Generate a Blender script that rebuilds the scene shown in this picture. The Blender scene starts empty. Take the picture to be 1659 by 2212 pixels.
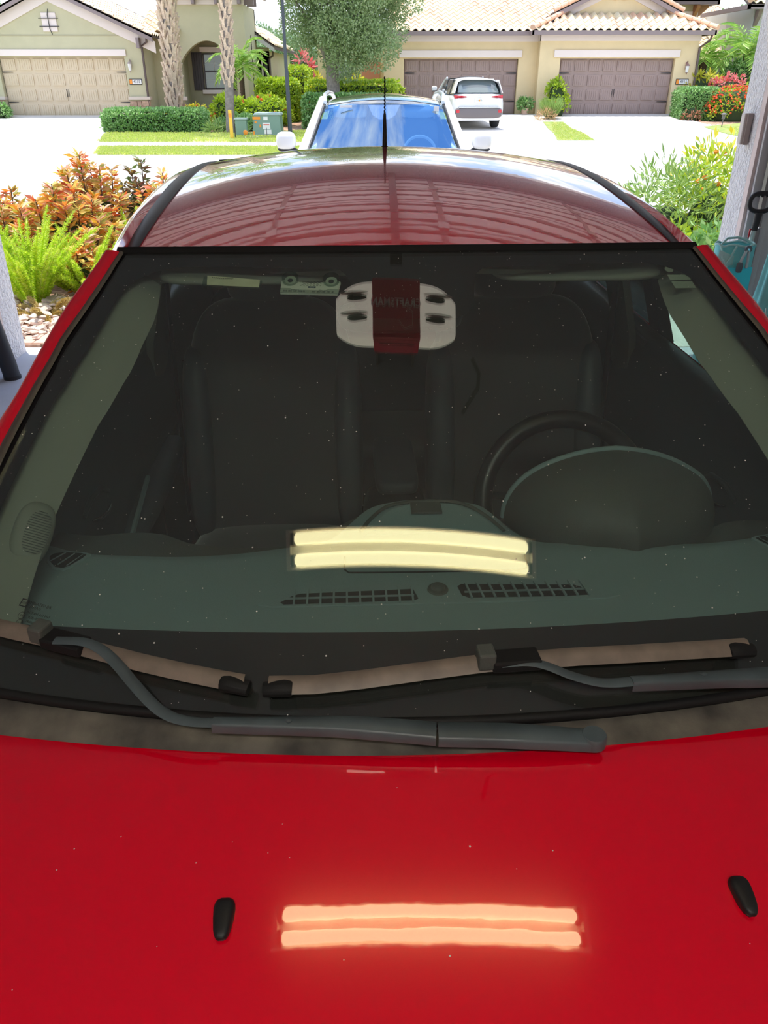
import bpy, bmesh, math, random
import numpy as np
from mathutils import Vector, Matrix

PI = math.pi
SC = bpy.context.scene
COL = SC.collection
random.seed(7)
RNG = np.random.default_rng(11)

# ------------------------------------------------------------------ camera
cam_d = bpy.data.cameras.new('camera')
cam = bpy.data.objects.new('camera', cam_d)
COL.objects.link(cam)
cam.location = (0, 0, 1.70)
cam.rotation_euler = (math.radians(90 - 29), 0, 0)
cam_d.sensor_fit = 'VERTICAL'
cam_d.sensor_height = 36.0
cam_d.lens = 36.0 * 1700.0 / 2212.0
cam_d.clip_start = 0.05
cam_d.clip_end = 800
SC.camera = cam

# ------------------------------------------------------------------ exposure
SC.view_settings.view_transform = 'Standard'
SC.view_settings.look = 'None'
SC.view_settings.gamma = 1
SC.view_settings.use_curve_mapping = False
SC.view_settings.exposure = 0.3
SC.cycles.use_denoising = True
SC.cycles.max_bounces = 8
SC.cycles.diffuse_bounces = 4
SC.cycles.glossy_bounces = 4
SC.cycles.transmission_bounces = 4
SC.cycles.transparent_max_bounces = 12
SC.cycles.caustics_reflective = False
SC.cycles.caustics_refractive = False
SC.cycles.sample_clamp_indirect = 4.0

# ------------------------------------------------------------------ sky
def L(r, g, b):
    def f(c):
        c /= 255.0
        return c / 12.92 if c <= 0.04045 else ((c + 0.055) / 1.055) ** 2.4
    return (f(r), f(g), f(b), 1.0)

world = bpy.data.worlds.new('sky')
SC.world = world
world.use_nodes = True
nt = world.node_tree
nt.nodes.clear()
W = lambda t: nt.nodes.new(t)
wo = W('ShaderNodeOutputWorld'); bg = W('ShaderNodeBackground')
tc = W('ShaderNodeTexCoord'); sep = W('ShaderNodeSeparateXYZ')
nt.links.new(tc.outputs['Generated'], sep.inputs[0])
ramp = W('ShaderNodeValToRGB')
ramp.color_ramp.elements[0].position = 0.0; ramp.color_ramp.elements[0].color = (0.58, 0.66, 0.73, 1)
ramp.color_ramp.elements[1].position = 0.75; ramp.color_ramp.elements[1].color = (0.11, 0.28, 0.72, 1)
e = ramp.color_ramp.elements.new(0.22); e.color = (0.30, 0.48, 0.78, 1)
nt.links.new(sep.outputs['Z'], ramp.inputs[0])
# clouds: project the direction on a plane overhead
zadd = W('ShaderNodeMath'); zadd.operation = 'ADD'; zadd.inputs[1].default_value = 0.18
zmax = W('ShaderNodeMath'); zmax.operation = 'MAXIMUM'; zmax.inputs[1].default_value = 0.12
nt.links.new(sep.outputs['Z'], zadd.inputs[0]); nt.links.new(zadd.outputs[0], zmax.inputs[0])
div = W('ShaderNodeVectorMath'); div.operation = 'DIVIDE'
comb = W('ShaderNodeCombineXYZ')
for i in range(3): nt.links.new(zmax.outputs[0], comb.inputs[i])
nt.links.new(tc.outputs['Generated'], div.inputs[0]); nt.links.new(comb.outputs[0], div.inputs[1])
nz = W('ShaderNodeTexNoise'); nz.inputs['Scale'].default_value = 3.0; nz.inputs['Detail'].default_value = 8
nz.inputs['Roughness'].default_value = 0.62
mpv = W('ShaderNodeVectorMath'); mpv.operation = 'ADD'; mpv.inputs[1].default_value = (3.7, 1.3, 0.4)
nt.links.new(div.outputs[0], mpv.inputs[0]); nt.links.new(mpv.outputs[0], nz.inputs['Vector'])
cr = W('ShaderNodeValToRGB')
cr.color_ramp.elements[0].position = 0.44; cr.color_ramp.elements[0].color = (0, 0, 0, 1)
cr.color_ramp.elements[1].position = 0.58; cr.color_ramp.elements[1].color = (1, 1, 1, 1)
nt.links.new(nz.outputs[0], cr.inputs[0])
mx = W('ShaderNodeMixRGB'); mx.inputs[2].default_value = (0.92, 0.92, 0.93, 1)
nt.links.new(cr.outputs[0], mx.inputs[0]); nt.links.new(ramp.outputs[0], mx.inputs[1])
nt.links.new(mx.outputs[0], bg.inputs[0]); bg.inputs[1].default_value = 1.75
nt.links.new(bg.outputs[0], wo.inputs[0])

# ------------------------------------------------------------------ sun
sd = bpy.data.lights.new('sun', 'SUN'); sd.energy = 4.8; sd.angle = math.radians(0.8); sd.color = (1.0, 0.95, 0.86)
sun = bpy.data.objects.new('sun', sd); COL.objects.link(sun)
# sun nearly overhead
sv = Vector((0.10, -0.15, -1.0)).normalized()
sun.rotation_euler = sv.to_track_quat('-Z', 'Y').to_euler()
sun.location = (-6, 2, 20)

# ------------------------------------------------------------------ materials
def newmat(name):
    m = bpy.data.materials.new(name); m.use_nodes = True
    return m, m.node_tree, m.node_tree.nodes['Principled BSDF']

def mat(name, col, rough=0.5, metal=0.0, spec=0.5, coat=0.0, coat_rough=0.03, var=0.0, scale=20.0, bump=0.0, bscale=None,
        emit=None, estr=0.0, col2=None, obj_rand=0.0, sheen=0.0, detail=4, bdist=0.01):
    m, t, b = newmat(name)
    b.inputs['Base Color'].default_value = col
    b.inputs['Roughness'].default_value = rough
    b.inputs['Metallic'].default_value = metal
    b.inputs['Specular IOR Level'].default_value = spec
    b.inputs['Coat Weight'].default_value = coat
    b.inputs['Coat Roughness'].default_value = coat_rough
    if sheen: b.inputs['Sheen Weight'].default_value = sheen
    if emit:
        b.inputs['Emission Color'].default_value = emit
        b.inputs['Emission Strength'].default_value = estr
    n = t.nodes; lk = t.links
    if var or bump or col2:
        c = n.new('ShaderNodeTexCoord')
    if var or col2:
        nz = n.new('ShaderNodeTexNoise'); nz.inputs['Scale'].default_value = scale; nz.inputs['Detail'].default_value = detail
        lk.new(c.outputs['Object'], nz.inputs['Vector'])
        r = n.new('ShaderNodeValToRGB')
        r.color_ramp.elements[0].position = 0.35; r.color_ramp.elements[1].position = 0.65
        d = col2 if col2 else tuple(max(0, x * (1 - var)) for x in col[:3]) + (1,)
        r.color_ramp.elements[0].color = d; r.color_ramp.elements[1].color = col
        lk.new(nz.outputs[0], r.inputs[0]); lk.new(r.outputs[0], b.inputs['Base Color'])
    if obj_rand:
        oi = n.new('ShaderNodeObjectInfo'); hv = n.new('ShaderNodeHueSaturation')
        mr = n.new('ShaderNodeMapRange'); mr.inputs[3].default_value = 1 - obj_rand; mr.inputs[4].default_value = 1 + obj_rand
        lk.new(oi.outputs['Random'], mr.inputs[0]); lk.new(mr.outputs[0], hv.inputs['Value'])
        if var or col2: lk.new(r.outputs[0], hv.inputs['Color'])
        else: hv.inputs['Color'].default_value = col
        lk.new(hv.outputs[0], b.inputs['Base Color'])
    if bump:
        n2 = n.new('ShaderNodeTexNoise'); n2.inputs['Scale'].default_value = bscale or scale; n2.inputs['Detail'].default_value = 3
        lk.new(c.outputs['Object'], n2.inputs['Vector'])
        bp = n.new('ShaderNodeBump'); bp.inputs['Strength'].default_value = bump; bp.inputs['Distance'].default_value = bdist
        lk.new(n2.outputs[0], bp.inputs['Height']); lk.new(bp.outputs[0], b.inputs['Normal'])
    return m

def leafmat(name, cols, rough=0.45, trans=0.0):
    """foliage: colour differs from leaf to leaf"""
    m, t, b = newmat(name)
    n = t.nodes; lk = t.links
    g = n.new('ShaderNodeNewGeometry'); oi = n.new('ShaderNodeObjectInfo')
    ad = n.new('ShaderNodeMath'); ad.operation = 'ADD'
    fr = n.new('ShaderNodeMath'); fr.operation = 'FRACT'
    lk.new(g.outputs['Random Per Island'], ad.inputs[0]); lk.new(oi.outputs['Random'], ad.inputs[1])
    lk.new(ad.outputs[0], fr.inputs[0])
    r = n.new('ShaderNodeValToRGB'); r.color_ramp.interpolation = 'LINEAR'
    els = r.color_ramp.elements
    els[0].position = 0; els[0].color = cols[0]; els[1].position = 1; els[1].color = cols[-1]
    for i, cc in enumerate(cols[1:-1]):
        q = els.new((i + 1) / (len(cols) - 1)); q.color = cc
    lk.new(fr.outputs[0], r.inputs[0]); lk.new(r.outputs[0], b.inputs['Base Color'])
    b.inputs['Roughness'].default_value = rough
    # leaves let some light through
    tr = n.new('ShaderNodeBsdfTranslucent'); ms = n.new('ShaderNodeMixShader'); ms.inputs[0].default_value = 0.35
    lk.new(r.outputs[0], tr.inputs[0]); lk.new(b.outputs[0], ms.inputs[1]); lk.new(tr.outputs[0], ms.inputs[2])
    lk.new(ms.outputs[0], n['Material Output'].inputs['Surface'])
    return m

def glassmat(name, tint, f0=0.045, coltint=(1, 1, 1, 1), film=0.0):
    """thin car or window glass: clear tinted pane plus mirror reflection by angle"""
    m = bpy.data.materials.new(name); m.use_nodes = True
    t = m.node_tree; n = t.nodes; lk = t.links; n.clear()
    o = n.new('ShaderNodeOutputMaterial'); tr = n.new('ShaderNodeBsdfTransparent'); tr.inputs[0].default_value = tint
    gl = n.new('ShaderNodeBsdfGlossy'); gl.inputs['Roughness'].default_value = 0.0; gl.inputs[0].default_value = coltint
    g = n.new('ShaderNodeNewGeometry'); d = n.new('ShaderNodeVectorMath'); d.operation = 'DOT_PRODUCT'
    lk.new(g.outputs['Incoming'], d.inputs[0]); lk.new(g.outputs['Normal'], d.inputs[1])
    ab = n.new('ShaderNodeMath'); ab.operation = 'ABSOLUTE'; lk.new(d.outputs['Value'], ab.inputs[0])
    su = n.new('ShaderNodeMath'); su.operation = 'SUBTRACT'; su.inputs[0].default_value = 1; lk.new(ab.outputs[0], su.inputs[1])
    pw = n.new('ShaderNodeMath'); pw.operation = 'POWER'; pw.inputs[1].default_value = 5; lk.new(su.outputs[0], pw.inputs[0])
    ma = n.new('ShaderNodeMath'); ma.operation = 'MULTIPLY_ADD'; ma.inputs[1].default_value = 1 - f0; ma.inputs[2].default_value = f0
    lk.new(pw.outputs[0], ma.inputs[0])
    ms = n.new('ShaderNodeMixShader')
    lk.new(ma.outputs[0], ms.inputs[0]); lk.new(tr.outputs[0], ms.inputs[1]); lk.new(gl.outputs[0], ms.inputs[2])
    out = ms
    if film:      # thin film of dust, doubling as painted haze over the dark cabin
        df = n.new('ShaderNodeBsdfDiffuse'); df.inputs[0].default_value = (0.8, 0.8, 0.72, 1)
        m2 = n.new('ShaderNodeMixShader'); m2.inputs[0].default_value = film
        lk.new(ms.outputs[0], m2.inputs[1]); lk.new(df.outputs[0], m2.inputs[2]); out = m2
    lk.new(out.outputs[0], o.inputs[0])
    return m

M = {}
# red car
def paint_red():
    m, t, b = newmat('red_paint')
    b.inputs['Base Color'].default_value = (0.90, 0.0003, 0.022, 1)
    b.inputs['Roughness'].default_value = 0.15
    b.inputs['Specular IOR Level'].default_value = 1.0
    b.inputs['Specular Tint'].default_value = (1.0, 0.35, 0.3, 1)
    b.inputs['Coat Weight'].default_value = 1.0
    b.inputs['Coat IOR'].default_value = 1.95
    b.inputs['Coat Roughness'].default_value = 0.012
    n = t.nodes; lk = t.links
    c = n.new('ShaderNodeTexCoord')
    z = n.new('ShaderNodeTexNoise'); z.inputs['Scale'].default_value = 26; z.inputs['Detail'].default_value = 2
    lk.new(c.outputs['Object'], z.inputs['Vector'])
    bp = n.new('ShaderNodeBump'); bp.inputs['Strength'].default_value = 0.014; bp.inputs['Distance'].default_value = 0.004
    lk.new(z.outputs[0], bp.inputs['Height']); lk.new(bp.outputs[0], b.inputs['Coat Normal'])
    return m
M['red'] = paint_red()
M['black_plastic'] = mat('black_plastic', (0.012, 0.012, 0.014, 1), 0.5, spec=0.4)
M['ditch'] = mat('black_moulding', (0.012, 0.011, 0.013, 1), 0.42, spec=0.4)
M['rubber'] = mat('rubber', (0.010, 0.010, 0.011, 1), 0.65, spec=0.3)
M['trim_brown'] = mat('weathered_pillar_trim', (0.085, 0.072, 0.064, 1), 0.4, spec=0.5)
M['frit'] = mat('black_enamel_band', (0.010, 0.009, 0.011, 1), 0.6, spec=0.2)
M['windshield'] = glassmat('windshield_glass', (0.90, 0.965, 0.935, 1), 0.105, film=0.014)
M['tinted_glass'] = glassmat('tinted_rear_door_glass', (0.10, 0.13, 0.14, 1), 0.06)
M['side_glass'] = glassmat('side_glass', (0.80, 0.93, 0.88, 1), 0.04)
M['cowl'] = mat('faded_cowl_plastic', (0.17, 0.155, 0.13, 1), 0.62, col2=(0.055, 0.05, 0.046, 1), scale=14, bump=0.15, bscale=300, bdist=0.002, detail=8)
M['arm'] = mat('wiper_arm_metal', (0.085, 0.112, 0.128, 1), 0.42, spec=0.5, var=0.35, scale=9)
M['blade'] = mat('faded_blade_rubber', (0.22, 0.175, 0.145, 1), 0.5, var=0.3, scale=30)
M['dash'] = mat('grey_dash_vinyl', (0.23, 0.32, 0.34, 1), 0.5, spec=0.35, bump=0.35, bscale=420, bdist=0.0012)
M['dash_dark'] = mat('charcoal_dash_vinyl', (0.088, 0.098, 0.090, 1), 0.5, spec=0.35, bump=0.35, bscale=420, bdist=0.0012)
M['vent_dark'] = mat('vent_cavity', (0.006, 0.006, 0.006, 1), 0.8)
M['seat'] = mat('black_seat_cloth', (0.066, 0.066, 0.068, 1), 0.85, sheen=1.0, bump=0.2, bscale=500, bdist=0.001)
M['wheel_rim'] = mat('black_wheel_leather', (0.012, 0.012, 0.013, 1), 0.35, spec=0.5)
M['seat_side'] = mat('black_seat_vinyl', (0.065, 0.080, 0.090, 1), 0.45, spec=0.4)
M['cabin_grey'] = mat('grey_pillar_trim', (0.26, 0.275, 0.235, 1), 0.65)
M['door_panel'] = mat('charcoal_door_panel', (0.085, 0.105, 0.120, 1), 0.42, spec=0.4, bump=0.2, bscale=400, bdist=0.001)
M['carpet'] = mat('black_carpet', (0.040, 0.040, 0.040, 1), 0.9)
M['chrome'] = mat('chrome', (0.8, 0.82, 0.84, 1), 0.12, metal=1.0)
M['white_plastic'] = mat('white_plastic', (0.72, 0.76, 0.66, 1), 0.4)
M['paper'] = mat('cream_paper', (0.74, 0.74, 0.52, 1), 0.7, var=0.15, scale=40)
M['ink'] = mat('dark_print', (0.02, 0.025, 0.03, 1), 0.7)
M['ink_grey'] = mat('grey_print', (0.03, 0.035, 0.035, 1), 0.7)
M['blue_ink'] = mat('blue_print', (0.02, 0.05, 0.13, 1), 0.6)
M['dust'] = mat('dust', (0.75, 0.75, 0.72, 1), 0.8)
M['clear_cup'] = glassmat('clear_suction_cup', (0.72, 0.80, 0.76, 1), 0.10)
M['tyre'] = mat('tyre_rubber', (0.015, 0.015, 0.016, 1), 0.7)
M['alloy'] = mat('alloy_wheel', (0.45, 0.46, 0.48, 1), 0.3, metal=0.8)
M['tail_red'] = mat('red_lamp_lens', (0.55, 0.01, 0.03, 1), 0.15, coat=0.5)
M['headlamp'] = mat('headlamp_lens', (0.6, 0.62, 0.65, 1), 0.1, coat=0.5)
M['white_paint'] = mat('white_car_paint', (0.80, 0.80, 0.80, 1), 0.3, coat=0.6, coat_rough=0.02)
M['suv_glass'] = glassmat('suv_windshield_glass', (0.60, 0.80, 0.95, 1), 0.42, (0.72, 0.88, 1, 1))
M['privacy_glass'] = mat('dark_privacy_glass', (0.10, 0.14, 0.15, 1), 0.05, spec=1.0, coat=1.0)
M['roof_glass'] = mat('dark_roof_glass', (0.015, 0.02, 0.03, 1), 0.03, spec=1.0, coat=1.0)
M['suv_seat'] = mat('light_suv_upholstery', (0.35, 0.42, 0.48, 1), 0.7)
M['silver'] = mat('silver_rail', (0.62, 0.64, 0.66, 1), 0.25, metal=0.7)
M['grey_plastic'] = mat('grey_bumper_plastic', (0.16, 0.14, 0.14, 1), 0.5)
# garage
def stucco(name, col, bump=0.6, scale=55):
    m = mat(name, col, 0.85, spec=0.2, bump=bump, bscale=scale, var=0.06, scale=4, bdist=0.03)
    return m
M['stucco_white'] = stucco('white_stucco', (0.90, 0.89, 0.90, 1), 1.0, 45)
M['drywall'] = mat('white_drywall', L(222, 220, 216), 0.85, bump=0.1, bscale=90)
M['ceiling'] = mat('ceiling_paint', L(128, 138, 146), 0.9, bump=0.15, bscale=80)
M['garage_floor'] = mat('sealed_garage_floor', L(200, 203, 212), 0.55, var=0.12, scale=3)
M['door_recess'] = mat('recess_shade_backing', (0.06, 0.05, 0.05, 1), 0.6)  # near-black backing: recess shade put into the colour so ribs stand out
M['door_stile'] = mat('dull_door_stile', (0.35, 0.32, 0.31, 1), 0.6)
M['door_inner'] = mat('white_door_steel', (0.88, 0.84, 0.83, 1), 0.45, bump=0.05, bscale=60)
M['track'] = mat('galvanised_track', L(150, 150, 150), 0.35, metal=0.7)
M['wood_trim'] = mat('pinkish_jamb_trim', L(232, 214, 208), 0.6, var=0.12, scale=8)
M['grey_trim'] = mat('grey_door_stop', L(222, 224, 226), 0.5)
def emat(name, col, s):
    m, t, b = newmat(name)
    b.inputs['Base Color'].default_value = (0.8, 0.78, 0.7, 1)
    b.inputs['Emission Color'].default_value = col; b.inputs['Emission Strength'].default_value = s
    return m
M['tube'] = emat('fluorescent_tube', (1.0, 0.86, 0.47, 1), 4.2)
M['opener_red'] = mat('dark_red_plastic', (0.55, 0.010, 0.07, 1), 0.35)
M['opener_white'] = mat('grey_white_plastic', (0.78, 0.74, 0.68, 1), 0.35)
M['lens'] = emat('lit_opener_lens', (1.0, 0.90, 0.76, 1), 0.85)
M['added_tube'] = emat('added_fill_tube', (1.0, 0.93, 0.82, 1), 27.0)  # tubes of the added lamp behind the camera
M['opener_text'] = mat('silver_lettering', (0.95, 0.93, 0.95, 1), 0.4)
# outdoors
M['concrete'] = mat('pale_concrete', (0.66, 0.63, 0.585, 1), 0.85, var=0.08, scale=1.2, bump=0.1, bscale=120)
M['asphalt'] = mat('bleached_street', (0.62, 0.61, 0.59, 1), 0.85, var=0.06, scale=2, bump=0.1, bscale=120)
M['paver'] = mat('pink_paver', L(214, 180, 162), 0.8, obj_rand=0.08, var=0.1, scale=10)
M['lawn'] = mat('lawn_soil', L(118, 148, 66), 0.9, col2=L(160, 158, 92), scale=5)
M['mulch'] = mat('mulch', L(150, 112, 88), 0.95, col2=L(196, 160, 138), scale=18, bump=0.6, bscale=50)
M['chip'] = mat('pale_bark_chip', L(225, 205, 190), 0.85, var=0.3, scale=12, obj_rand=0.18)
M['olive'] = mat('olive_stucco', (0.54, 0.50, 0.33, 1), 0.85, bump=0.2, bscale=30, var=0.05, scale=2)
M['olive_dark'] = mat('darkened_olive_stucco', (0.40, 0.36, 0.25, 1), 0.85, bump=0.2, bscale=30)  # olive stucco darkened, porch shade put into its colour
M['cream'] = mat('cream_stucco', (0.78, 0.62, 0.37, 1), 0.85, bump=0.2, bscale=30, var=0.05, scale=2)
M['pink_trim'] = mat('pale_pink_trim', (0.80, 0.69, 0.64, 1), 0.7)
M['fascia'] = mat('brown_fascia', (0.26, 0.20, 0.20, 1), 0.5)
M['gutter'] = mat('dark_brown_gutter', (0.12, 0.085, 0.08, 1), 0.4)
M['white_gutter'] = mat('white_gutter', (0.62, 0.60, 0.58, 1), 0.4)
M['garage_tan'] = mat('tan_garage_door', (0.66, 0.54, 0.38, 1), 0.6)
M['garage_brown'] = mat('brown_garage_door', (0.36, 0.26, 0.23, 1), 0.6)
M['iron'] = mat('black_iron', (0.03, 0.028, 0.03, 1), 0.5)
M['far_white'] = mat('pale_grey_stucco', (0.62, 0.63, 0.60, 1), 0.85)
M['bracket'] = mat('orange_brown_bracket', (0.42, 0.20, 0.10, 1), 0.6)
M['shutter'] = mat('dark_brown_shutter', (0.055, 0.045, 0.05, 1), 0.5)
M['win_glass'] = mat('house_window_glass', (0.25, 0.30, 0.28, 1), 0.08, spec=0.8)
M['stone'] = mat('stone_veneer', L(192, 158, 136), 0.85, var=0.3, scale=9, obj_rand=0.2, bump=0.4, bscale=30)
M['stone_cap'] = mat('stone_cap', (0.66, 0.56, 0.48, 1), 0.8)
M['terracotta'] = mat('terracotta', (0.55, 0.24, 0.15, 1), 0.8)
def tilemat():
    m, t, b = newmat('roof_tile'); n = t.nodes; lk = t.links
    oi = n.new('ShaderNodeObjectInfo'); g = n.new('ShaderNodeNewGeometry')
    ad = n.new('ShaderNodeMath'); ad.operation = 'ADD'; fr = n.new('ShaderNodeMath'); fr.operation = 'FRACT'
    lk.new(oi.outputs['Random'], ad.inputs[0]); lk.new(g.outputs['Random Per Island'], ad.inputs[1]); lk.new(ad.outputs[0], fr.inputs[0])
    r = n.new('ShaderNodeValToRGB'); els = r.color_ramp.elements
    els[0].color = (0.82, 0.66, 0.40, 1); els[1].color = (0.68, 0.44, 0.30, 1)
    q = els.new(0.35); q.color = (0.80, 0.72, 0.52, 1); q = els.new(0.75); q.color = (0.74, 0.56, 0.38, 1)
    lk.new(fr.outputs[0], r.inputs[0]); lk.new(r.outputs[0], b.inputs['Base Color']); b.inputs['Roughness'].default_value = 0.8
    return m
M['tile'] = tilemat()
M['ridge_tile'] = mat('peach_ridge_tile', (0.74, 0.46, 0.32, 1), 0.8, obj_rand=0.12)
M['tile_under'] = mat('roof_underlay', (0.12, 0.09, 0.075, 1), 0.9)
M['bark_palm'] = mat('palm_boot', L(226, 200, 178), 0.9, var=0.35, scale=14, obj_rand=0.15)
M['bark_grey'] = mat('grey_trunk', L(150, 140, 132), 0.9, var=0.3, scale=12, bump=0.5, bscale=20)
M['lamp_post'] = mat('black_lamp_post', (0.05, 0.06, 0.075, 1), 0.45)
M['yellow'] = mat('yellow_marker', (0.85, 0.52, 0.05, 1), 0.5)
M['orange'] = mat('orange_sticker', (0.90, 0.30, 0.03, 1), 0.5)
M['util_green'] = mat('utility_green', (0.20, 0.31, 0.24, 1), 0.5)
M['util_top'] = mat('utility_lid', (0.35, 0.44, 0.42, 1), 0.5)
M['sign_white'] = mat('white_sign', (0.8, 0.78, 0.76, 1), 0.5)
M['red_print'] = mat('red_print', (0.7, 0.15, 0.1, 1), 0.5)
M['teal'] = mat('teal_fabric', (0.28, 0.82, 0.82, 1), 0.8, var=0.18, scale=6, bump=0.25, bscale=18)
M['teal_light'] = mat('light_teal_mesh', (0.55, 0.88, 0.82, 1), 0.8, var=0.2, scale=10)
M['teal_bright'] = mat('bright_teal_pocket', (0.08, 0.80, 0.90, 1), 0.7)
M['strap_brown'] = mat('tan_strap', (0.45, 0.27, 0.14, 1), 0.7)
M['alu'] = mat('pale_aluminium_tube', (0.58, 0.66, 0.64, 1), 0.3, metal=0.3)
M['grip'] = mat('dark_grip_rubber', (0.028, 0.028, 0.032, 1), 0.5)
M['dark_tube'] = mat('dark_grey_foam', (0.035, 0.04, 0.05, 1), 0.6)
M['bin_grey'] = mat('blue_grey_bin', (0.35, 0.42, 0.52, 1), 0.5)
M['handle_grey'] = mat('grey_plastic', (0.16, 0.16, 0.17, 1), 0.5)
# foliage
M['lf_tree'] = leafmat('tree_leaves', [(0.20, 0.30, 0.12, 1), (0.34, 0.46, 0.20, 1), (0.46, 0.55, 0.32, 1), (0.27, 0.38, 0.16, 1)])
M['lf_far'] = leafmat('far_leaves', [(0.18, 0.30, 0.14, 1), (0.32, 0.44, 0.22, 1), (0.24, 0.36, 0.18, 1)])
M['lf_hedge'] = leafmat('hedge_leaves', [(0.15, 0.33, 0.09, 1), (0.26, 0.48, 0.14, 1), (0.40, 0.60, 0.26, 1), (0.18, 0.38, 0.10, 1)])
M['lf_lime'] = leafmat('lime_leaves', [(0.42, 0.60, 0.03, 1), (0.60, 0.72, 0.04, 1), (0.26, 0.44, 0.05, 1), (0.55, 0.66, 0.10, 1)])
M['lf_yellow'] = leafmat('yellow_croton_leaves', [(0.75, 0.62, 0.03, 1), (0.55, 0.60, 0.05, 1), (0.85, 0.70, 0.08, 1), (0.35, 0.45, 0.04, 1)])
M['lf_croton'] = leafmat('croton_leaves', [(0.62, 0.10, 0.04, 1), (0.92, 0.38, 0.05, 1), (0.80, 0.60, 0.08, 1), (0.34, 0.44, 0.07, 1), (0.72, 0.34, 0.26, 1), (0.88, 0.20, 0.05, 1), (0.42, 0.46, 0.12, 1), (0.95, 0.62, 0.16, 1), (0.88, 0.78, 0.28, 1), (0.84, 0.50, 0.44, 1)])
M['lf_croton_dark'] = leafmat('dark_croton_leaves', [(0.10, 0.16, 0.06, 1), (0.25, 0.08, 0.05, 1), (0.16, 0.24, 0.06, 1), (0.45, 0.20, 0.05, 1)])
M['lf_red'] = leafmat('red_flowers', [(0.85, 0.10, 0.03, 1), (0.90, 0.20, 0.05, 1), (0.80, 0.05, 0.05, 1)])
M['lf_pink'] = leafmat('pink_flowers', [(0.80, 0.10, 0.10, 1), (0.85, 0.35, 0.35, 1), (0.75, 0.08, 0.08, 1)])
M['lf_fern'] = leafmat('foxtail_fern', [(0.60, 0.80, 0.04, 1), (0.78, 0.92, 0.08, 1), (0.46, 0.70, 0.04, 1), (0.80, 0.86, 0.25, 1)])
M['lf_palm'] = leafmat('palm_fronds', [(0.20, 0.42, 0.06, 1), (0.34, 0.56, 0.10, 1), (0.45, 0.60, 0.14, 1)])
M['lf_narrow'] = leafmat('narrow_leaves', [(0.22, 0.40, 0.10, 1), (0.38, 0.52, 0.16, 1), (0.30, 0.46, 0.10, 1)])
M['lf_grass'] = leafmat('grass_blades', [(0.58, 0.70, 0.12, 1), (0.70, 0.76, 0.20, 1), (0.48, 0.62, 0.10, 1), (0.76, 0.70, 0.34, 1)])
M['core'] = mat('dark_shade_core', (0.035, 0.06, 0.02, 1), 0.95)  # opaque dark filler, the shade inside bushes put into its colour
M['core_brown'] = mat('woody_stems', (0.12, 0.08, 0.055, 1), 0.95)

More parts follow.
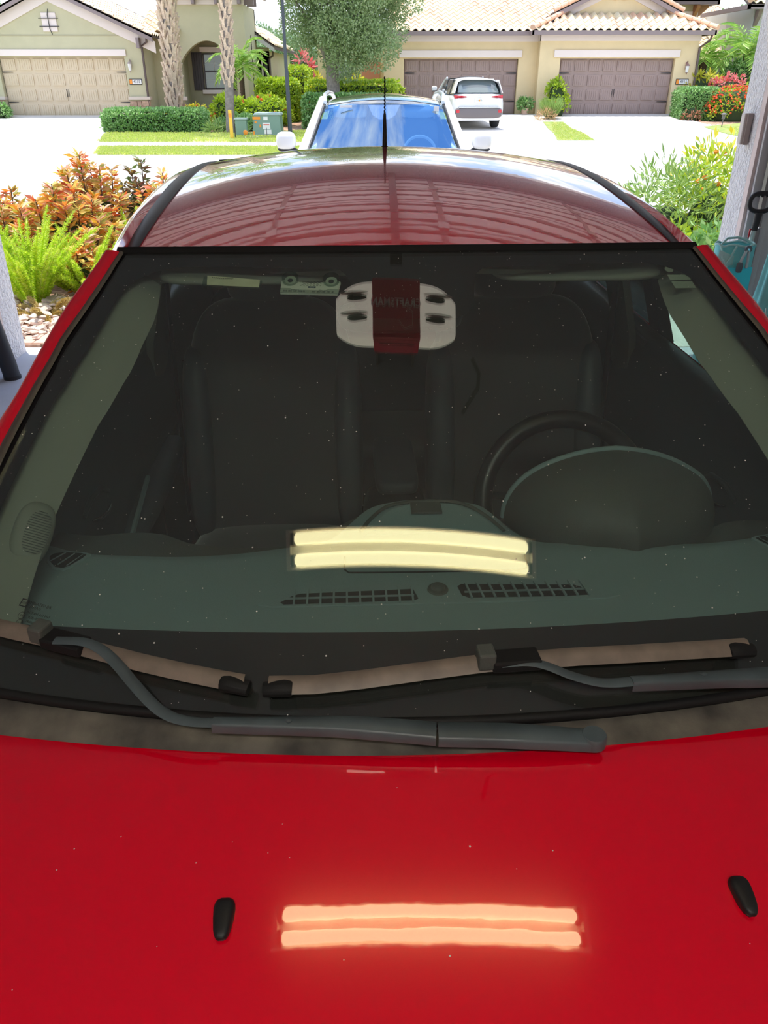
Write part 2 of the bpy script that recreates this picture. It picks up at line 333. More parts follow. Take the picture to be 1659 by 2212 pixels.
# ------------------------------------------------------------------ mesh helpers
CARPARTS = {'red_hatchback', 'windshield', 'dashboard'}
class MB:
    def __init__(s): s.v = []; s.f = []; s.away = None
    def add(s, vs, fs):
        o = len(s.v); s.v += [tuple(p) for p in vs]; s.f += [tuple(i + o for i in f) for f in fs]; return s
    def box(s, c, d, rot=None):
        vs = [Vector((x * d[0] / 2, y * d[1] / 2, z * d[2] / 2)) for x in (-1, 1) for y in (-1, 1) for z in (-1, 1)]
        if rot is not None: vs = [rot @ v for v in vs]
        vs = [v + Vector(c) for v in vs]
        return s.add(vs, [(0, 1, 3, 2), (4, 6, 7, 5), (0, 4, 5, 1), (2, 3, 7, 6), (0, 2, 6, 4), (1, 5, 7, 3)])
    def b2(s, x0, x1, y0, y1, z0, z1):
        return s.box(((x0 + x1) / 2, (y0 + y1) / 2, (z0 + z1) / 2), (abs(x1 - x0), abs(y1 - y0), abs(z1 - z0)))
    def tube(s, pts, r, n=8, caps=True, flat=1.0):
        P = [Vector(p) for p in pts]; R = r if isinstance(r, (list, tuple)) else [r] * len(P)
        rings = []; up = Vector((0, 0, 1))
        for i, p in enumerate(P):
            t = (P[min(i + 1, len(P) - 1)] - P[max(i - 1, 0)]).normalized()
            if i == 0:
                up = Vector((0, 0, 1)) if abs(t.z) < .9 else Vector((0, 1, 0))
            a = t.cross(up).normalized(); b = a.cross(t).normalized(); up = b
            rings.append([p + (a * math.cos(k * 2 * PI / n) + b * math.sin(k * 2 * PI / n) * flat) * R[i] for k in range(n)])
        vs = [q for g in rings for q in g]; fs = []
        for i in range(len(P) - 1):
            for k in range(n):
                fs.append((i * n + k, i * n + (k + 1) % n, (i + 1) * n + (k + 1) % n, (i + 1) * n + k))
        if caps: fs += [tuple(range(n))[::-1], tuple(range((len(P) - 1) * n, len(P) * n))]
        return s.add(vs, fs)
    def grid(s, fn, nu, nv, wrap=False):
        vs = [fn(i / (nu - 1), j / (nv - 1)) for i in range(nu) for j in range(nv)]
        fs = [(i * nv + j, (i + 1) * nv + j, (i + 1) * nv + j + 1, i * nv + j + 1) for i in range(nu - 1) for j in range(nv - 1)]
        return s.add(vs, fs)
    def lathe(s, prof, c=(0, 0, 0), n=16, rot=None):
        vs = []
        for r, z in prof:
            for k in range(n):
                v = Vector((r * math.cos(2 * PI * k / n), r * math.sin(2 * PI * k / n), z))
                if rot is not None: v = rot @ v
                vs.append(v + Vector(c))
        fs = [(i * n + k, i * n + (k + 1) % n, (i + 1) * n + (k + 1) % n, (i + 1) * n + k) for i in range(len(prof) - 1) for k in range(n)]
        fs += [tuple(range(n))[::-1], tuple(range((len(prof) - 1) * n, len(prof) * n))]
        return s.add(vs, fs)
    def sup(s, c, r, e=0.5, nu=20, nv=12, rot=None, fn=None):
        """superellipsoid: rounded box"""
        sg = lambda w, m: math.copysign(abs(w) ** m, w)
        vs = []
        for j in range(nv + 1):
            v = -PI / 2 + PI * j / nv
            for i in range(nu):
                u = 2 * PI * i / nu
                p = Vector((r[0] * sg(math.cos(v), e) * sg(math.cos(u), e), r[1] * sg(math.cos(v), e) * sg(math.sin(u), e), r[2] * sg(math.sin(v), e)))
                if fn: p = fn(p)
                if rot is not None: p = rot @ p
                vs.append(p + Vector(c))
        fs = [(j * nu + i, j * nu + (i + 1) % nu, (j + 1) * nu + (i + 1) % nu, (j + 1) * nu + i) for j in range(nv) for i in range(nu)]
        return s.add(vs, fs)
    def prism(s, poly, fn0, fn1):
        n = len(poly)
        vs = [fn0(p) for p in poly] + [fn1(p) for p in poly]
        fs = [tuple(range(n))[::-1], tuple(range(n, 2 * n))] + [(i, (i + 1) % n, n + (i + 1) % n, n + i) for i in range(n)]
        return s.add(vs, fs)
    def mesh(s, name, m, smooth=False):
        me = bpy.data.meshes.new(name)
        me.from_pydata(s.v, [], s.f); me.materials.append(m)
        bm = bmesh.new(); bm.from_mesh(me); bmesh.ops.remove_doubles(bm, verts=bm.verts, dist=1e-5)
        bmesh.ops.recalc_face_normals(bm, faces=bm.faces)
        if s.away is not None:      # open sheets: make the outer side face away from the middle of the thing
            if sum((f.calc_center_median() - Vector(s.away)).dot(f.normal) * f.calc_area() for f in bm.faces) < 0:
                bmesh.ops.reverse_faces(bm, faces=bm.faces)
        bm.to_mesh(me); bm.free()
        if smooth:
            me.polygons.foreach_set('use_smooth', [True] * len(me.polygons))
            if smooth != 'all': me.set_sharp_from_angle(angle=math.radians(smooth if smooth > 1 else 40))
        me.update(); return me
    def build(s, name, m, parent=None, smooth=False, bevel=0, solid=0, sub=0, off=-1):
        if solid and s.away is None: s.away = (0, 1.9, 0.4) if parent is not None and parent.name in CARPARTS else None
        return link(name, s.mesh(name, m, smooth), parent, bevel, solid, sub, off)

def link(name, me, parent=None, bevel=0, solid=0, sub=0, off=-1):
    o = bpy.data.objects.new(name, me); COL.objects.link(o)
    if parent is not None: o.parent = parent
    if solid:
        q = o.modifiers.new('thickness', 'SOLIDIFY'); q.thickness = solid; q.offset = off
        q = o.modifiers.new('crisp_rim', 'EDGE_SPLIT'); q.split_angle = math.radians(55)
    if bevel:
        q = o.modifiers.new('bevel', 'BEVEL'); q.width = bevel; q.segments = 2; q.limit_method = 'ANGLE'
    if sub:
        q = o.modifiers.new('sub', 'SUBSURF'); q.levels = sub; q.render_levels = sub
    return o

def tag(o, label=None, cat=None, group=None, kind=None):
    if label: o['label'] = label
    if cat: o['category'] = cat
    if group: o['group'] = group
    if kind: o['kind'] = kind
    return o

def thing(name, label, cat, loc=(0, 0, 0), rz=0, group=None):
    o = bpy.data.objects.new(name, None); COL.objects.link(o)
    o.location = loc; o.rotation_euler = (0, 0, rz); o.empty_display_size = 0.2
    return tag(o, label, cat, group)

def struct(name, mb, m, **k):
    return tag(mb.build(name, m, **k), kind='structure')

def text(name, s, m, parent, size, mw, _=0, ext=0.0001, bold=0.0):
    c = bpy.data.curves.new(name, 'FONT'); c.body = s; c.size = size; c.extrude = ext; c.offset = bold
    c.align_x = 'CENTER'; c.align_y = 'CENTER'; c.resolution_u = 1
    t = bpy.data.objects.new(name, c)
    me = bpy.data.meshes.new_from_object(t); bpy.data.objects.remove(t); bpy.data.curves.remove(c)
    me.name = name; me.materials.clear(); me.materials.append(m)
    o = bpy.data.objects.new(name, me); COL.objects.link(o)
    if parent is not None: o.parent = parent
    o.matrix_local = mw
    return o

def interp(x, tb):
    if x <= tb[0][0]: return tb[0][1]
    for (a, b), (c, d) in zip(tb, tb[1:]):
        if x <= c: return b + (d - b) * (x - a) / (c - a)
    return tb[-1][1]

def sint(x, tb):
    """smooth (Catmull-Rom) table lookup"""
    n = len(tb)
    if x <= tb[0][0]: return tb[0][1]
    if x >= tb[-1][0]: return tb[-1][1]
    for i in range(n - 1):
        if x <= tb[i + 1][0]: break
    x0, y0 = tb[i]; x1, y1 = tb[i + 1]; h = x1 - x0; t = (x - x0) / h
    m0 = (y1 - tb[i - 1][1]) / (x1 - tb[i - 1][0]) if i > 0 else (y1 - y0) / h
    m1 = (tb[i + 2][1] - y0) / (tb[i + 2][0] - x0) if i + 2 < n else (y1 - y0) / h
    return (2 * t**3 - 3 * t**2 + 1) * y0 + (t**3 - 2 * t**2 + t) * h * m0 + (-2 * t**3 + 3 * t**2) * y1 + (t**3 - t**2) * h * m1

# ================================================================== SETTING
def GZ(y):            # height of the ground along the view
    return interp(y, [(5.5, 0), (12.5, -0.2), (27.4, -0.2), (33, -0.11), (38, 0.18), (60, 0.3)])

struct('floor', MB().b2(-3.0, 3.0, -1.6, 5.5, -0.15, 0), M['garage_floor'])
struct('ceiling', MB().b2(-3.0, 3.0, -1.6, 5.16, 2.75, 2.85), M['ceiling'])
struct('wall_left', MB().b2(-3.15, -3.0, -1.6, 5.4, 0, 2.85), M['drywall'])
struct('wall_right', MB().b2(3.0, 3.15, -1.6, 5.4, 0, 2.85), M['drywall'])
struct('wall_back', MB().b2(-3.15, 3.15, -1.75, -1.6, 0, 2.85), M['drywall'])
wf = MB()
wf.b2(-6.2, -2.52, 5.16, 5.4, -0.1, 3.0); wf.b2(2.2, 6.2, 5.16, 5.4, -0.1, 3.0); wf.b2(-2.52, 2.2, 5.16, 5.4, 2.16, 3.0)
struct('wall_front', wf, M['stucco_white'])
rf = MB(); rf.prism([(-6.6, 5.75, 2.95), (-6.6, -2.5, 4.9), (-6.6, -2.5, 4.75), (-6.6, 5.75, 2.80)], lambda p: p, lambda p: (6.6, p[1], p[2]))
struct('roof_garage', rf, M['tile_under'])
# jamb trim strips inside the opening
for sx, x0, nm in ((1, 2.2, 'trim_1'), (-1, -2.52, 'trim_2')):
    b = MB(); b.b2(x0, x0 + sx * 0.018, 5.10, 5.158, 0, 2.16)
    struct(nm, b, M['wood_trim'])
    b = MB(); b.b2(x0 + sx * 0.019, x0 + sx * 0.15, 5.075, 5.158, 0, 2.16); b.b2(x0 + sx * 0.155, x0 + sx * 0.34, 5.12, 5.158, 0, 2.16)
    struct(nm.replace('1', '3').replace('2', '4'), b, M['grey_trim'], bevel=0.004)
b = MB(); b.b2(-2.56, 2.24, 5.10, 5.158, 2.13, 2.165); struct('trim_5', b, M['wood_trim'])

# ground outside: one sloping sheet, slabs laid on it
def slab(name, pts, m, dz=0.02, nx=10, ny=26, kind=True):
    """pts: (y, xleft, xright) rows; a slab following the ground"""
    ys = np.linspace(pts[0][0], pts[-1][0], ny)
    g = MB()
    g.grid(lambda u, v: ((lambda y: (interp(y, [(p[0], p[1]) for p in pts]) * (1 - v) + interp(y, [(p[0], p[2]) for p in pts]) * v, y, GZ(y) + dz))(ys[int(round(u * (ny - 1)))])), ny, nx)
    o = g.build(name, m, solid=0.05)
    if kind: tag(o, kind='structure')
    return o
g = MB(); ysg = list(np.linspace(5.4, 60, 60)) + [90, 400]
g.grid(lambda u, v: ((v - .5) * 500, ysg[int(round(u * 61))], GZ(ysg[int(round(u * 61))]) - 0.005), 62, 12)
struct('lawn', g, M['lawn'])
struct('ground_near', MB().b2(-60, 60, -40, 5.40, -0.35, -0.12), M['concrete'])
slab('driveway', [(5.5, -2.45, 2.42), (10.5, -2.5, 2.5), (12.6, -3.6, 3.6)], M['concrete'], 0.006)
slab('street', [(12.5, -90, 90), (22.9, -90, 90)], M['asphalt'], 0.012)
slab('sidewalk', [(25.6, -90, 90), (27.4, -90, 90)], M['concrete'], 0.025, ny=6)
slab('neighbour_driveway', [(22.85, -26, -7.6), (25.6, -22, -8.4), (27.4, -20.5, -9.0), (30, -18.0, -9.7), (37.5, -16.4, -10.5)], M['concrete'], 0.03)
slab('neighbour_driveway', [(22.85, 1.0, 30), (25.6, 1.0, 22), (27.6, 0.9, 15.5), (30, 0.9, 13.0), (38, 0.75, 12.3)], M['concrete'], 0.03, nx=20)
slab('porch_walk', [(27.4, -6.1, -4.9), (31.0, -6.6, -5.4), (34, -8.2, -6.6), (41.5, -8.2, -6.4)], M['concrete'], 0.03)
# joints of the pale paving as real recesses would be invisible at this exposure; the kerb stands proud
kb = MB()
for x0, x1 in ((-7.7, 0.9),):
    kb.b2(x0, x1, 22.75, 22.92, -0.22, -0.14)
struct('kerb', kb, M['concrete'], bevel=0.02)
# paver border by the left jamb
pv = MB(); pv.box((0, 0, 0), (0.195, 0.095, 0.05)); pvm = pv.mesh('paver', M['paver'])
pb = thing('paver_border', 'row of pinkish pavers along the left planting bed', 'paving', (-2.62, 5.52, 0))
for i in range(22):
    o = link('paver', pvm, pb, bevel=0.006); o.location = (0.0 if i % 2 else 0.2, 0.05 + (i // 2) * 0.1, 0.002 - (i // 2) * 0.0026)

# ================================================================== OVERHEAD GARAGE DOOR, LAMP, OPENER
gd = thing('sectional_garage_door', 'opened white steel garage door lying under the ceiling, mirrored in the red roof', 'garage door', (-0.16, 3.22, 2.36))
NS = 4
for k in range(NS):
    y0 = k * 0.475
    sec = MB(); sec.b2(-2.40, 2.40, y0, y0 + 0.468, 0.01, 0.05)
    so = sec.build('door_section', M['door_recess'], gd, bevel=0.004)
    rb = MB()
    rb.b2(-2.40, 2.40, y0 + 0.004, y0 + 0.050, -0.012, 0.01); rb.b2(-2.40, 2.40, y0 + 0.420, y0 + 0.464, -0.012, 0.01)
    for q_ in (0.095, 0.265): rb.b2(-2.40, 2.40, y0 + q_, y0 + q_ + 0.115, -0.006, 0.01)
    rb.build('rib', M['door_inner'], so, bevel=0.004)
    for x in (-2.36, -1.42, -0.47, 0.47, 1.42, 2.36):
        st = MB(); st.b2(x - 0.018, x + 0.018, y0 + 0.01, y0 + 0.458, -0.010, 0.009)
        st.build('stile', M['door_stile'], so, bevel=0.003)
        if k < NS - 1 and abs(x) < 2:
            h = MB(); h.b2(x - 0.03, x + 0.03, y0 + 0.43, y0 + 0.51, -0.028, -0.021); h.build('hinge', M['track'], so)
tr = thing('door_track', 'galvanised track that carries the opened garage door', 'track', (0, 0, 0))
for x in (-2.60, 2.28):
    t = MB(); t.tube([(x, 5.05, 0.05), (x, 5.05, 1.85), (x, 5.0, 2.05), (x, 4.88, 2.22), (x, 4.65, 2.375), (x, 4.3, 2.385), (x, 2.6, 2.385)], 0.022, 6)
    t.build('rail', M['track'], tr)
    for y in (2.7, 4.0):
        t = MB(); t.tube([(x, y, 2.385), (x, y, 2.748)], 0.012, 5); t.build('hanger', M['track'], tr)
t = MB(); t.tube([(-2.56, 4.95, 2.50), (2.24, 4.95, 2.50)], 0.015, 8); t.build('torsion_bar', M['track'], tr)

# ceiling lamp: two tubes behind a clear wrap, wooden end plates
def ceiling_lamp(x, y, z, label, tubemat, hw=.070, rad=.0215, dy=.037):
    fl = thing('fluorescent_ceiling_lamp', label, 'lamp', (x, y, z))
    b = MB(); b.b2(-0.60, 0.60, -hw, hw, -0.035, -0.002); b.build('pan', M['opener_white'], fl, bevel=0.004)
    for s in (-1, 1):
        b = MB(); b.b2(s * 0.605, s * 0.585, -hw, hw, -0.070, -0.003); b.build('end_plate', M['opener_white'], fl, bevel=0.003)
        b = MB(); b.tube([(-0.565, s * dy, -0.060), (-.555, s * dy, -.060), (0.555, s * dy, -0.060), (.565, s * dy, -.060)], [rad * .5, rad, rad, rad * .5], 14, flat=0.7); b.build('fluorescent_tube', tubemat, fl, smooth=40)
        for q in (-1, 1):
            c = MB(); c.box((q * 0.574, s * dy, -0.056), (0.014, 0.04, 0.045)); c.build('lamp_holder', M['black_plastic'], fl)
        b = MB(); b.b2(-0.585, 0.585, s * hw, s * (hw - .006), -0.05, -0.003); b.build('side_rail', M['opener_white'], fl)
    return fl
ceiling_lamp(0.11, 1.01, 2.75, 'two-tube fluorescent lamp on the ceiling, mirrored in the windshield and the bonnet', M['tube'])
ceiling_lamp(0.0, -0.75, 2.75, 'added two-tube fill lamp at the back of the garage, unseen behind the camera', M['added_tube'], .12, .04, .06)  # added lamp, unseen, put in to brighten the garage

# opener
OX_, OY_, OZ_ = 0.045, 1.705, 2.30
op = thing('garage_door_opener', 'red and white garage door opener mirrored in the windshield', 'opener', (OX_, OY_, OZ_))
def opener_half(s):
    def fn(u, v):
        a = u
        x = s * (0.088 + 0.150 * a)
        w = 0.092 * (1 - 0.42 * a ** 3.0)
        ang = v * PI
        y = w * math.cos(ang) if True else 0
        sg = lambda w_, m_: math.copysign(abs(w_) ** m_, w_)
        y = w * sg(math.cos(ang), 0.45)
        z = 0.085 - (0.085 - 0.055 * a ** 2.2) * sg(math.sin(ang), 0.35)
        return (x, y, z)
    g = MB(); g.grid(fn, 14, 25)
    end = [fn(1, k / 24) for k in range(25)]; g.add(end, [tuple(range(25))])
    return g
for s in (-1, 1):
    o = opener_half(s).build('lamp_lens', M['lens'], op, smooth=50)
    for yy in (-0.028, 0.034):
        c = MB(); c.sup((s * 0.150, yy, 0.004), (0.040, 0.008, 0.012), 0.7, 14, 6); c.build('vent_slot', M['vent_dark'], o, smooth=60)
        c = MB(); c.sup((s * 0.16, yy + 0.015, 0.006), (0.058, 0.006, 0.012), 0.9, 14, 6); c.build('moulded_rib', M['opener_white'], o, smooth=60)
b = MB(); b.b2(-0.092, 0.092, -0.093, 0.093, -0.004, 0.14); b.build('body', M['opener_red'], op, bevel=0.006)
b = MB(); b.b2(-0.090, 0.090, -0.098, -0.090, 0.010, 0.13); b.build('rear_panel', M['opener_red'], op, bevel=0.003)
b = MB(); b.b2(-0.07, 0.07, -0.100, -0.097, 0.03, 0.036); b.build('panel_groove', M['vent_dark'], op)
text('brand_lettering', 'CRAFTSMAN', M['opener_text'], op, 0.034, Matrix.Translation((0, 0.016, -0.0065)) @ Matrix.Rotation(PI, 4, 'Y'), 0, .0005, .0006)
for x in (-.085, .085):
    b = MB(); b.b2(x - .005, x + .005, -0.05, 0.05, 0.13, 0.449); b.build('hanger', M['track'], op)
b = MB(); b.b2(-0.022, 0.022, 0.13, 3.33, -0.04, -0.010); b.build('rail', M['grip'], op)
b = MB(); b.b2(-0.045, 0.045, 0.42, 0.56, -0.06, -0.035); b.build('trolley', M['vent_dark'], op)
b = MB(); b.tube([(0.01, -0.04, -0.006), (0.03, -0.07, -0.03), (0.06, -0.06, -0.03), (0.062, -0.02, -0.03), (0.03, 0.0, -0.03)], 0.0012, 5); b.build('release_cord', M['opener_white'], op)
b = MB(); b.tube([(0.30, -0.12, 0.04), (0.33, -0.16, 0.05), (0.34, -0.19, 0.12), (0.33, -0.2, 0.449)], 0.008, 6); b.build('power_cord', M['vent_dark'], op)

# ================================================================== RED CAR
car = thing('red_hatchback', 'red hatchback with black roof mouldings parked nose-in in the garage', 'car', (0.13, 0, 0), math.radians(2.7))
COT = 1 / math.tan(math.radians(28))
gy = lambda x, z: 0.735 + (z - 1.01) * COT + x * x / 2.6
def gp(x, z, d=0.0):      # point of the windshield, d metres inwards
    n = Vector((-x / 1.3, 1, -COT)).normalized()
    return Vector((x, gy(x, z), z)) + n * d
HW = [(0.96, .735), (1.0, .73), (1.147, .695), (1.225, .662), (1.267, .640), (1.286, .632), (1.324, .605), (1.367, .576), (1.40, .556), (1.43, .53)]
ztop = lambda x: 1.417 - 0.05 * x * x
zbot = lambda x: 1.003 - 0.055 * x * x
def ghw(z): return sint(z, HW)
def gfun(a, b):
    zc = 1.0 + 0.41 * b
    x = (2 * a - 1) * ghw(zc)
    return x, zbot(x) + (ztop(x) - zbot(x)) * b
g = MB(); g.grid(lambda a, b: tuple(gp(*gfun(a, b))), 49, 33)
ws = g.build('windshield', M['windshield'], car, smooth='all', solid=0.004)
# printed black band: top (with the sensor patch), sides, bottom
def zin(x):
    t = abs(x)
    base = interp(t, [(0, 1.399), (.33, 1.396), (.40, 1.394), (.444, 1.391), (.48, 1.385), (.515, 1.374), (.536, 1.362), (.551, 1.347), (.575, 1.31)])
    if -0.157 < x < 0.134:
        pl = interp(x, [(-.157, 1.399), (-.142, 1.396), (-.134, 1.392), (-.124, 1.384), (-.119, 1.372), (-.117, 1.353), (-.105, 1.342), (-.085, 1.338), (.060, 1.337), (.078, 1.342), (.090, 1.350), (.096, 1.362), (.100, 1.378), (.106, 1.390), (.118, 1.396), (.134, 1.399)])
        return pl
    return base
xs = sorted(set([round(v, 4) for v in list(np.linspace(-.575, .575, 90)) + [-.157, -.142, -.134, -.124, -.119, -.117, -.105, -.085, .06, .078, .09, .096, .1, .106, .118, .134, .48, .515, .536, .551, -.48, -.515, -.536, -.551]]))
fr = MB()
fr.grid(lambda u, v: (lambda x: tuple(gp(x, zin(x) + (ztop(x) + .012 - zin(x)) * v, 0.0048)))(xs[int(round(u * (len(xs) - 1)))]), len(xs), 8)
XIN = [(0.96, .705), (1.0, .70), (1.03, .695), (1.116, .676), (1.224, .629), (1.242, .615), (1.265, .602), (1.288, .585), (1.318, .569), (1.347, .551), (1.37, .545)]
for s in (-1, 1):
    fr.grid(lambda u, v: (lambda z: tuple(gp(s * (sint(z, XIN) + (ghw(z) + .010 - sint(z, XIN)) * v), z, 0.0049)))(0.985 + (1.372 - 0.985) * u), 40, 4)
fr.grid(lambda u, v: (lambda x: tuple(gp(x, zbot(x) - .006 + (1.0625 - 0.084 * x * x - zbot(x) + .006) * v, 0.0050)))(-.728 + 1.456 * u), 60, 8)
fr.build('enamel_band', M['frit'], ws, smooth='all')
# moulding round the glass
for s in (-1, 1):
    tm = MB()
    def tf(u, v):
        z = 0.985 + (1.402 - 0.985) * u
        h = ghw(z); w = 0.010 + 0.012 * (1 - u)
        x = s * (h + w * v)
        p = gp(x, z, -0.001 - 0.004 * math.sin(PI * v))
        return tuple(p)
    tm.grid(tf, 30, 7); tm.build('pillar_moulding', M['trim_brown'], car, smooth='all', solid=0.006)
tm = MB(); tm.grid(lambda u, v: (lambda x: tuple(gp(x, ztop(x) - 0.001 + 0.006 * v, 0) + Vector((0, 0, 0.0025))))(-.565 + 1.13 * u), 50, 3)
tm.build('roof_seal', M['rubber'], car, solid=0.01)
tm = MB()
tm.tube([tuple(gp(x, zbot(x) + 0.001, -0.002)) for x in np.linspace(-.72, .72, 50)], 0.0065, 8); tm.build('cowl_seal', M['rubber'], car, smooth=60)

# roof skin
def rzc(y):
    return sint(y, [(1.48, 1.4145), (1.55, 1.4245), (1.65, 1.4380), (1.8, 1.4575), (1.95, 1.474), (2.1, 1.4875), (2.25, 1.4985), (2.4, 1.506), (2.55, 1.509), (2.7, 1.507), (2.85, 1.499), (3.0, 1.486), (3.2, 1.461), (3.45, 1.419)])
def rz(x, y): return rzc(y) - x * x / 6.8 - 0.03 * x ** 4
yfr = lambda x: 1.502 + 0.47 * x * x
def rfn(u, v):
    x = -.552 + 1.104 * v; y = yfr(x) + (3.42 - yfr(x)) * u
    return (x, y, rz(x, y))
g = MB(); g.grid(rfn, 40, 31); g.build('roof', M['red'], car, smooth='all', solid=0.012)
# pillar and cant-rail outline (outer crest)
CR = [(1.60, .590, 1.401), (1.75, .607, 1.413), (2.06, .640, 1.425), (2.6, .675, 1.430), (3.2, .690, 1.405), (3.42, .68, 1.38)]
crx = lambda y: sint(y, [(a, b) for a, b, c in CR]); crz = lambda y: sint(y, [(a, c) for a, b, c in CR])
XS = [(0.97, .80), (1.05, .773), (1.19, .719), (1.216, .703), (1.278, .674), (1.327, .647), (1.385, .605), (1.405, .593), (1.42, .586)]
for s in (-1, 1):
    # black ditch moulding
    d = MB()
    def dfn(u, v):
        y = 1.638 + (3.42 - 1.638) * u
        x0 = .5475; x1 = .574 + interp(y, [(1.64, 0), (1.8, .012), (2.3, .024), (3.4, .028)])
        x = x0 + (x1 - x0) * v
        z = rz(.552, y) + 0.003 + 0.004 * math.sin(PI * v) - 0.012 * v
        return (s * x, y, z)
    d.grid(dfn, 40, 6); d.build('roof_moulding', M['ditch'], car, smooth='all', solid=0.01)
    # red cant rail down to the door glass
    r = MB()
    def cfn(u, v):
        y = 1.600 + (3.42 - 1.600) * u
        x0 = .572 + interp(y, [(1.64, 0), (1.8, .012), (2.3, .024), (3.4, .028)]); z0 = rz(.552, y) - 0.012
        cx, cz = crx(y), crz(y)
        pts = [(x0, z0), ((x0 + cx) / 2, z0 * .4 + cz * .6 + .003), (cx, cz - .014), (cx + .022, cz - .045), (cx + .028, cz - .075)]
        k = v * 4; i = min(3, int(k)); t = k - i
        return (s * (pts[i][0] * (1 - t) + pts[i + 1][0] * t), y, pts[i][1] * (1 - t) + pts[i + 1][1] * t)
    r.grid(cfn, 40, 13); r.build('roof_rail', M['red'], car, smooth='all', solid=0.01)
    # red windshield pillar
    a = MB()
    def afn(u, v):
        z = 0.975 + (1.403 - 0.975) * u
        h = ghw(z) + 0.010 + 0.012 * (1 - u)
        p0 = gp(s * (h - .002), z, -0.0005); p1 = gp(s * sint(z, XS), z, -0.002)
        m = (p0 + p1) / 2 + Vector((0, -0.002, 0.002))
        p2 = p1 + Vector((s * .012, .022, -.012)); p3 = p1 + Vector((s * .014, .042, -.022))
        pts = [p0, m, p1, p2, p3]; k = v * 4; i = min(3, int(k)); t = k - i
        return tuple(pts[i].lerp(pts[i + 1], t))
    a.grid(afn, 34, 13); a.build('front_pillar', M['red'], car, smooth='all', solid=0.008)
    # door glass
    w = MB()
    def wfn(u, v):
        y = 1.22 + (3.15 - 1.22) * u
        yt = max(y, 1.22)
        if y < 1.66:
            zt = 1.085 + (y - 1.22) / 0.44 * (1.345 - 1.085); xt = interp(y, [(1.22, .79), (1.66, .62)])
        else:
            zt = crz(y) - .07; xt = crx(y) + .022
        xb, zb = .772, 1.055
        zt = max(zt, zb + .01)
        return (s * (xt + (xb - xt) * v), y, zt + (zb - zt) * v)
    w.grid(lambda u, v: wfn(u * .47, v), 14, 6); w.build('door_glass', M['side_glass'], car, smooth='all', solid=0.004)
    w = MB(); w.grid(lambda u, v: wfn(.48 + u * .52, v), 12, 6); w.build('rear_door_glass', M['tinted_glass'], car, smooth='all', solid=0.004)
    w = MB(); w.grid(lambda u, v: wfn(.455 + u * .05, v), 4, 8); w.build('door_frame', M['black_plastic'], car, smooth='all', solid=0.03)
    # body side
    bs = MB()
    def bfn(u, v):
        y = 0.86 + (3.75 - 0.86) * u
        w_ = interp(y, [(.86, .84), (1.6, .865), (3.0, .865), (3.75, .80)])
        z_b = 1.058 if y > 1.3 else 1.058 - (1.3 - y) * 0.20
        pts = [(.765, z_b), (.80, z_b - .03), (w_ - .01, .85), (w_, .68), (w_ - .015, .45), (w_ - .05, .24)]
        k = v * 5; i = min(4, int(k)); t = k - i
        return (s * (pts[i][0] * (1 - t) + pts[i + 1][0] * t), y, pts[i][1] * (1 - t) + pts[i + 1][1] * t)
    bs.grid(bfn, 30, 16); bs.build('body_side', M['red'], car, smooth='all', solid=0.01)
    # door seams and handles
    for yy in (1.35, 2.25, 3.05):
        q = MB(); q.tube([(s * .800, yy, 1.02), (s * (interp(yy, [(.86, .84), (1.6, .865), (3.0, .865), (3.75, .80)]) - .009), yy, .85), (s * interp(yy, [(.86, .84), (1.6, .865), (3.0, .865), (3.75, .80)]), yy, .68), (s * (interp(yy, [(.86, .84), (1.6, .865), (3.0, .865), (3.75, .80)]) - .014), yy, .45)], 0.003, 5); q.build('door_seam', M['rubber'], car)
    for yy in (2.08, 2.88):
        q = MB(); q.sup((s * .842, yy, .89), (.016, .09, .014), .6, 12, 6); q.build('door_handle', M['red'], car, smooth=60)
    # front wing
    q = MB()
    def ffn(u, v):
        y = -0.30 + 1.22 * u
        xi = interp(y, [(-.3, .60), (.2, .655), (.6, .70), (.92, .745)])
        zi = hz_edge(y); w_ = interp(y, [(-.3, .70), (0, .80), (.5, .84), (.95, .84)])
        pts = [(xi, zi), (xi + .5 * (w_ - xi), zi - .025), (w_ - .01, zi - .11), (w_, .70), (w_ - .01, .42)]
        k = v * 4; i = min(3, int(k)); t = k - i
        return (s * (pts[i][0] * (1 - t) + pts[i + 1][0] * t), y, pts[i][1] * (1 - t) + pts[i + 1][1] * t)
    def hz_edge(y):
        x = interp(y, [(-.3, .60), (.2, .655), (.6, .70), (.92, .745)])
        return hz(x, y)
    def hz(x, y):
        t = .69 - y
        return 1.0 - .12 * t - .055 * t * t - x * x / 8 - .02 * x ** 4
    q.grid(ffn, 20, 14); q.build('front_wing', M['red'], car, smooth='all', solid=0.01)
    # door mirror
    mi = MB(); mi.sup((s * .95, 1.33, 1.07), (.105, .06, .07), .7, 18, 10); mo = mi.build('door_mirror', M['red'], car, smooth='all')
    q = MB(); q.tube([(s * .78, 1.34, 1.03), (s * .86, 1.33, 1.04)], .022, 8); q.build('mirror_arm', M['black_plastic'], mo)
    q = MB(); q.sup((s * .95, 1.392, 1.07), (.09, .005, .058), .7, 16, 6); q.build('mirror_glass', M['chrome'], mo, smooth=60)
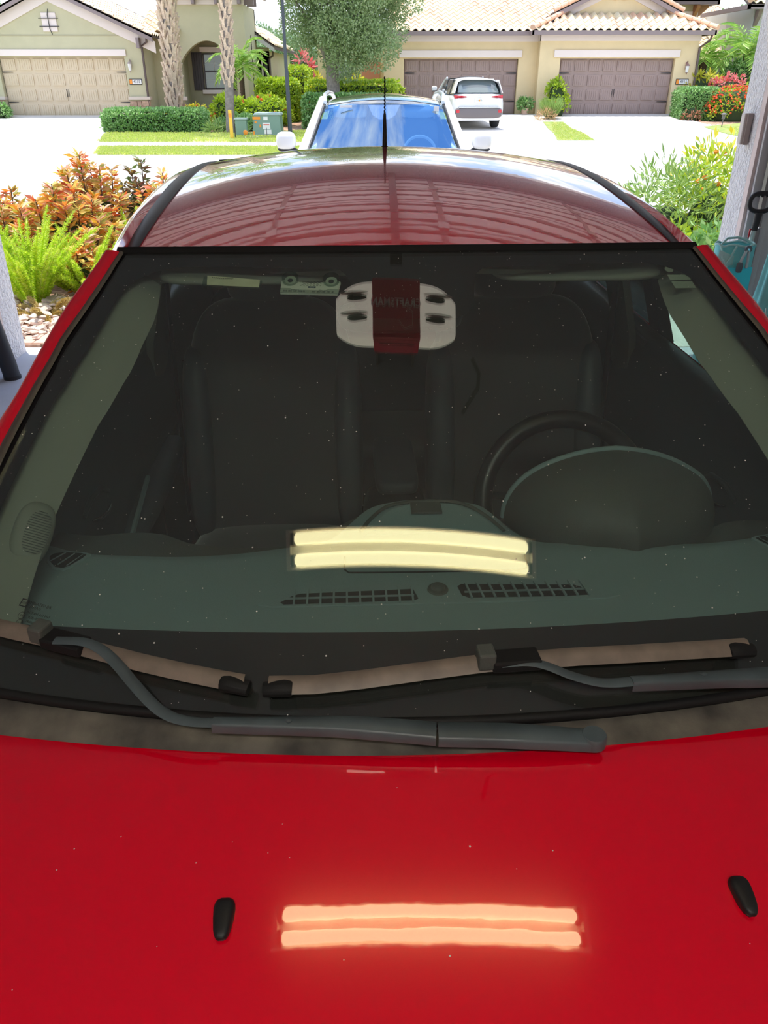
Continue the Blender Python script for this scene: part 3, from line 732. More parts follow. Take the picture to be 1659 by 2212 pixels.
# wheels
wm = MB(); wm.lathe([(.19, -.10), (.29, -.105), (.31, -.08), (.31, .08), (.29, .105), (.19, .10)], rot=Matrix.Rotation(PI / 2, 3, 'Y'), n=32)
wme = wm.mesh('tyre', M['tyre'], 40)
rm = MB(); rm.lathe([(.02, .10), (.06, .105), (.07, .085), (.185, .075), (.195, .10), (.195, .06), (.02, .05)], rot=Matrix.Rotation(PI / 2, 3, 'Y'), n=20)
rme = rm.mesh('rim', M['alloy'], 40)
for s in (-1, 1):
    for y in (.42, 2.95):
        o = link('wheel', wme, car); o.location = (s * .74, y, .31)
        if s < 0: o.rotation_euler = (0, 0, PI)
        q = link('rim', rme, o)
# bonnet
def hz(x, y):
    t = .69 - y
    return 1.0 - .12 * t - .055 * t * t - x * x / 8 - .02 * x ** 4
hre = lambda x: .680 + .27 * x * x
def hfn(u, v):
    y_ = u
    hwid = interp(-.42 + 1.34 * u, [(-.42, .56), (-.2, .62), (.2, .652), (.6, .697), (.92, .742)])
    x = (2 * v - 1) * hwid
    y0 = -.40 + .25 * x * x; y = y0 + (hre(x) - y0) * u
    z = hz(x, y)
    if u > 0.985: z -= 0.004
    return (x, y, z)
g = MB(); g.grid(hfn, 60, 41); hood = g.build('bonnet', M['red'], car, smooth='all', solid=0.008)
q = MB(); q.grid(lambda u, v: (lambda x: (x * .98, -.40 + .25 * x * x - .02 - .12 * v ** .5, hz(x, -.40 + .25 * x * x) - .01 - .42 * v))(-.62 + 1.24 * u), 24, 8)
q.build('front_bumper', M['red'], car, smooth='all', solid=0.01)
q = MB(); q.grid(lambda u, v: (lambda x: (x, 3.42 + .30 * v + .0 * x, 1.43 - .42 * v - x * x * .05))(-.62 + 1.24 * u), 16, 6); q.build('rear_window', M['privacy_glass'], car, smooth='all', solid=0.006)
q = MB(); q.grid(lambda u, v: (lambda x: (x, 3.74 + .06 * math.sin(PI * v) - .12 * x * x, 1.01 - .72 * v))(-.80 + 1.60 * u), 20, 10); q.build('tailgate', M['red'], car, smooth='all', solid=0.01)
# washer jets on the bonnet
for x in (-.266, .260):
    q = MB()
    def jf(p):
        k = 1 - .38 * (1 - (p.y / .021 + 1) / 2)
        return Vector((p.x * k, p.y, p.z * (.55 + .45 * (p.y / .021 + 1) / 2)))
    q.sup((x, .499, hz(x, .499) + .003), (.0125, .0215, .010), .65, 18, 10, fn=jf)
    q.build('washer_jet', M['black_plastic'], car, smooth='all')
# cowl panel between bonnet and glass
q = MB()
def cw(u, v):
    x = -.725 + 1.45 * u
    y0 = hre(x) - .010; y1 = gy(x, zbot(x)) + .004
    y = y0 + (y1 - y0) * v
    za = hz(x, hre(x)) - .016; zb_ = zbot(x) - .006
    return (x, y, za + (zb_ - za) * min(1, max(0, (v - .1) / .8)) ** .7)
q.grid(cw, 60, 10); cowl = q.build('cowl_panel', M['cowl'], car, smooth='all', solid=0.01)
q = MB(); q.tube([(x, hre(x) - .004, hz(x, hre(x)) - .010) for x in np.linspace(-.72, .72, 40)], .004, 6); q.build('bonnet_seal', M['rubber'], car)
# antenna
an = MB(); an.tube([(0, 2.715, 1.485), (0, 2.715, 1.497), (0, 2.715, 1.508)], [.024, .020, .009], 14); ao = an.build('antenna', M['black_plastic'], car, smooth=40)
an = MB(); an.tube([(0, 2.715, 1.508), (0.0, 2.714, 1.56), (0, 2.713, 1.595), (0, 2.713, 1.605)], [.0075, .006, .0042, .002], 12); an.build('antenna_foot', M['black_plastic'], ao, smooth=60)
an = MB(); hx = []; 
for k in range(60):
    hx.append((.0012 * math.cos(k * 1.05), 2.713 + .0012 * math.sin(k * 1.05), 1.60 + .098 * k / 59))
an.tube(hx, [.0021] * 59 + [.0015], 6); an.build('antenna_mast', M['rubber'], ao)

# ------------------------------------------------------------ wipers (sub-parts under one wiper each)
def wiper(bp, ap, clip, name, kn):
    """bp: blade spine points, ap: arm points (x, z on the glass, height above it)"""
    B = [gp(x, z, -0.018) for x, z in bp]
    root = MB(); root.tube([tuple(p) for p in B], .0085, 8, flat=0.55)
    wp = root.build(name, M['blade'], car, smooth=50)
    sp = MB()
    n = len(B)
    sp.grid(lambda u, v: tuple(B[int(round(u * (n - 1)))] + Vector((0, .012 - .026 * v, .010 + .007 * math.sin(PI * v) - .008 * v))), n, 4)
    sp.build('spoiler', M['blade'], wp, solid=0.002, smooth='all')
    gv = MB(); gv.tube([tuple(p + Vector((0, -.0075, .0045))) for p in B], .0026, 5); gv.build('groove', M['rubber'], wp)
    rb = MB(); rb.grid(lambda u, v: tuple(gp(*bp[int(round(u * (n - 1)))], -0.012 + .0115 * v)), n, 2); rb.build('wiping_lip', M['rubber'], wp, solid=0.002)
    for k, e_ in ((0, 1), (n - 1, n - 2)):
        d = (B[e_] - B[k]).normalized()
        c = MB(); c.tube([tuple(B[k] - d * .006 + Vector((0, -.004, .002))), tuple(B[k] + d * .020 + Vector((0, -.004, .004))), tuple(B[k] + d * .030 + Vector((0, -.004, .003)))], [.011, .0125, .0115], 10, flat=.8)
        c.build('end_cap', M['rubber'], wp, bevel=.001, smooth=50)
    # clip that joins arm and blade
    i = clip; d = (B[min(i + 2, n - 1)] - B[i]).normalized(); C = B[i]
    c = MB(); R = Matrix((d, Vector((0, 0, 1)).cross(d).normalized(), Vector((0, 0, 1)))).transposed()
    c.box(tuple(C + d * (-.002 * kn) + Vector((0, -.002, .016))), (.022, .026, .024), R); c.build('clip_cap', M['dash_dark'], wp, bevel=.003)
    c = MB(); c.box(tuple(C + d * .036 * kn + Vector((0, -.002, .008))), (.062, .030, .016), R); c.build('blade_clip', M['rubber'], wp, bevel=.003)
    am = MB(); am.tube([tuple(p) for p in ap['thin']], .0082, 8, flat=.32); am.build('wiper_arm', M['arm'], wp, smooth=50)
    return wp
LB = [(-.73, 1.018), (-.68, 1.0205), (-.62, 1.0215), (-.58, 1.0225), (-.54, 1.0235), (-.50, 1.0235), (-.45, 1.0225), (-.40, 1.021), (-.35, 1.0195), (-.30, 1.018), (-.266, 1.017)]
RBp = [(-.236, 1.0175), (-.18, 1.020), (-.12, 1.0245), (-.06, 1.029), (0, 1.0325), (.035, 1.034), (.09, 1.034), (.15, 1.0335), (.22, 1.031), (.29, 1.0275), (.35, 1.0235), (.385, 1.021)]
def sm(pts, n=24):
    """resample a polyline smoothly"""
    P = [Vector(p) for p in pts]; ds = [0]
    for a_, b_ in zip(P, P[1:]): ds.append(ds[-1] + (b_ - a_).length)
    out = []
    for k in range(n):
        t = ds[-1] * k / (n - 1)
        out.append(Vector([sint(t, [(ds[i], P[i][j]) for i in range(len(P))]) for j in range(3)]))
    return out
pl = wiper(LB, {'thin': sm([(-.520, .842, 1.056), (-.480, .834, 1.058), (-.455, .822, 1.054), (-.430, .800, 1.046), (-.406, .775, 1.036), (-.375, .745, 1.025), (-.352, .730, 1.021), (-.325, .722, 1.020), (-.290, .718, 1.021)], 40)}, 4, 'passenger_wiper', 1)
pr_ = wiper(RBp, {'thin': sm([(.052, .764, 1.060), (.085, .763, 1.062), (.108, .758, 1.059), (.135, .748, 1.052), (.165, .741, 1.046), (.185, .740, 1.044), (.218, .743, 1.043)], 40)}, 5, 'driver_wiper', 1)
def channel(pts, widths, name, parent, h=.011):
    g = MB()
    n = len(pts)
    def fn(u, v):
        i = int(round(u * (n - 1))); p = Vector(pts[i]); w = widths[i]
        d = (Vector(pts[min(i + 1, n - 1)]) - Vector(pts[max(i - 1, 0)])).normalized()
        sdir = Vector((-d.y, d.x, 0)).normalized()
        prof = [(-1, -h), (-1, 0), (-.8, .0028), (0, .0040), (.8, .0028), (1, 0), (1, -h)]
        a_, b_ = prof[int(round(v * 6))]
        return tuple(p + sdir * a_ * w + Vector((0, 0, b_)))
    g.grid(fn, n, 7)
    return g.build(name, M['arm'], parent, smooth=50, solid=0.0015, bevel=0)
pts = sm([(-.302, .7185, 1.022), (-.25, .713, 1.024), (-.207, .7085, 1.026), (-.15, .703, 1.028), (-.09, .695, 1.028), (-.036, .688, 1.026)], 20)
channel(pts, [interp(k / 19, [(0, .0072), (.3, .0095), (.7, .0135), (1, .0140)]) for k in range(20)], 'arm_channel', pl)
pts = sm([(-.034, .688, 1.025), (.04, .684, 1.024), (.10, .681, 1.020), (.15, .680, 1.014)], 14)
channel(pts, [interp(k / 13, [(0, .0145), (.5, .0155), (1, .0135)]) for k in range(14)], 'arm_head', pl)
q = MB(); q.lathe([(.0150, -.012), (.0152, .001), (.0135, .0035)], (.151, .680, 1.0165), 24); q.build('pivot_cap', M['arm'], pl, smooth=50)
q = MB(); q.lathe([(.0042, -.004), (.004, .001), (.002, .002)], (-.210, .7085, 1.030), 12); q.build('rivet', M['arm'], pl, smooth=50)
pts = sm([(.212, .7425, 1.044), (.26, .746, 1.042), (.308, .750, 1.040), (.36, .7555, 1.036), (.42, .763, 1.030), (.50, .772, 1.018), (.58, .79, 1.0)], 20)
channel(pts, [interp(k / 19, [(0, .0072), (.3, .0100), (.6, .0150), (1, .0165)]) for k in range(20)], 'arm_channel', pr_)
q = MB(); q.lathe([(.0042, -.004), (.004, .001), (.002, .002)], (.306, .7500, 1.0445), 12); q.build('rivet', M['arm'], pr_, smooth=50)

# ------------------------------------------------------------ dashboard
DE = [(-.74, 1.26), (-.69, 1.245), (-.66, 1.225), (-.60, 1.192), (-.50, 1.172), (-.42, 1.165), (-.33, 1.170), (-.25, 1.185), (-.20, 1.196), (-.165, 1.205),
      (-.13, 1.245), (-.095, 1.286), (-.06, 1.303), (-.02, 1.312), (.04, 1.310), (.08, 1.300), (.112, 1.285), (.135, 1.250), (.165, 1.205), (.20, 1.185), (.30, 1.174), (.42, 1.168), (.50, 1.168), (.60, 1.192), (.66, 1.225), (.74, 1.26)]
dedge = lambda x: sint(x, DE)
def dz(x, y):
    z = .985 - .010 * max(0, 1.0 - y) / .2 - .012 * max(0, abs(x) - .45) ** 2 / .06
    hm = max(0, min(1, (y - 1.15) / .12)) * max(0, 1 - (abs(x) / .20) ** 4)
    z += .022 * hm
    # defroster trough: a shallow recess with the grilles in it
    return z
db = MB()
def dfn(u, v):
    x = -.735 + 1.47 * u
    y0 = gy(x, 1.0) + .035
    ye = dedge(x)
    if v <= .8:
        y = y0 + (ye - y0) * (v / .8); z = dz(x, y)
        r = (v / .8); z -= .012 * max(0, r - .9) ** 2 / .01 * .6
        zmax = 1.01 + (y - .735 - x * x / 2.6) / COT - .014
        z = min(z, zmax)
    else:
        t = (v - .8) / .2; y = ye + .012 * math.sin(t * PI / 2); z = dz(x, ye) - .0072 - t * .10
    return (x, y, z)
db.grid(dfn, 110, 41); dash = db.build('dashboard', M['dash'], car, smooth='all', solid=0.006)
# lower dark shelf under the edge, left and right lobes, knee panel
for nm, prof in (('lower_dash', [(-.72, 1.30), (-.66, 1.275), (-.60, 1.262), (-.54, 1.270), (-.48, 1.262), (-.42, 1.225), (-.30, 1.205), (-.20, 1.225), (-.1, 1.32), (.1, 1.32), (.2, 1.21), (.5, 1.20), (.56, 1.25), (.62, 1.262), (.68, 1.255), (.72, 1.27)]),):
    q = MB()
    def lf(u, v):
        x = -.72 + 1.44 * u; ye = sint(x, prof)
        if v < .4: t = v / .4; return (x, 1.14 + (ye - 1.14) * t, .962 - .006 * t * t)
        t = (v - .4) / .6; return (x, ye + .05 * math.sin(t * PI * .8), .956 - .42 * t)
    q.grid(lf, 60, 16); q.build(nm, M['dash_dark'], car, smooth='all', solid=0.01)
# instrument hood
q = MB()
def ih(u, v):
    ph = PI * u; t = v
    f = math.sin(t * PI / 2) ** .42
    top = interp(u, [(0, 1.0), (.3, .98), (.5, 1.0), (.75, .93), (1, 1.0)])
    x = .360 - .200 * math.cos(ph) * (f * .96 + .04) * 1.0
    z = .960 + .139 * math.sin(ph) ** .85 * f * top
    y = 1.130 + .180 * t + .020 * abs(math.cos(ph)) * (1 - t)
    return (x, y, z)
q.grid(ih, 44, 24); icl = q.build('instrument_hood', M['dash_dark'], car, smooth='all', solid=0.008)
q = MB(); q.tube([ih(k / 30, 1) for k in range(31)], .006, 8); q.build('hood_edge', M['dash'], icl, smooth=60)
# centre hood recess, small box
q = MB(); pts = [(-.115, 1.205), (-.095, 1.240), (-.065, 1.272), (-.02, 1.288), (.05, 1.287), (.085, 1.270), (.118, 1.236), (.14, 1.200)]
pp = sm([(x, y, dz(x, y) + .002) for x, y in pts], 30)
q.tube([tuple(p) for p in pp], .0042, 6, flat=.6); q.build('display_brow', M['dash_dark'], dash, smooth=60)
q = MB(); q.prism([(-.105, 1.196), (-.09, 1.23), (-.06, 1.262), (-.02, 1.279), (.05, 1.278), (.083, 1.262), (.112, 1.23), (.13, 1.196)], lambda p: (p[0], p[1], dz(*p) - .002), lambda p: (p[0], p[1], dz(*p) + .0035)); q.build('display_lid', M['dash'], dash, bevel=.002)
q = MB(); q.box((.006, 1.262, dz(0, 1.26) + .0045), (.056, .040, .004)); q.build('display_sensor', M['dash_dark'], dash, bevel=.001)
# airbag lid outline
q = MB()
rp = [(-.143, 1.138), (-.143, 1.098), (-.135, 1.090), (.150, 1.086), (.160, 1.094), (.163, 1.130)]
q.tube([tuple(p) for p in sm([(x, y, dz(x, y) + .0012) for x, y in rp], 40)], .0014, 5); q.build('lid_seam', M['vent_dark'], dash)
# defroster bezel and grilles
q = MB()
bz = [(-.278, 1.006), (-.255, 1.028), (-.225, 1.044), (-.17, 1.056), (-.10, 1.061), (0, 1.0625), (.10, 1.061), (.18, 1.056), (.225, 1.048), (.262, 1.028), (.290, 1.006), (.27, .999), (.15, .997), (0, .997), (-.15, .998), (-.255, .999)]
q.prism(bz, lambda p: (p[0], p[1], dz(*p) - .004), lambda p: (p[0], p[1], dz(*p) + .0022)); bzl = q.build('defroster_bezel', M['dash'], dash, bevel=.0012)
def vent(poly, nm, par=None):
    g = MB(); g.prism(poly, lambda p: (p[0], p[1], dz(*p) - .004), lambda p: (p[0], p[1], dz(*p) + .0029)); return g.build(nm, M['vent_dark'], par or dash)
vent([(-.243, 1.009), (-.225, 1.026), (-.212, 1.031), (-.035, 1.036), (-.029, 1.010), (-.036, 1.006), (-.2, 1.004), (-.238, 1.004)], 'vent_opening')
vent([(.243, 1.013), (.232, 1.030), (.222, 1.036), (.043, 1.046), (.036, 1.040), (.040, 1.016), (.05, 1.009), (.20, 1.006), (.238, 1.008)], 'vent_opening')
sl = MB(); sl.box((0, 0, 0), (.0030, .042, .005)); slm = sl.mesh('vent_fin', M['dash'])
for k in range(10):
    o = link('vent_fin', slm, dash); x = -.222 + k * .0205; o.location = (x, 1.021, dz(x, 1.02) + .0035)
for k in range(11):
    o = link('vent_fin', slm, dash); x = .052 + k * .0185; o.location = (x, 1.026, dz(x, 1.02) + .0035); o.rotation_euler = (0, 0, .12)
q = MB(); q.box((-.135, 1.017, dz(0, 1.02) + .0038), (.20, .0022, .003)); q.box((.14, 1.022, dz(0, 1.02) + .0038), (.19, .0022, .003)); q.build('vent_bar', M['dash'], dash)
q = MB(); q.lathe([(.017, 0), (.016, .003), (.0125, .004)], (.004, 1.033, dz(0, 1.03) + .002), 24); q.sup((.004, 1.033, dz(0, 1.03) + .006), (.0115, .0115, .008), 1.0, 20, 10); q.build('light_sensor', M['dash_dark'], dash, smooth=50)
# side demister vents
for s in (-1, 1):
    P = [(.655, 1.190), (.648, 1.200), (.628, 1.202), (.590, 1.192), (.577, 1.185), (.582, 1.172), (.600, 1.146), (.612, 1.138), (.630, 1.145), (.650, 1.172)]
    q = MB(); q.prism([(s * a_, b_ - .012) for a_, b_ in P], lambda p: (p[0], p[1], dz(*p) - .006), lambda p: (p[0], p[1], dz(*p) + .0025)); so = q.build('side_vent', M['dash'], dash, bevel=.0015)
    cx, cy = .617, 1.172
    q = MB(); q.prism([(s * (cx + (a_ - cx) * .82), cy + (b_ - cy) * .80 - .012) for a_, b_ in P], lambda p: (p[0], p[1], dz(*p) - .004), lambda p: (p[0], p[1], dz(*p) + .0032)); q.build('vent_opening', M['vent_dark'], dash)
    for k in range(3):
        q = MB(); q.tube([(s * (.640 - k * .016), 1.146 + (0 if k else .008) - k * .004, dz(s * .62, 1.15) + .0042), (s * (.622 - k * .016), 1.180 - k * .004, dz(s * .62, 1.18) + .0042)], .0012, 5); q.build('vent_fin', M['dash'], dash)

# ------------------------------------------------------------ pillar trims with tweeters, roof lining
for s in (-1, 1):
    q = MB()
    def pf(u, v):
        z = 1.005 + (1.392 - 1.005) * u
        xo = sint(z, XIN) + .05 - (.03 * u)
        wdt = interp(u, [(0, .12), (.3, .105), (.7, .098), (1, .075)])
        wdt -= .010; xi = xo - wdt
        a_ = PI * v
        x = xo - wdt * v
        p = gp(s * x, z, .020 + .035 * v - .012 * math.sin(a_))
        
        return tuple(p)
    q.grid(pf, 26, 12); pt = q.build('pillar_trim', M['cabin_grey'], car, smooth='all', solid=0.002)
    c0 = Vector((s * .634, 1.102, 1.068))
    nrm = Vector((s * -.50, -.62, .60)).normalized()
    R = nrm.to_track_quat('Z', 'Y').to_matrix()
    # long axis up the pillar
    up = Vector((-s * .10, .82, .52)); up = (up - nrm * up.dot(nrm)).normalized(); sd_ = up.cross(nrm)
    R = Matrix((sd_, up, nrm)).transposed()
    q = MB(); q.sup(tuple(c0), (.030, .052, .020), .75, 26, 12, rot=R); tw = q.build('speaker_housing', M['cabin_grey'], car, smooth='all')
    q = MB(); q.sup(tuple(c0 + nrm * .015 - up * .002 - sd_ * s * .004), (.0205, .036, .0055), .7, 26, 6, rot=R); q.build('speaker_grille', M['cabin_grey'], tw, smooth=60)
    for k in range(17):
        yy = -.033 + k * .0042; hw_ = .018 * (1 - abs(yy / .036) ** 3) ** .5
        q = MB(); a_ = c0 + nrm * .0207 + up * (yy - .002) - sd_ * s * .004; q.tube([tuple(a_ - sd_ * hw_), tuple(a_ + sd_ * hw_)], .00075, 4); q.build('grille_slot', M['dash_dark'], tw)
q = MB(); q.grid(lambda u, v: (-.60 + 1.20 * v, (yfr(-.60 + 1.2 * v) + .012) + (3.35 - 1.55) * u, rz(-.60 + 1.2 * v, 1.66 + 1.7 * u) - .045 - .012 * (u < .02)), 20, 16)
q.build('roof_lining', M['cabin_grey'], car, smooth='all', solid=0.01)
# cabin shell: floor, bulkhead, doors
q = MB(); q.b2(-.78, .78, .95, 3.6, .20, .23); q.build('cabin_floor', M['carpet'], car)
q = MB(); q.b2(-.74, .74, .93, .95, .20, .93); q.build('bulkhead', M['carpet'], car)
q = MB(); q.b2(-.72, .72, 3.40, 3.46, .2, 1.0); q.build('boot_wall', M['carpet'], car)
for s in (-1, 1):
    q = MB()
    def dp(u, v):
        y = 1.18 + 2.05 * u
        pts = [(.745, 1.056), (.730, 1.066), (.708, 1.058), (.685, 1.00), (.672, .92), (.655, .80), (.700, .74), (.71, .25)]
        k = v * 7; i = min(6, int(k)); t = k - i
        dr = .03 * max(0, (1.45 - y)) / .27
        return (s * (pts[i][0] * (1 - t) + pts[i + 1][0] * t), y, pts[i][1] * (1 - t) + pts[i + 1][1] * t - dr * 0)
    q.grid(dp, 20, 22); dpo = q.build('door_panel', M['door_panel'], car, smooth='all', solid=0.01)
    # door pull: bright curved bar, armrest
    q = MB(); q.tube([(s * .658, 1.43, .905), (s * .648, 1.45, .90), (s * .645, 1.49, .892), (s * .652, 1.54, .885)], [.002, .0045, .0045, .002], 8); q.build('door_release', M['chrome'], dpo, smooth=60)
    q = MB(); q.tube([(s * .664, 1.40, .93), (s * .660, 1.45, .945), (s * .660, 1.52, .935), (s * .664, 1.57, .90)], .006, 8); q.build('release_bezel', M['door_panel'], dpo, smooth=60)
    q = MB(); q.sup((s * .640, 1.85, .78), (.045, .28, .030), .55, 18, 10); q.build('armrest', M['door_panel'], dpo, smooth='all')
    q = MB(); q.tube([(s * .618, 1.50, .80), (s * .615, 1.72, .86)], .006, 6); q.build('switch_panel', M['dash'], dpo)
    # centre pillar with belt
    q = MB()
    def bp_(u, v):
        z = .72 + (1.36 - .72) * u; x = interp(z, [(.72, .70), (1.05, .685), (1.36, .60)])
        return (s * (x - .004 * math.sin(PI * v)), 2.10 + .05 * (1 - u) + (.20 - .05 * u) * v + .05 * u, z)
    q.grid(bp_, 16, 8); bpo = q.build('centre_pillar_trim', M['cabin_grey'], car, smooth='all', solid=0.02)
    q = MB(); q.b2(s * .705, s * .69, 2.10, 2.34, .25, 1.06); q.build('pillar_lower', M['door_panel'], car)
    q = MB(); q.grid(lambda u, v: (s * (.610 - .10 * u * 0 + .03 * u), 2.15 + .045 * v + .02 * u, 1.30 - .80 * u), 12, 3); bt = q.build('seat_belt', M['rubber'], car, solid=0.003)
    q = MB(); q.sup((s * .607, 2.17, 1.285), (.012, .032, .022), .7, 14, 8); q.build('belt_guide', M['black_plastic'], bt, smooth='all')
    q = MB(); q.tube([(s * .596, 2.15, 1.275), (s * .594, 2.17, 1.268), (s * .596, 2.19, 1.275)], .003, 6); q.build('guide_loop', M['chrome'], bt)
    q = MB(); q.tube([(s * .60, 2.20, .99), (s * .60, 2.21, .93)], .004, 6); q.build('belt_tongue', M['chrome'], bt)
    # rear side trim
    q = MB(); q.grid(lambda u, v: (s * (.66 - .06 * v), 2.95 + .40 * u, 1.02 + .36 * v), 8, 6); q.build('rear_pillar_trim', M['cabin_grey'], car, solid=0.02, smooth='all')

# ------------------------------------------------------------ seats
def seat(x0):
    def taper(p):
        k = 1 - .12 * max(0, p.z / .34) ** 2
        bulge = .03 * (abs(p.x) / .24) ** 3 * (-1)
        return Vector((p.x * k, p.y + (bulge if p.y < 0 else 0), p.z))
    R = Matrix.Rotation(math.radians(-16), 3, 'X')
    q = MB(); q.sup((x0, 2.10, .84), (.232, .075, .345), .42, 30, 20, rot=R, fn=taper); s_ = q.build('seat', M['seat'], car, smooth='all')
    for sd in (-1, 1):
        q = MB(); q.sup((x0 + sd * .205, 2.055, .80), (.040, .085, .27), .6, 16, 14, rot=R); q.build('side_bolster', M['seat_side'], s_, smooth='all')
    q = MB(); q.sup((x0, 2.205, 1.245), (.118, .055, .105), .55, 24, 14, rot=R); q.build('headrest', M['seat'], s_, smooth='all')
    q = MB()
    for sd in (-1, 1): q.tube([(x0 + sd * .05, 2.18, 1.08), (x0 + sd * .05, 2.20, 1.20)], .006, 8)
    q.build('headrest_posts', M['chrome'], s_)
    q = MB(); q.sup((x0, 1.78, .50), (.245, .27, .09), .5, 28, 14); q.build('cushion', M['seat'], s_, smooth='all')
for x0 in (-.338, .330): seat(x0)
q = MB(); q.sup((0, 2.95, .72), (.66, .09, .34), .35, 30, 14, rot=Matrix.Rotation(math.radians(-14), 3, 'X')); rs = q.build('rear_seat', M['seat'], car, smooth='all')
q = MB(); q.sup((0, 2.66, .48), (.66, .28, .10), .35, 30, 10); q.build('rear_cushion', M['seat'], rs, smooth='all')
for x in (-.36, .36):
    q = MB(); q.sup((x, 3.08, 1.10), (.12, .05, .08), .5, 20, 10); q.build('headrest', M['seat'], rs, smooth='all')
# centre armrest and console
q = MB(); q.sup((0, 2.10, .70), (.062, .17, .022), .35, 24, 10); q.build('centre_armrest', M['seat_side'], car, smooth='all')
q = MB(); q.sup((0, 1.75, .45), (.10, .45, .18), .35, 20, 10); q.build('centre_console', M['black_plastic'], car, smooth='all')
q = MB(); q.tube([(.02, 1.56, .60), (.02, 1.53, .76)], .009, 8); q.sup((.02, 1.525, .79), (.024, .03, .035), .8, 14, 8); q.build('gear_lever', M['black_plastic'], car, smooth=50)
# steering wheel
sw_c = Vector((.335, 1.508, .885)); tilt = Matrix.Rotation(math.radians(64), 3, 'X')
q = MB(); pr2 = []
for k in range(49):
    a_ = 2 * PI * k / 48; pr2.append(tuple(sw_c + tilt @ Vector((.178 * math.cos(a_), .178 * math.sin(a_), 0))))
q.tube(pr2, .021, 14, caps=False); swo = q.build('steering_wheel', M['wheel_rim'], car, smooth='all')
q = MB(); q.sup(tuple(sw_c + tilt @ Vector((0, -.01, -.02))), (.075, .065, .028), .7, 22, 12, rot=tilt); q.build('wheel_boss', M['black_plastic'], swo, smooth='all')
for a0, a1 in ((0.1, .17), (PI - .1, .17), (-PI / 2, .17)):
    q = MB(); q.tube([tuple(sw_c + tilt @ Vector((.05 * math.cos(a0), .05 * math.sin(a0), -.015))), tuple(sw_c + tilt @ Vector((a1 * math.cos(a0), a1 * math.sin(a0), 0)))], .015, 8, flat=.5); q.build('spoke', M['black_plastic'], swo, smooth=50)
q = MB(); q.tube([(.205, 1.355, 1.030), (.245, 1.335, 1.025), (.30, 1.36, 1.00)], [.0025, .003, .003], 6); q.build('column_stalk', M['chrome'], car)
q = MB(); q.tube([(.175, 1.33, .99), (.215, 1.32, .985), (.27, 1.34, .97)], [.012, .010, .008], 10); q.build('wiper_stalk', M['black_plastic'], car, smooth=50)
q = MB(); q.sup((.333, 1.40, .93), (.05, .10, .045), .7, 16, 8); q.build('steering_column', M['black_plastic'], car, smooth='all')
# rear-view mirror under the sensor patch
q = MB(); q.sup((-.03, 1.475, 1.305), (.118, .018, .032), .6, 26, 12, rot=Matrix.Rotation(math.radians(12), 3, 'X')); rv = q.build('rear_view_mirror', M['dash_dark'], car, smooth='all')
q = MB(); q.tube([(-.01, 1.462, 1.355), (-.01, 1.468, 1.335), (-.02, 1.472, 1.315)], [.016, .012, .012], 10); q.build('mirror_mount', M['black_plastic'], rv, smooth=50)
q = MB(); q.box((.075, 1.447, 1.318), (.012, .002, .011)); q.build('mirror_label', M['white_plastic'], rv)
for s in (-1, 1):
    q = MB(); q.sup((s * .32, 1.62, 1.370), (.17, .10, .008), .4, 22, 8, rot=Matrix.Rotation(math.radians(6), 3, 'X')); q.build('sun_visor', M['cabin_grey'], car, smooth='all')

# ------------------------------------------------------------ stickers and prints on the glass
def gframe(x, z, d):
    """local frame on the glass: x right, y up the glass, z outwards"""
    p = gp(x, z, d); X = (gp(x + .01, z, d) - gp(x - .01, z, d)).normalized(); Y = (gp(x, z + .01, d) - gp(x, z - .01, d)).normalized()
    Z = X.cross(Y).normalized(); Y = Z.cross(X).normalized()
    m = Matrix((X, Y, Z)).transposed().to_4x4(); m.translation = p; return m
def gplate(corners, d, th, nm, m, par):
    g = MB(); g.grid(lambda u, v: tuple(gp((corners[0][0] * (1 - u) + corners[1][0] * u) * (1 - v) + (corners[3][0] * (1 - u) + corners[2][0] * u) * v,
        (corners[0][1] * (1 - u) + corners[1][1] * u) * (1 - v) + (corners[3][1] * (1 - u) + corners[2][1] * u) * v, d)), 7, 5)
    return g.build(nm, m, par, solid=th)
st = gplate([(-.386, 1.384), (-.287, 1.382), (-.288, 1.3725), (-.385, 1.3725)], .0065, .0006, 'paper_slip', M['paper'], None)
st.location = (0, 0, 0); st.parent = None
car.matrix_basis = Matrix.Translation((0.13, 0, 0)) @ Matrix.Rotation(math.radians(2.7), 4, 'Z')
CM = car.matrix_basis.copy()
st.matrix_basis = CM; tag(st, 'narrow cream paper slip taped inside the top of the red car\'s windshield', 'slip')
slip_clear = gplate([(-.393, 1.3835), (-.283, 1.3815), (-.283, 1.3705), (-.395, 1.3710)], .0078, .0004, 'clear_tape', M['clear_cup'], None); slip_clear.parent = st
q = MB(); q.tube([tuple(gp(-.376 + .040 * k / 60, 1.3808 + .0010 * math.sin(k * 1.7) * math.sin(k * .61 + 1), .0048)) for k in range(61)], .00032, 4); q.build('handwriting', M['ink'], st)
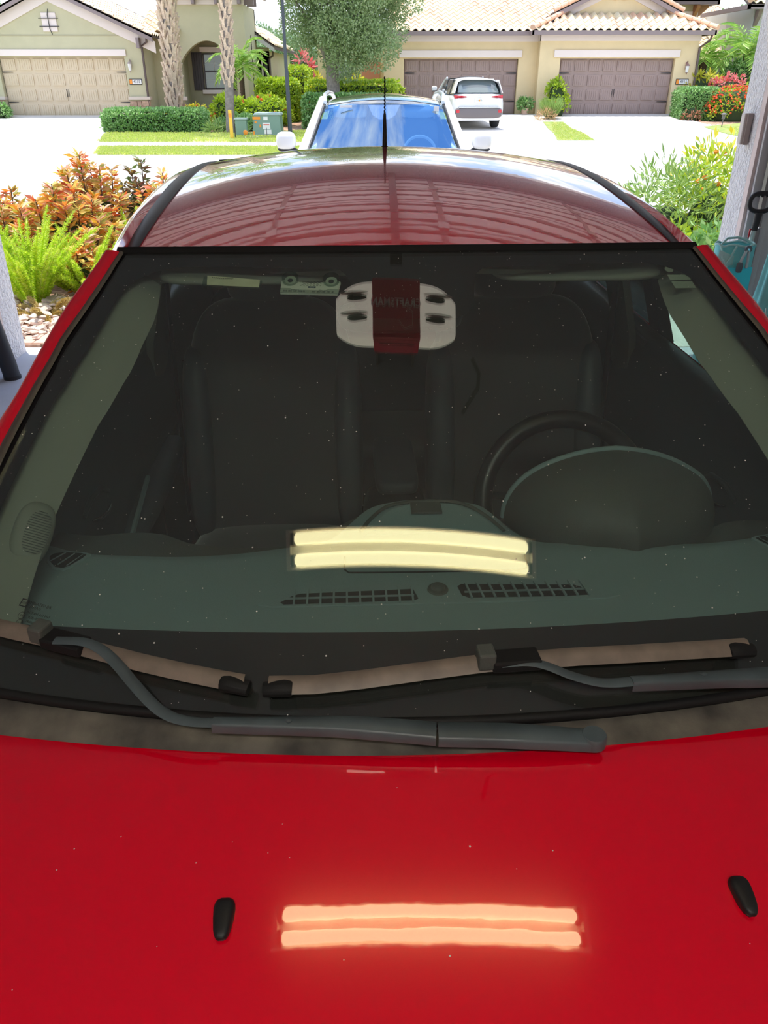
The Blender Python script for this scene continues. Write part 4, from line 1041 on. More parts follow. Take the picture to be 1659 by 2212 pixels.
# toll transponder
tp = thing('toll_transponder', 'white toll transponder on two clear suction cups inside the windshield', 'transponder')
tp.matrix_basis = CM
q = MB()
outl = [(-.0525, -.021), (.0525, -.021), (.0545, .012), (.0400, .018), (.026, .010), (0, .0075), (-.026, .010), (-.040, .018), (-.0545, .012)]
F0 = gframe(-.196, 1.380, .012)
q.prism(outl, lambda p: tuple(F0 @ Vector((p[0], p[1], -.006))), lambda p: tuple(F0 @ Vector((p[0], p[1], 0.0))))
q.build('case', M['white_plastic'], tp, bevel=.002)
q = MB(); q.prism([(-.052, -.0205), (.052, -.0205), (.0525, -.009), (.035, -.009), (.030, -.0125), (-.030, -.0125), (-.035, -.009), (-.0525, -.009)], lambda p: tuple(F0 @ Vector((p[0], p[1], -.001))), lambda p: tuple(F0 @ Vector((p[0], p[1], 0.0004))))
q.build('grey_edge', mat('grey_green_label', (0.34, 0.40, 0.33, 1), .5), tp)
for s in (-1, 1):
    q = MB()
    Rm = F0.to_3x3()
    q.lathe([(.0150, 0), (.0155, .004), (.0148, .008), (.006, .0082)], tuple(F0 @ Vector((s * .0375, .011, .0008))), 24, Rm); cu = q.build('suction_cup', M['clear_cup'], tp, smooth=50)
    q = MB(); q.lathe([(.0048, 0), (.0048, .0015)], tuple(F0 @ Vector((s * .0375, .009, .0010))), 16, Rm); q.box(tuple(F0 @ Vector((s * .0375, .016, .0010))), (.010, .002, .001), Rm); q.build('cup_button', M['ink'], cu)
    q = MB(); q.lathe([(.0105, 0), (.0105, .0012), (.0095, .0012)], tuple(F0 @ Vector((s * .0375, .011, .0006))), 24, Rm); q.build('cup_seat', M['white_plastic'], cu)
    for k in range(22):
        if (k * 7) % 5 == 3: continue
        q = MB(); q.box(tuple(F0 @ Vector((s * .026 - .020 + k * .0018, -.0168, .0006))), (.0009 + .0004 * (k % 3 == 0), .0040, .0002), Rm); q.build('barcode_bar', M['ink'], tp)
    text('code_digits', 'G 0 1084002' if s < 0 else '1700A 0 B02JB', M['ink_grey'], tp, .0028, F0 @ Matrix.Translation((s * .026, -.0128, .0006)) @ Matrix.Rotation(PI, 4, 'Z'), 0, .0001)
q = MB(); q.box(tuple(F0 @ Vector((.004, -.0052, .0003))), (.014, .0040, .0004), Rm); q.build('logo_patch', M['blue_ink'], tp)
text('logo_word', 'PASS', M['white_plastic'], tp, .0038, F0 @ Matrix.Translation((.004, -.0052, .0006)) @ Matrix.Rotation(PI, 4, 'Z'), 0, .0001)
for k in range(6):
    for j in range(7 - (k % 3)):
        q = MB(); w_ = random.uniform(.0020, .0048); q.box(tuple(F0 @ Vector((-.017 + j * .0060 + (k % 3) * .003, -.0016 + k * .0021, .0004))), (w_, .0007, .0002), Rm); q.build('small_print', M['ink_grey'], tp)
# registration stickers, top right
gplate([(.483, 1.3735), (.529, 1.3705), (.5315, 1.3635), (.4855, 1.3665)], .0060, .0005, 'sticker', mat('grey_green_sticker', (0.36, 0.42, 0.34, 1), .6), car)
gplate([(.4865, 1.3645), (.532, 1.3615), (.536, 1.3525), (.4905, 1.3555)], .0060, .0005, 'sticker', mat('grey_green_sticker', (0.33, 0.38, 0.31, 1), .6), car)
Fs = gframe(.4905, 1.3800, .006)
q = MB(); q.prism([(.0095 * math.cos(a_), .0075 * math.sin(a_)) for a_ in np.linspace(0, 2 * PI, 24, endpoint=False)], lambda p: tuple(Fs @ Vector((p[0], p[1], 0))), lambda p: tuple(Fs @ Vector((p[0], p[1], .0004)))); q.build('round_sticker', mat('grey_green_sticker', (0.34, 0.38, 0.30, 1), .6), car)
# maker's print on the glass, lower left
Fl = gframe(-.578, 1.043, .0008)
def glyph(s_, x, z, sz, m=M['ink_grey']):
    text('glass_print', s_, m, ws, sz, gframe(x, z, -.0004), 0, .0001)
glyph('LAMINATED-DK', -.572, 1.0485, .0062); glyph('FUYAO', -.5765, 1.0455, .0058); glyph('DOT-811 AS1 M37', -.570, 1.0415, .0050)
glyph('43R-000870', -.571, 1.0382, .0060); glyph('TRANSP. 70% MIN', -.570, 1.0350, .0048); glyph('E000401', -.575, 1.0318, .0050)
Fq = gframe(-.5955, 1.0472, -.0004)
q = MB()
for cxx, cyy, w_, h_ in ((0, .0052, .012, .0014), (0, -.0052, .012, .0014), (-.0054, 0, .0014, .012), (.0054, 0, .0014, .012)):
    q.box(tuple(Fq @ Vector((cxx, cyy, 0))), (w_, h_, .0003), Fq.to_3x3())
q.build('glass_print', M['ink'], ws); text('glass_print', 'GM', M['ink_grey'], ws, .0055, Fq, 0, .0001)
for zz, xx in ((1.0380, -.5955), (1.0325, -.5965)):
    Fr = gframe(xx, zz, -.0004); q = MB(); n_ = 20
    q.tube([tuple(Fr @ Vector((.0052 * math.cos(2 * PI * k / n_), .0052 * math.sin(2 * PI * k / n_), 0))) for k in range(n_ + 1)], .0004, 4); q.build('glass_print', M['ink_grey'], ws)
    text('glass_print', 'E4' if zz > 1.035 else 'CCC', M['ink_grey'], ws, .0042, Fr, 0, .0001)
# dust specks: nobody could count them
dv, df = [], []
for k in range(720):
    b_ = random.random(); a_ = random.random(); x, z = gfun(a_, b_)
    r_ = .0005 + .0009 * random.random() ** 4
    c_ = gp(x, z, -.0006); i0 = len(dv)
    for t in range(5): dv.append(tuple(c_ + Vector((r_ * math.cos(t * 1.257), r_ * math.sin(t * 1.257) * .88, r_ * math.sin(t * 1.257) * .47))))
    df.append(tuple(range(i0, i0 + 5)))
for k in range(60):
    x = random.uniform(-.5, .6); y = random.uniform(.05, .66); r_ = .0006 + .0014 * random.random() ** 3; i0 = len(dv)
    for t in range(5): dv.append((x + r_ * math.cos(t * 1.257), y + r_ * math.sin(t * 1.257), hz(x, y) + .0008))
    df.append(tuple(range(i0, i0 + 5)))
q = MB(); q.v = dv; q.f = df; dq = q.build('dust_specks', M['dust'], car); dq['kind'] = 'stuff'

# ================================================================== FOLIAGE TOOLS
def rnd(n): return RNG.normal(size=(n, 3))
def unit(a): return a / np.maximum(1e-9, np.linalg.norm(a, axis=1, keepdims=True))
def leafcloud(P, D, length, width, nrm=None, jit=0.35):
    """P positions, D directions (n,3): folded four-corner leaves, vectorised"""
    n = len(P)
    Lg = length * (1 + jit * (RNG.random(n) - .5)); Wd = width * (1 + jit * (RNG.random(n) - .5))
    D = unit(D); N = unit(rnd(n)) if nrm is None else unit(nrm + .5 * rnd(n))
    S = unit(np.cross(D, N)); N = np.cross(S, D)
    a = P; t = P + D * Lg[:, None]; m = P + D * (Lg * .5)[:, None] + N * (Wd * .18)[:, None]
    l = m + S * (Wd / 2)[:, None]; r = m - S * (Wd / 2)[:, None]
    m2 = P + D * (Lg * .5)[:, None] - N * (Wd * .05)[:, None]
    V = np.stack([a, l, t, r], 1).reshape(-1, 3)
    i = np.arange(n) * 4
    F = np.stack([i, i + 1, i + 2, i, i + 2, i + 3], 1).reshape(-1, 3)
    return V, F
def fastmesh(name, V, F, m):
    me = bpy.data.meshes.new(name); k = F.shape[1]
    me.vertices.add(len(V)); me.vertices.foreach_set('co', np.asarray(V, dtype=np.float32).ravel())
    me.loops.add(F.size); me.loops.foreach_set('vertex_index', F.astype(np.int32).ravel())
    me.polygons.add(len(F)); me.polygons.foreach_set('loop_start', np.arange(0, F.size, k, dtype=np.int32))
    me.materials.append(m); me.update(calc_edges=True); me.validate(); return me
def clumps(c, r, nc, per, cr, shell=(.75, 1.0), zmin=-1):
    """points gathered in clumps near the skin of an ellipsoid, with outward directions"""
    d = unit(rnd(nc)); d = d[d[:, 2] > zmin]
    rr = shell[0] + (shell[1] - shell[0]) * RNG.random((len(d), 1))
    C = np.array(c) + d * np.array(r) * rr
    P = np.repeat(C, per, 0); D = unit(rnd(len(P)) + .8 * np.repeat(d, per, 0))
    q = cr * RNG.random((len(P), 1)) ** .5
    return P + D * q, D
def boxpts(c, d, n, lump=.05):
    """points on the top and the sides of a clipped hedge"""
    ax = np.array([d[1] * d[2], d[0] * d[2], d[0] * d[1]]) * 2; ax[2] /= 2
    f = RNG.choice(3, n, p=ax / ax.sum()); u = RNG.random((n, 3)) - .5
    s = np.sign(RNG.random(n) - .5); s[f == 2] = 1
    u[np.arange(n), f] = .5 * s
    N = np.zeros((n, 3)); N[np.arange(n), f] = s
    P = np.array(c) + u * np.array(d)
    P += N * (lump * RNG.random((n, 1))) + .02 * rnd(n)
    return P, N
def foliage(name, V, F, m, par, kind='stuff'):
    o = link(name, fastmesh(name, V, F, m), par)
    if kind: o['kind'] = kind
    return o
def core_box(par, c, d, m=None, nm='shade_core'):
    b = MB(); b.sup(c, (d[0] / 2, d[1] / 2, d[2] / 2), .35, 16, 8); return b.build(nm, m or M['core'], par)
def hedge(nm, label, cat, x0, x1, y0, y1, h, m, n, ls=.09, group=None, flowers=None, nf=60, fm=None, base=None):
    cx, cy = (x0 + x1) / 2, (y0 + y1) / 2; z0 = GZ(cy) if base is None else base
    t = thing(nm, label, cat, (cx, cy, z0), 0, group)
    d = (x1 - x0, y1 - y0, h)
    core_box(t, (0, 0, h / 2 - .03), (d[0] - .08, d[1] - .08, h - .06))
    P, N = boxpts((0, 0, h / 2), d, n, .07); V, F = leafcloud(P, N + .7 * rnd(n), ls, ls * .6, N); foliage('leaves', V, F, m, t)
    if fm is not None:
        P, N = boxpts((0, 0, h / 2), (d[0] + .06, d[1] + .06, h + .05), nf, .05)
        b = MB()
        for p in P:
            b.sup(tuple(p), (.050, .050, .042), 1.0, 6, 4)
        o = b.build('blossoms', fm, t); o['kind'] = 'stuff'
    return t
def mound(nm, label, cat, c, r, m, n, ls=.09, lw=None, group=None, per=14, cr=.12, fm=None, nf=40, core=True, fs=.045, zmin=-.2, ck=1.0):
    t = thing(nm, label, cat, c, 0, group)
    if core:
        b = MB(); b.sup((0, 0, r[2] * .35), (r[0] * .78 * ck, r[1] * .78 * ck, r[2] * .52 * ck), .9, 14, 9); b.build('shade_core', M['core'], t)
    P, D = clumps((0, 0, r[2] * .3), (r[0], r[1], r[2] * .7), n // per, per, cr, (.72, 1.0), zmin)
    V, F = leafcloud(P, D, ls, lw or ls * .55); foliage('leaves', V, F, m, t)
    if fm is not None:
        d = unit(rnd(nf * 3)); d = d[d[:, 2] > -.1][:nf]; b = MB()
        for q in d: b.sup((q[0] * r[0] * 1.0, q[1] * r[1] * 1.0, r[2] * .3 + q[2] * r[2] * .72), (fs, fs, fs * .8), 1, 6, 4)
        o = b.build('blossoms', fm, t); o['kind'] = 'stuff'
    return t

# ================================================================== HOUSES
# one S-tile: crest and pan with a thick lower lip
def tile_mesh(pitch, expo):
    b = MB(); n = 7
    prof = [(k / (n - 1) * pitch, .055 * math.sin(2 * PI * k / (n - 1) - .6)) for k in range(n)]
    Ll = expo * 1.12
    top = [(x, 0, z + .035) for x, z in prof] + [(x, Ll, z) for x, z in prof]
    b.add(top, [(i, i + 1, n + i + 1, n + i) for i in range(n - 1)])
    b.add([(x, 0, z + .035) for x, z in prof] + [(x, 0, z + .004) for x, z in prof], [(i, n + i, n + i + 1, i + 1) for i in range(n - 1)])
    return b.mesh('roof_tile', M['tile'])
def tile_roof(par, O, U, V, ncol, rows, pitch, expo, keep, stuff=False, nmax=300):
    """O eave corner, U along the eave, V up the slope"""
    O, U, V = Vector(O), Vector(U).normalized(), Vector(V).normalized(); N = U.cross(V).normalized()
    R = Matrix((U, V, N)).transposed().to_4x4()
    tm = tile_mesh(pitch, expo); cnt = 0; acc_v, acc_f = [], []
    for r in range(rows):
        for c in range(ncol):
            if not keep((c + .5) * pitch, (r + .5) * expo): continue
            if not stuff and cnt < nmax:
                o = link('roof_tile', tm, par); mt = R.copy(); mt.translation = O + U * (c * pitch) + V * (r * expo) + N * .03
                o.matrix_local = mt; cnt += 1
            else:
                i0 = len(acc_v); mt = R.copy(); mt.translation = O + U * (c * pitch) + V * (r * expo) + N * .03
                acc_v += [tuple(mt @ v.co) for v in tm.vertices]; acc_f += [tuple(i0 + q for q in p.vertices) for p in tm.polygons]
    if acc_v:
        b = MB(); b.v = acc_v; b.f = acc_f; o = b.build('roof_tiles_beyond', M['tile'], par); o['kind'] = 'stuff'
def ridge_tiles(par, A, B, n):
    A, B = Vector(A), Vector(B); d = (B - A) / n; b = MB()
    Ln = d.length
    b.tube([(0, 0, 0), (0, Ln * 1.12, 0)], [.13, .105], 10, flat=.75); me = b.mesh('ridge_tile', M['ridge_tile'])
    q = d.to_track_quat('Y', 'Z').to_matrix().to_4x4()
    for k in range(n):
        o = link('ridge_tile', me, par); mt = q.copy(); mt.translation = A + d * k; o.matrix_local = mt
def panel_door(par, x0, x1, z0, z1, y, m, cols=8, rows=4):
    """sectional door, each raised panel a piece; origin coordinates of the house"""
    b = MB(); b.b2(x0, x1, y, y + .05, z0, z1); d = b.build('garage_door', m, par)
    pw = (x1 - x0) / cols; ph = (z1 - z0) / rows
    p = MB(); p.b2(-pw * .41, pw * .41, -.045, .01, -ph * .37, ph * .37)
    for k in range(5): p.b2(-pw * .33 + k * pw * .15, -pw * .33 + k * pw * .15 + pw * .05, -.065, -.044, -ph * .30, ph * .30)
    me = p.mesh('door_panel', m)
    for i in range(cols):
        for j in range(rows):
            o = link('door_panel', me, d); o.location = (x0 + pw * (i + .5), y - .004, z0 + ph * (j + .5))
    for j in range(1, rows):
        g = MB(); g.b2(x0, x1, y - .006, y + .01, z0 + ph * j - .010, z0 + ph * j + .010); g.build('door_joint', m, d)
    for sx, xx in ((1, x0), (-1, x1)):
        for zz in (z0 + ph * 3 - .0, z0 + ph * 1):
            g = MB(); g.prism([(xx + sx * .02, zz - .022), (xx + sx * .42, zz - .008), (xx + sx * .45, zz), (xx + sx * .42, zz + .008), (xx + sx * .02, zz + .022)], lambda q: (q[0], y - .03, q[1]), lambda q: (q[0], y - .015, q[1]))
            g.build('strap_hinge', M['iron'], d)
    xm = (x0 + x1) / 2
    for s in (-1, 1):
        g = MB(); g.tube([(xm + s * .045, y - .02, z0 + ph * 1.62 - .15), (xm + s * .045, y - .06, z0 + ph * 1.62), (xm + s * .045, y - .02, z0 + ph * 1.62 + .15)], .014, 6); g.build('pull_handle', M['iron'], d)
    return d
def wall_lantern(x, y, z, label, m):
    t = thing('wall_lantern', label, 'lantern', (x, y, z))
    b = MB(); b.b2(-.04, .04, -.02, 0, -.05, .22); b.build('backplate', m, t)
    b = MB(); b.tube([(0, -.02, .18), (0, -.09, .27), (0, -.16, .24), (0, -.16, .17)], .012, 6); b.build('arm', m, t)
    b = MB(); b.lathe([(.10, .08), (.085, .11), (.03, .16), (.015, .19)], (0, -.16, 0), 12); b.build('cap', m, t, smooth=40)
    b = MB(); b.lathe([(.055, -.16), (.08, .08)], (0, -.16, 0), 8); b.build('glass_shade', M['sign_white'], t)
    b = MB(); b.lathe([(.008, -.25), (.02, -.20), (.055, -.16)], (0, -.16, 0), 8); b.build('finial', m, t)
    return t
def plate(x, y, z, s_, label):
    t = thing('address_plate', label, 'sign', (x, y, z))
    b = MB(); b.b2(-.27, .27, -.03, 0, -.11, .11); b.build('frame', M['iron'], t, bevel=.02)
    b = MB(); b.b2(-.13, .245, -.036, -.03, -.085, .085); b.build('face', M['sign_white'], t)
    b = MB(); b.b2(-.25, -.14, -.036, -.03, -.085, .085); b.build('flower_tile', M['orange'], t)
    text('house_number', s_, M['iron'], t, .15, Matrix.Translation((.058, -.038, 0)) @ Matrix.Rotation(PI / 2, 4, 'X'), 0, .002)
def window_part(par, x0, x1, z0, z1, y, nm='window', cols=2, rows=4):
    b = MB(); b.b2(x0, x1, y - .02, y + .04, z0, z0 + .05); b.b2(x0, x1, y - .02, y + .04, z1 - .05, z1); b.b2(x0, x0 + .05, y - .02, y + .04, z0, z1); b.b2(x1 - .05, x1, y - .02, y + .04, z0, z1)
    b.b2(x0, x1, y - .025, y + .03, (z0 + z1) / 2 - .03, (z0 + z1) / 2 + .03)
    f = b.build(nm, M['shutter'], par)
    pw = (x1 - x0 - .1) / cols; ph = (z1 - z0 - .1) / rows
    g = MB(); g.b2(-pw / 2 + .010, pw / 2 - .010, -.008, .008, -ph / 2 + .010, ph / 2 - .010); me = g.mesh('pane', M['win_glass'])
    for i in range(cols):
        for j in range(rows):
            o = link('pane', me, f); o.location = (x0 + .05 + pw * (i + .5), y + .012, z0 + .05 + ph * (j + .5))
    b = MB(); b.b2(x0, x1, y + .025, y + .035, z0, z1); b.build('muntin_backing', M['sign_white'], f)
    return f

# ---- left house (olive, gable over the garage)
hl = thing('olive_house', 'olive stucco house with a gabled tan garage and arched porch, behind the palms', 'house', (-9.9, 37.5, 0.15))
lx = lambda X: X + 9.9
# garage volume with gable: face at y=0
ap = (lx(-13.5), 4.75 - .15); el, er = lx(-17.3), lx(-9.72); ez = 2.95
b = MB()
b.b2(lx(-17.0), lx(-15.98), 0, 6, -.3, ez); b.b2(lx(-10.72), lx(-9.90), 0, 6, -.3, ez); b.b2(lx(-15.98), lx(-10.72), 0, 6, 2.24, ez)
b.prism([(lx(-17.0), ez), (lx(-9.90), ez), (ap[0], ap[1] - .25)], lambda p: (p[0], 0, p[1]), lambda p: (p[0], 6, p[1]))
b.b2(lx(-16), lx(-10.7), .5, .6, -.3, 2.3)
b.build('garage_wall', M['olive'], hl)
b = MB(); b.b2(lx(-16.2), lx(-10.62), -.07, 0, 2.26, 2.50); b.build('door_lintel', M['pink_trim'], hl, bevel=.01)
b = MB(); b.b2(lx(-17.0), lx(-9.9), -.02, 0, 2.98, 3.01); b.build('band_line', M['olive_dark'], hl)
panel_door(hl, lx(-15.95), lx(-10.75), 0.0, 2.24, .22, M['garage_tan'])
# rake trim, fascia, brackets
for s, xe in ((-1, el), (1, er)):
    sl = (ap[1] - ez) / (ap[0] - xe)
    def rk(a0, z0, nm, m, th, wd, yo):
        b = MB()
        b.prism([(ap[0], ap[1] + z0), (xe + s * .35, ez + z0 + sl * s * .35), (xe + s * .35, ez + z0 + sl * s * .35 - wd), (ap[0], ap[1] + z0 - wd)], lambda p: (p[0], yo, p[1]), lambda p: (p[0], yo + th, p[1])); return b.build(nm, m, hl)
    rk(0, -.02, 'rake_trim', M['pink_trim'], .05, .42, -.06)
    rk(0, .16, 'rake_fascia', M['fascia'], .06, .20, -.42)
    b = MB(); b.b2(xe - s * .22, xe - s * .34, -.38, -.02, ez - .42, ez - .05); b.build('bracket', M['fascia'], hl)
    b = MB(); b.prism([(ap[0], ap[1] + .17), (xe + s * .35, ez + .17 + sl * s * .35), (xe + s * .35, ez + .10 + sl * s * .35), (ap[0], ap[1] + .10)], lambda p: (p[0], -.42, p[1]), lambda p: (p[0], 9, p[1])); b.build('roof_deck', M['tile_under'], hl)
# tiles on the right slope of the gable (seen edge-on) and on the left
dv_ = Vector((ap[0] - er - .35, 0, ap[1] - ez - (ap[1] - ez) / (ap[0] - er) * .35 * -1))
Vd = Vector((ap[0] - er, 0, ap[1] - ez)).normalized()
tile_roof(hl, (er + .35, -.45, ez + .18 - .16), (0, 1, 0), Vd, 22, 11, .33, .40, lambda u, v: True, nmax=240)
tile_roof(hl, (el - .35, 9.0, ez + .18 - .16), (0, -1, 0), Vector((ap[0] - el, 0, ap[1] - ez)), 22, 10, .33, .40, lambda u, v: True, stuff=True)
# gable ornament: pale panel with iron cross
b = MB(); b.b2(lx(-13.85), lx(-13.25), -.05, 0, 3.12, 3.78); gp_ = b.build('gable_panel', M['pink_trim'], hl, bevel=.02)
b = MB(); b.tube([(lx(-13.50), -.09, 3.90), (lx(-13.56), -.09, 3.7), (lx(-13.55), -.09, 3.2), (lx(-13.48), -.09, 3.02)], .016, 6)
for zz in (3.58, 3.30): b.tube([(lx(-13.95), -.09, zz), (lx(-13.15), -.09, zz)], .016, 6)
b.build('iron_scroll', M['iron'], gp_)
# stone base and cap beside the door
for x0, x1 in ((-10.72, -9.86), (-17.0, -15.98)):
    b = MB(); b.b2(lx(x0) - .02, lx(x1) + .03, -.12, .2, .66, .78); b.build('stone_cap', M['stone_cap'], hl, bevel=.01)
    zz = -.15; row = 0
    while zz < .62:
        hh = random.choice((.13, .17, .20)); hh = min(hh, .66 - zz); xx = lx(x0)
        while xx < lx(x1) - .05:
            w_ = min(random.uniform(.16, .34), lx(x1) - xx)
            q = MB(); q.box((xx + w_ / 2, -.045 + random.uniform(-.012, .012), zz + hh / 2), (w_ - .018, .09, hh - .018)); q.build('stone', M['stone'], hl, bevel=.012); xx += w_
        zz += hh
# downspout and gutter
b = MB(); b.tube([(lx(-9.62), -.36, 2.98), (lx(-9.66), -.25, 2.75), (lx(-9.93), -.04, 2.62), (lx(-9.93), -.04, -.1)], .045, 6); b.build('downspout', M['gutter'], hl)
# recessed wall, tower with arch, porch
b = MB(); b.b2(lx(-9.9), lx(-8.85), 1.5, 1.9, -.3, 3.0); b.build('recess_wall', M['olive'], hl)
b = MB(); b.b2(lx(-10.1), lx(-8.75), .9, 1.5, 2.98, 3.10); b.build('eave_fascia', M['fascia'], hl)
tile_roof(hl, (lx(-10.2), .85, 3.14), (1, 0, 0), (0, 1, .42), 5, 6, .33, .40, lambda u, v: True)
T0, T1, A0, A1 = lx(-8.92), lx(-5.85), lx(-8.66), lx(-6.35)
zt = 4.15; zs = 2.05; ah = .80
b = MB(); Ns = 16
arc = [(A0 + (A1 - A0) * k / Ns, zs + ah * math.sin(PI * k / Ns) ** .8) for k in range(Ns + 1)]
poly = [(T0, -.3), (A0, -.3)] + arc + [(A1, -.3), (T1, -.3), (T1, zt), (T0, zt)]
b.prism(poly, lambda p: (p[0], 1.2, p[1]), lambda p: (p[0], 1.6, p[1])); b.build('tower_wall', M['olive'], hl)
b = MB(); b.b2(T0, T0 + .2, 1.6, 4.5, -.3, zt); b.b2(T1 - .2, T1, 1.6, 4.5, -.3, zt); b.b2(T0, T1, 4.3, 4.5, 2.9, zt); b.build('tower_side', M['olive'], hl)
b = MB(); b.b2(T0, T1, 2.75, 2.95, -.3, 3.1); b.b2(T0 + .2, T1 - .2, 1.6, 2.8, 3.0, 3.1); b.build('porch_wall', M['olive_dark'], hl)
b = MB(); b.b2(T0 - .05, T1 + .05, 1.14, 1.20, zt - .02, zt + .34); b.build('tower_band', M['pink_trim'], hl)
b = MB(); b.b2(T0 - .5, T1 + .5, .7, 1.25, zt + .36, zt + .50); b.b2(T1 + .5, T1 + .42, .7, 5, zt + .36, zt + .5); b.build('tower_eave', M['fascia'], hl)
tile_roof(hl, (T0 - .5, .68, zt + .54), (1, 0, 0), (0, 1, .42), 12, 6, .33, .40, lambda u, v: u > v * .4 and u < 4.0 - v * .4)
for k in range(4):
    xx = T0 + .12 + k * (T1 - T0 - .24) / 3; b = MB(); b.b2(xx - .06, xx + .06, .82, 1.14, zt - .02, zt + .35); b.build('bracket', M['fascia'], hl)
for k in range(2):
    b = MB(); b.b2(T1, T1 + .4, 1.5 + k * .8, 1.62 + k * .8, zt - .02, zt + .35); b.build('bracket', M['fascia'], hl)
window_part(hl, lx(-8.02), lx(-7.05), 1.02, 2.42, 2.70)
b = MB(); b.b2(lx(-8.12), lx(-6.95), 2.62, 2.75, 2.46, 2.66); b.b2(lx(-8.14), lx(-6.93), 2.60, 2.75, .84, 1.0); b.build('window_trim', M['pink_trim'], hl, bevel=.01)
for x0 in (-8.52, -7.0):
    s_ = MB(); s_.b2(lx(x0), lx(x0 + .46), 2.70, 2.74, .98, 2.45); so_ = s_.build('shutter', M['shutter'], hl)
    for k in range(4):
        q = MB(); q.b2(lx(x0) + .02 + k * .108, lx(x0) + .115 + k * .108, 2.675, 2.70, 1.0, 2.43); q.build('board', M['shutter'], so_)
b = MB(); b.b2(T0 - .12, A0 + .12, 1.05, 1.2, .62, .76); b.build('stone_cap', M['stone_cap'], hl, bevel=.01)
for k in range(6):
    q = MB(); q.box((T0 + .07 + (k % 2) * .16, 1.15, -.02 + (k // 2) * .21), (.15, .10, .19)); q.build('stone', M['stone'], hl, bevel=.01)
# receding side wing
b = MB(); b.b2(lx(-5.95), lx(-5.35), 4.6, 14, -.3, 2.55); b.b2(lx(-6.4), lx(-5.35), 4.6, 5.0, -.3, 2.7); b.build('side_wing', M['olive'], hl)
b = MB(); b.prism([(lx(-6.35), 3.60), (lx(-5.0), 2.72), (lx(-5.0), 2.60), (lx(-6.35), 3.46)], lambda p: (p[0], 4.1, p[1]), lambda p: (p[0], 14, p[1])); b.build('roof_deck', M['tile_under'], hl)
b = MB(); b.prism([(lx(-6.35), 3.50), (lx(-5.0), 2.66), (lx(-5.0), 2.50), (lx(-6.35), 3.30)], lambda p: (p[0], 4.04, p[1]), lambda p: (p[0], 4.12, p[1])); b.build('side_gutter', M['white_gutter'], hl)
tile_roof(hl, (lx(-4.98), 4.1, 2.74), (0, 1, 0), (-1.35, 0, .88), 24, 4, .33, .40, lambda u, v: True, nmax=100)
b = MB(); b.tube([(lx(-5.05), 4.15, 2.55), (lx(-5.12), 4.3, 2.35), (lx(-5.30), 4.55, 2.25), (lx(-5.30), 4.55, .4)], .05, 6); b.build('side_downspout', M['gutter'], hl)
for k in range(3):
    b = MB(); b.b2(lx(-6.25) + k * .28, lx(-6.18) + k * .28, 4.50, 4.6, -.2, 2.4); b.build('porch_post', M['pink_trim'], hl)
b = MB(); b.b2(lx(-5.56), lx(-5.42), 4.55, 4.60, .6, 2.1); b.build('shutter', M['shutter'], hl)

wall_lantern(-10.50, 37.5, 2.05, 'weathered carriage lantern on the olive wall right of the tan garage', mat('pale_bronze', (0.42, 0.34, 0.30, 1), .5))
plate(-10.38, 37.5, 1.48, '4335', 'white house number plate under the lantern on the olive wall')

# ---- right house (cream duplex)
hr = thing('cream_duplex', 'cream stucco duplex with two brown panelled garage doors and a pale tile roof', 'house', (6.5, 38.0, 0.18))
rx = lambda X: X - 6.5
b = MB()
b.b2(rx(6.50), rx(7.38), 0, 6, -.3, 3.05); b.b2(rx(12.20), rx(13.10), 0, 6, -.3, 3.05); b.b2(rx(7.38), rx(12.20), 0, 6, 2.16, 3.05); b.b2(rx(7.38), rx(12.2), .5, .6, -.3, 2.2)
b.build('right_unit_wall', M['cream'], hr)
b = MB()
b.b2(rx(0.0), rx(0.85), .6, 6, -.3, 3.05); b.b2(rx(5.72), rx(6.50), .6, 6, -.3, 3.05); b.b2(rx(.85), rx(5.72), .6, 6, 2.16, 3.05); b.b2(rx(.85), rx(5.72), 1.0, 1.1, -.3, 2.2)
b.b2(rx(-3.0), rx(0.0), 3.0, 6, -.3, 3.05)
b.build('left_unit_wall', M['cream'], hr)
window_part(hr, rx(-2.6), rx(-1.4), .4, 2.1, 2.95)
b = MB(); b.b2(rx(-1.0), rx(-.2), 2.9, 3.0, -.1, 2.1); b.build('entry_door', M['terracotta'], hr)
b = MB(); b.b2(rx(7.10), rx(12.35), -.08, 0, 2.20, 2.46); b.build('door_lintel', M['pink_trim'], hr, bevel=.01)
b = MB(); b.b2(rx(.65), rx(5.85), .52, .60, 2.20, 2.46); b.build('door_lintel', M['pink_trim'], hr, bevel=.01)
b = MB(); b.b2(rx(6.47), rx(13.13), -.03, 0, 2.78, 3.05); b.b2(rx(6.47), rx(6.50), -.03, .6, 2.78, 3.05); b.build('wall_band', M['pink_trim'], hr)
b = MB(); b.b2(rx(0.0), rx(6.47), .57, .60, 2.78, 3.05); b.build('wall_band', M['pink_trim'], hr)
panel_door(hr, rx(7.42), rx(12.18), 0.0, 2.16, .24, M['garage_brown'])
panel_door(hr, rx(.88), rx(5.70), 0.0, 2.16, .84, M['garage_brown'])
b = MB(); b.b2(rx(6.05), rx(13.55), -.52, -.44, 2.98, 3.14); b.b2(rx(6.05), rx(6.12), -.52, .2, 2.98, 3.14); b.b2(rx(13.48), rx(13.55), -.52, 6, 2.98, 3.14); b.b2(rx(6.1), rx(13.5), -.5, 0, 3.02, 3.06); b.build('eave_gutter', M['fascia'], hr)
b = MB(); b.b2(rx(0.0), rx(6.05), .08, .16, 2.98, 3.14); b.b2(rx(0), rx(6.05), .1, .6, 3.02, 3.06); b.build('eave_gutter', M['fascia'], hr)
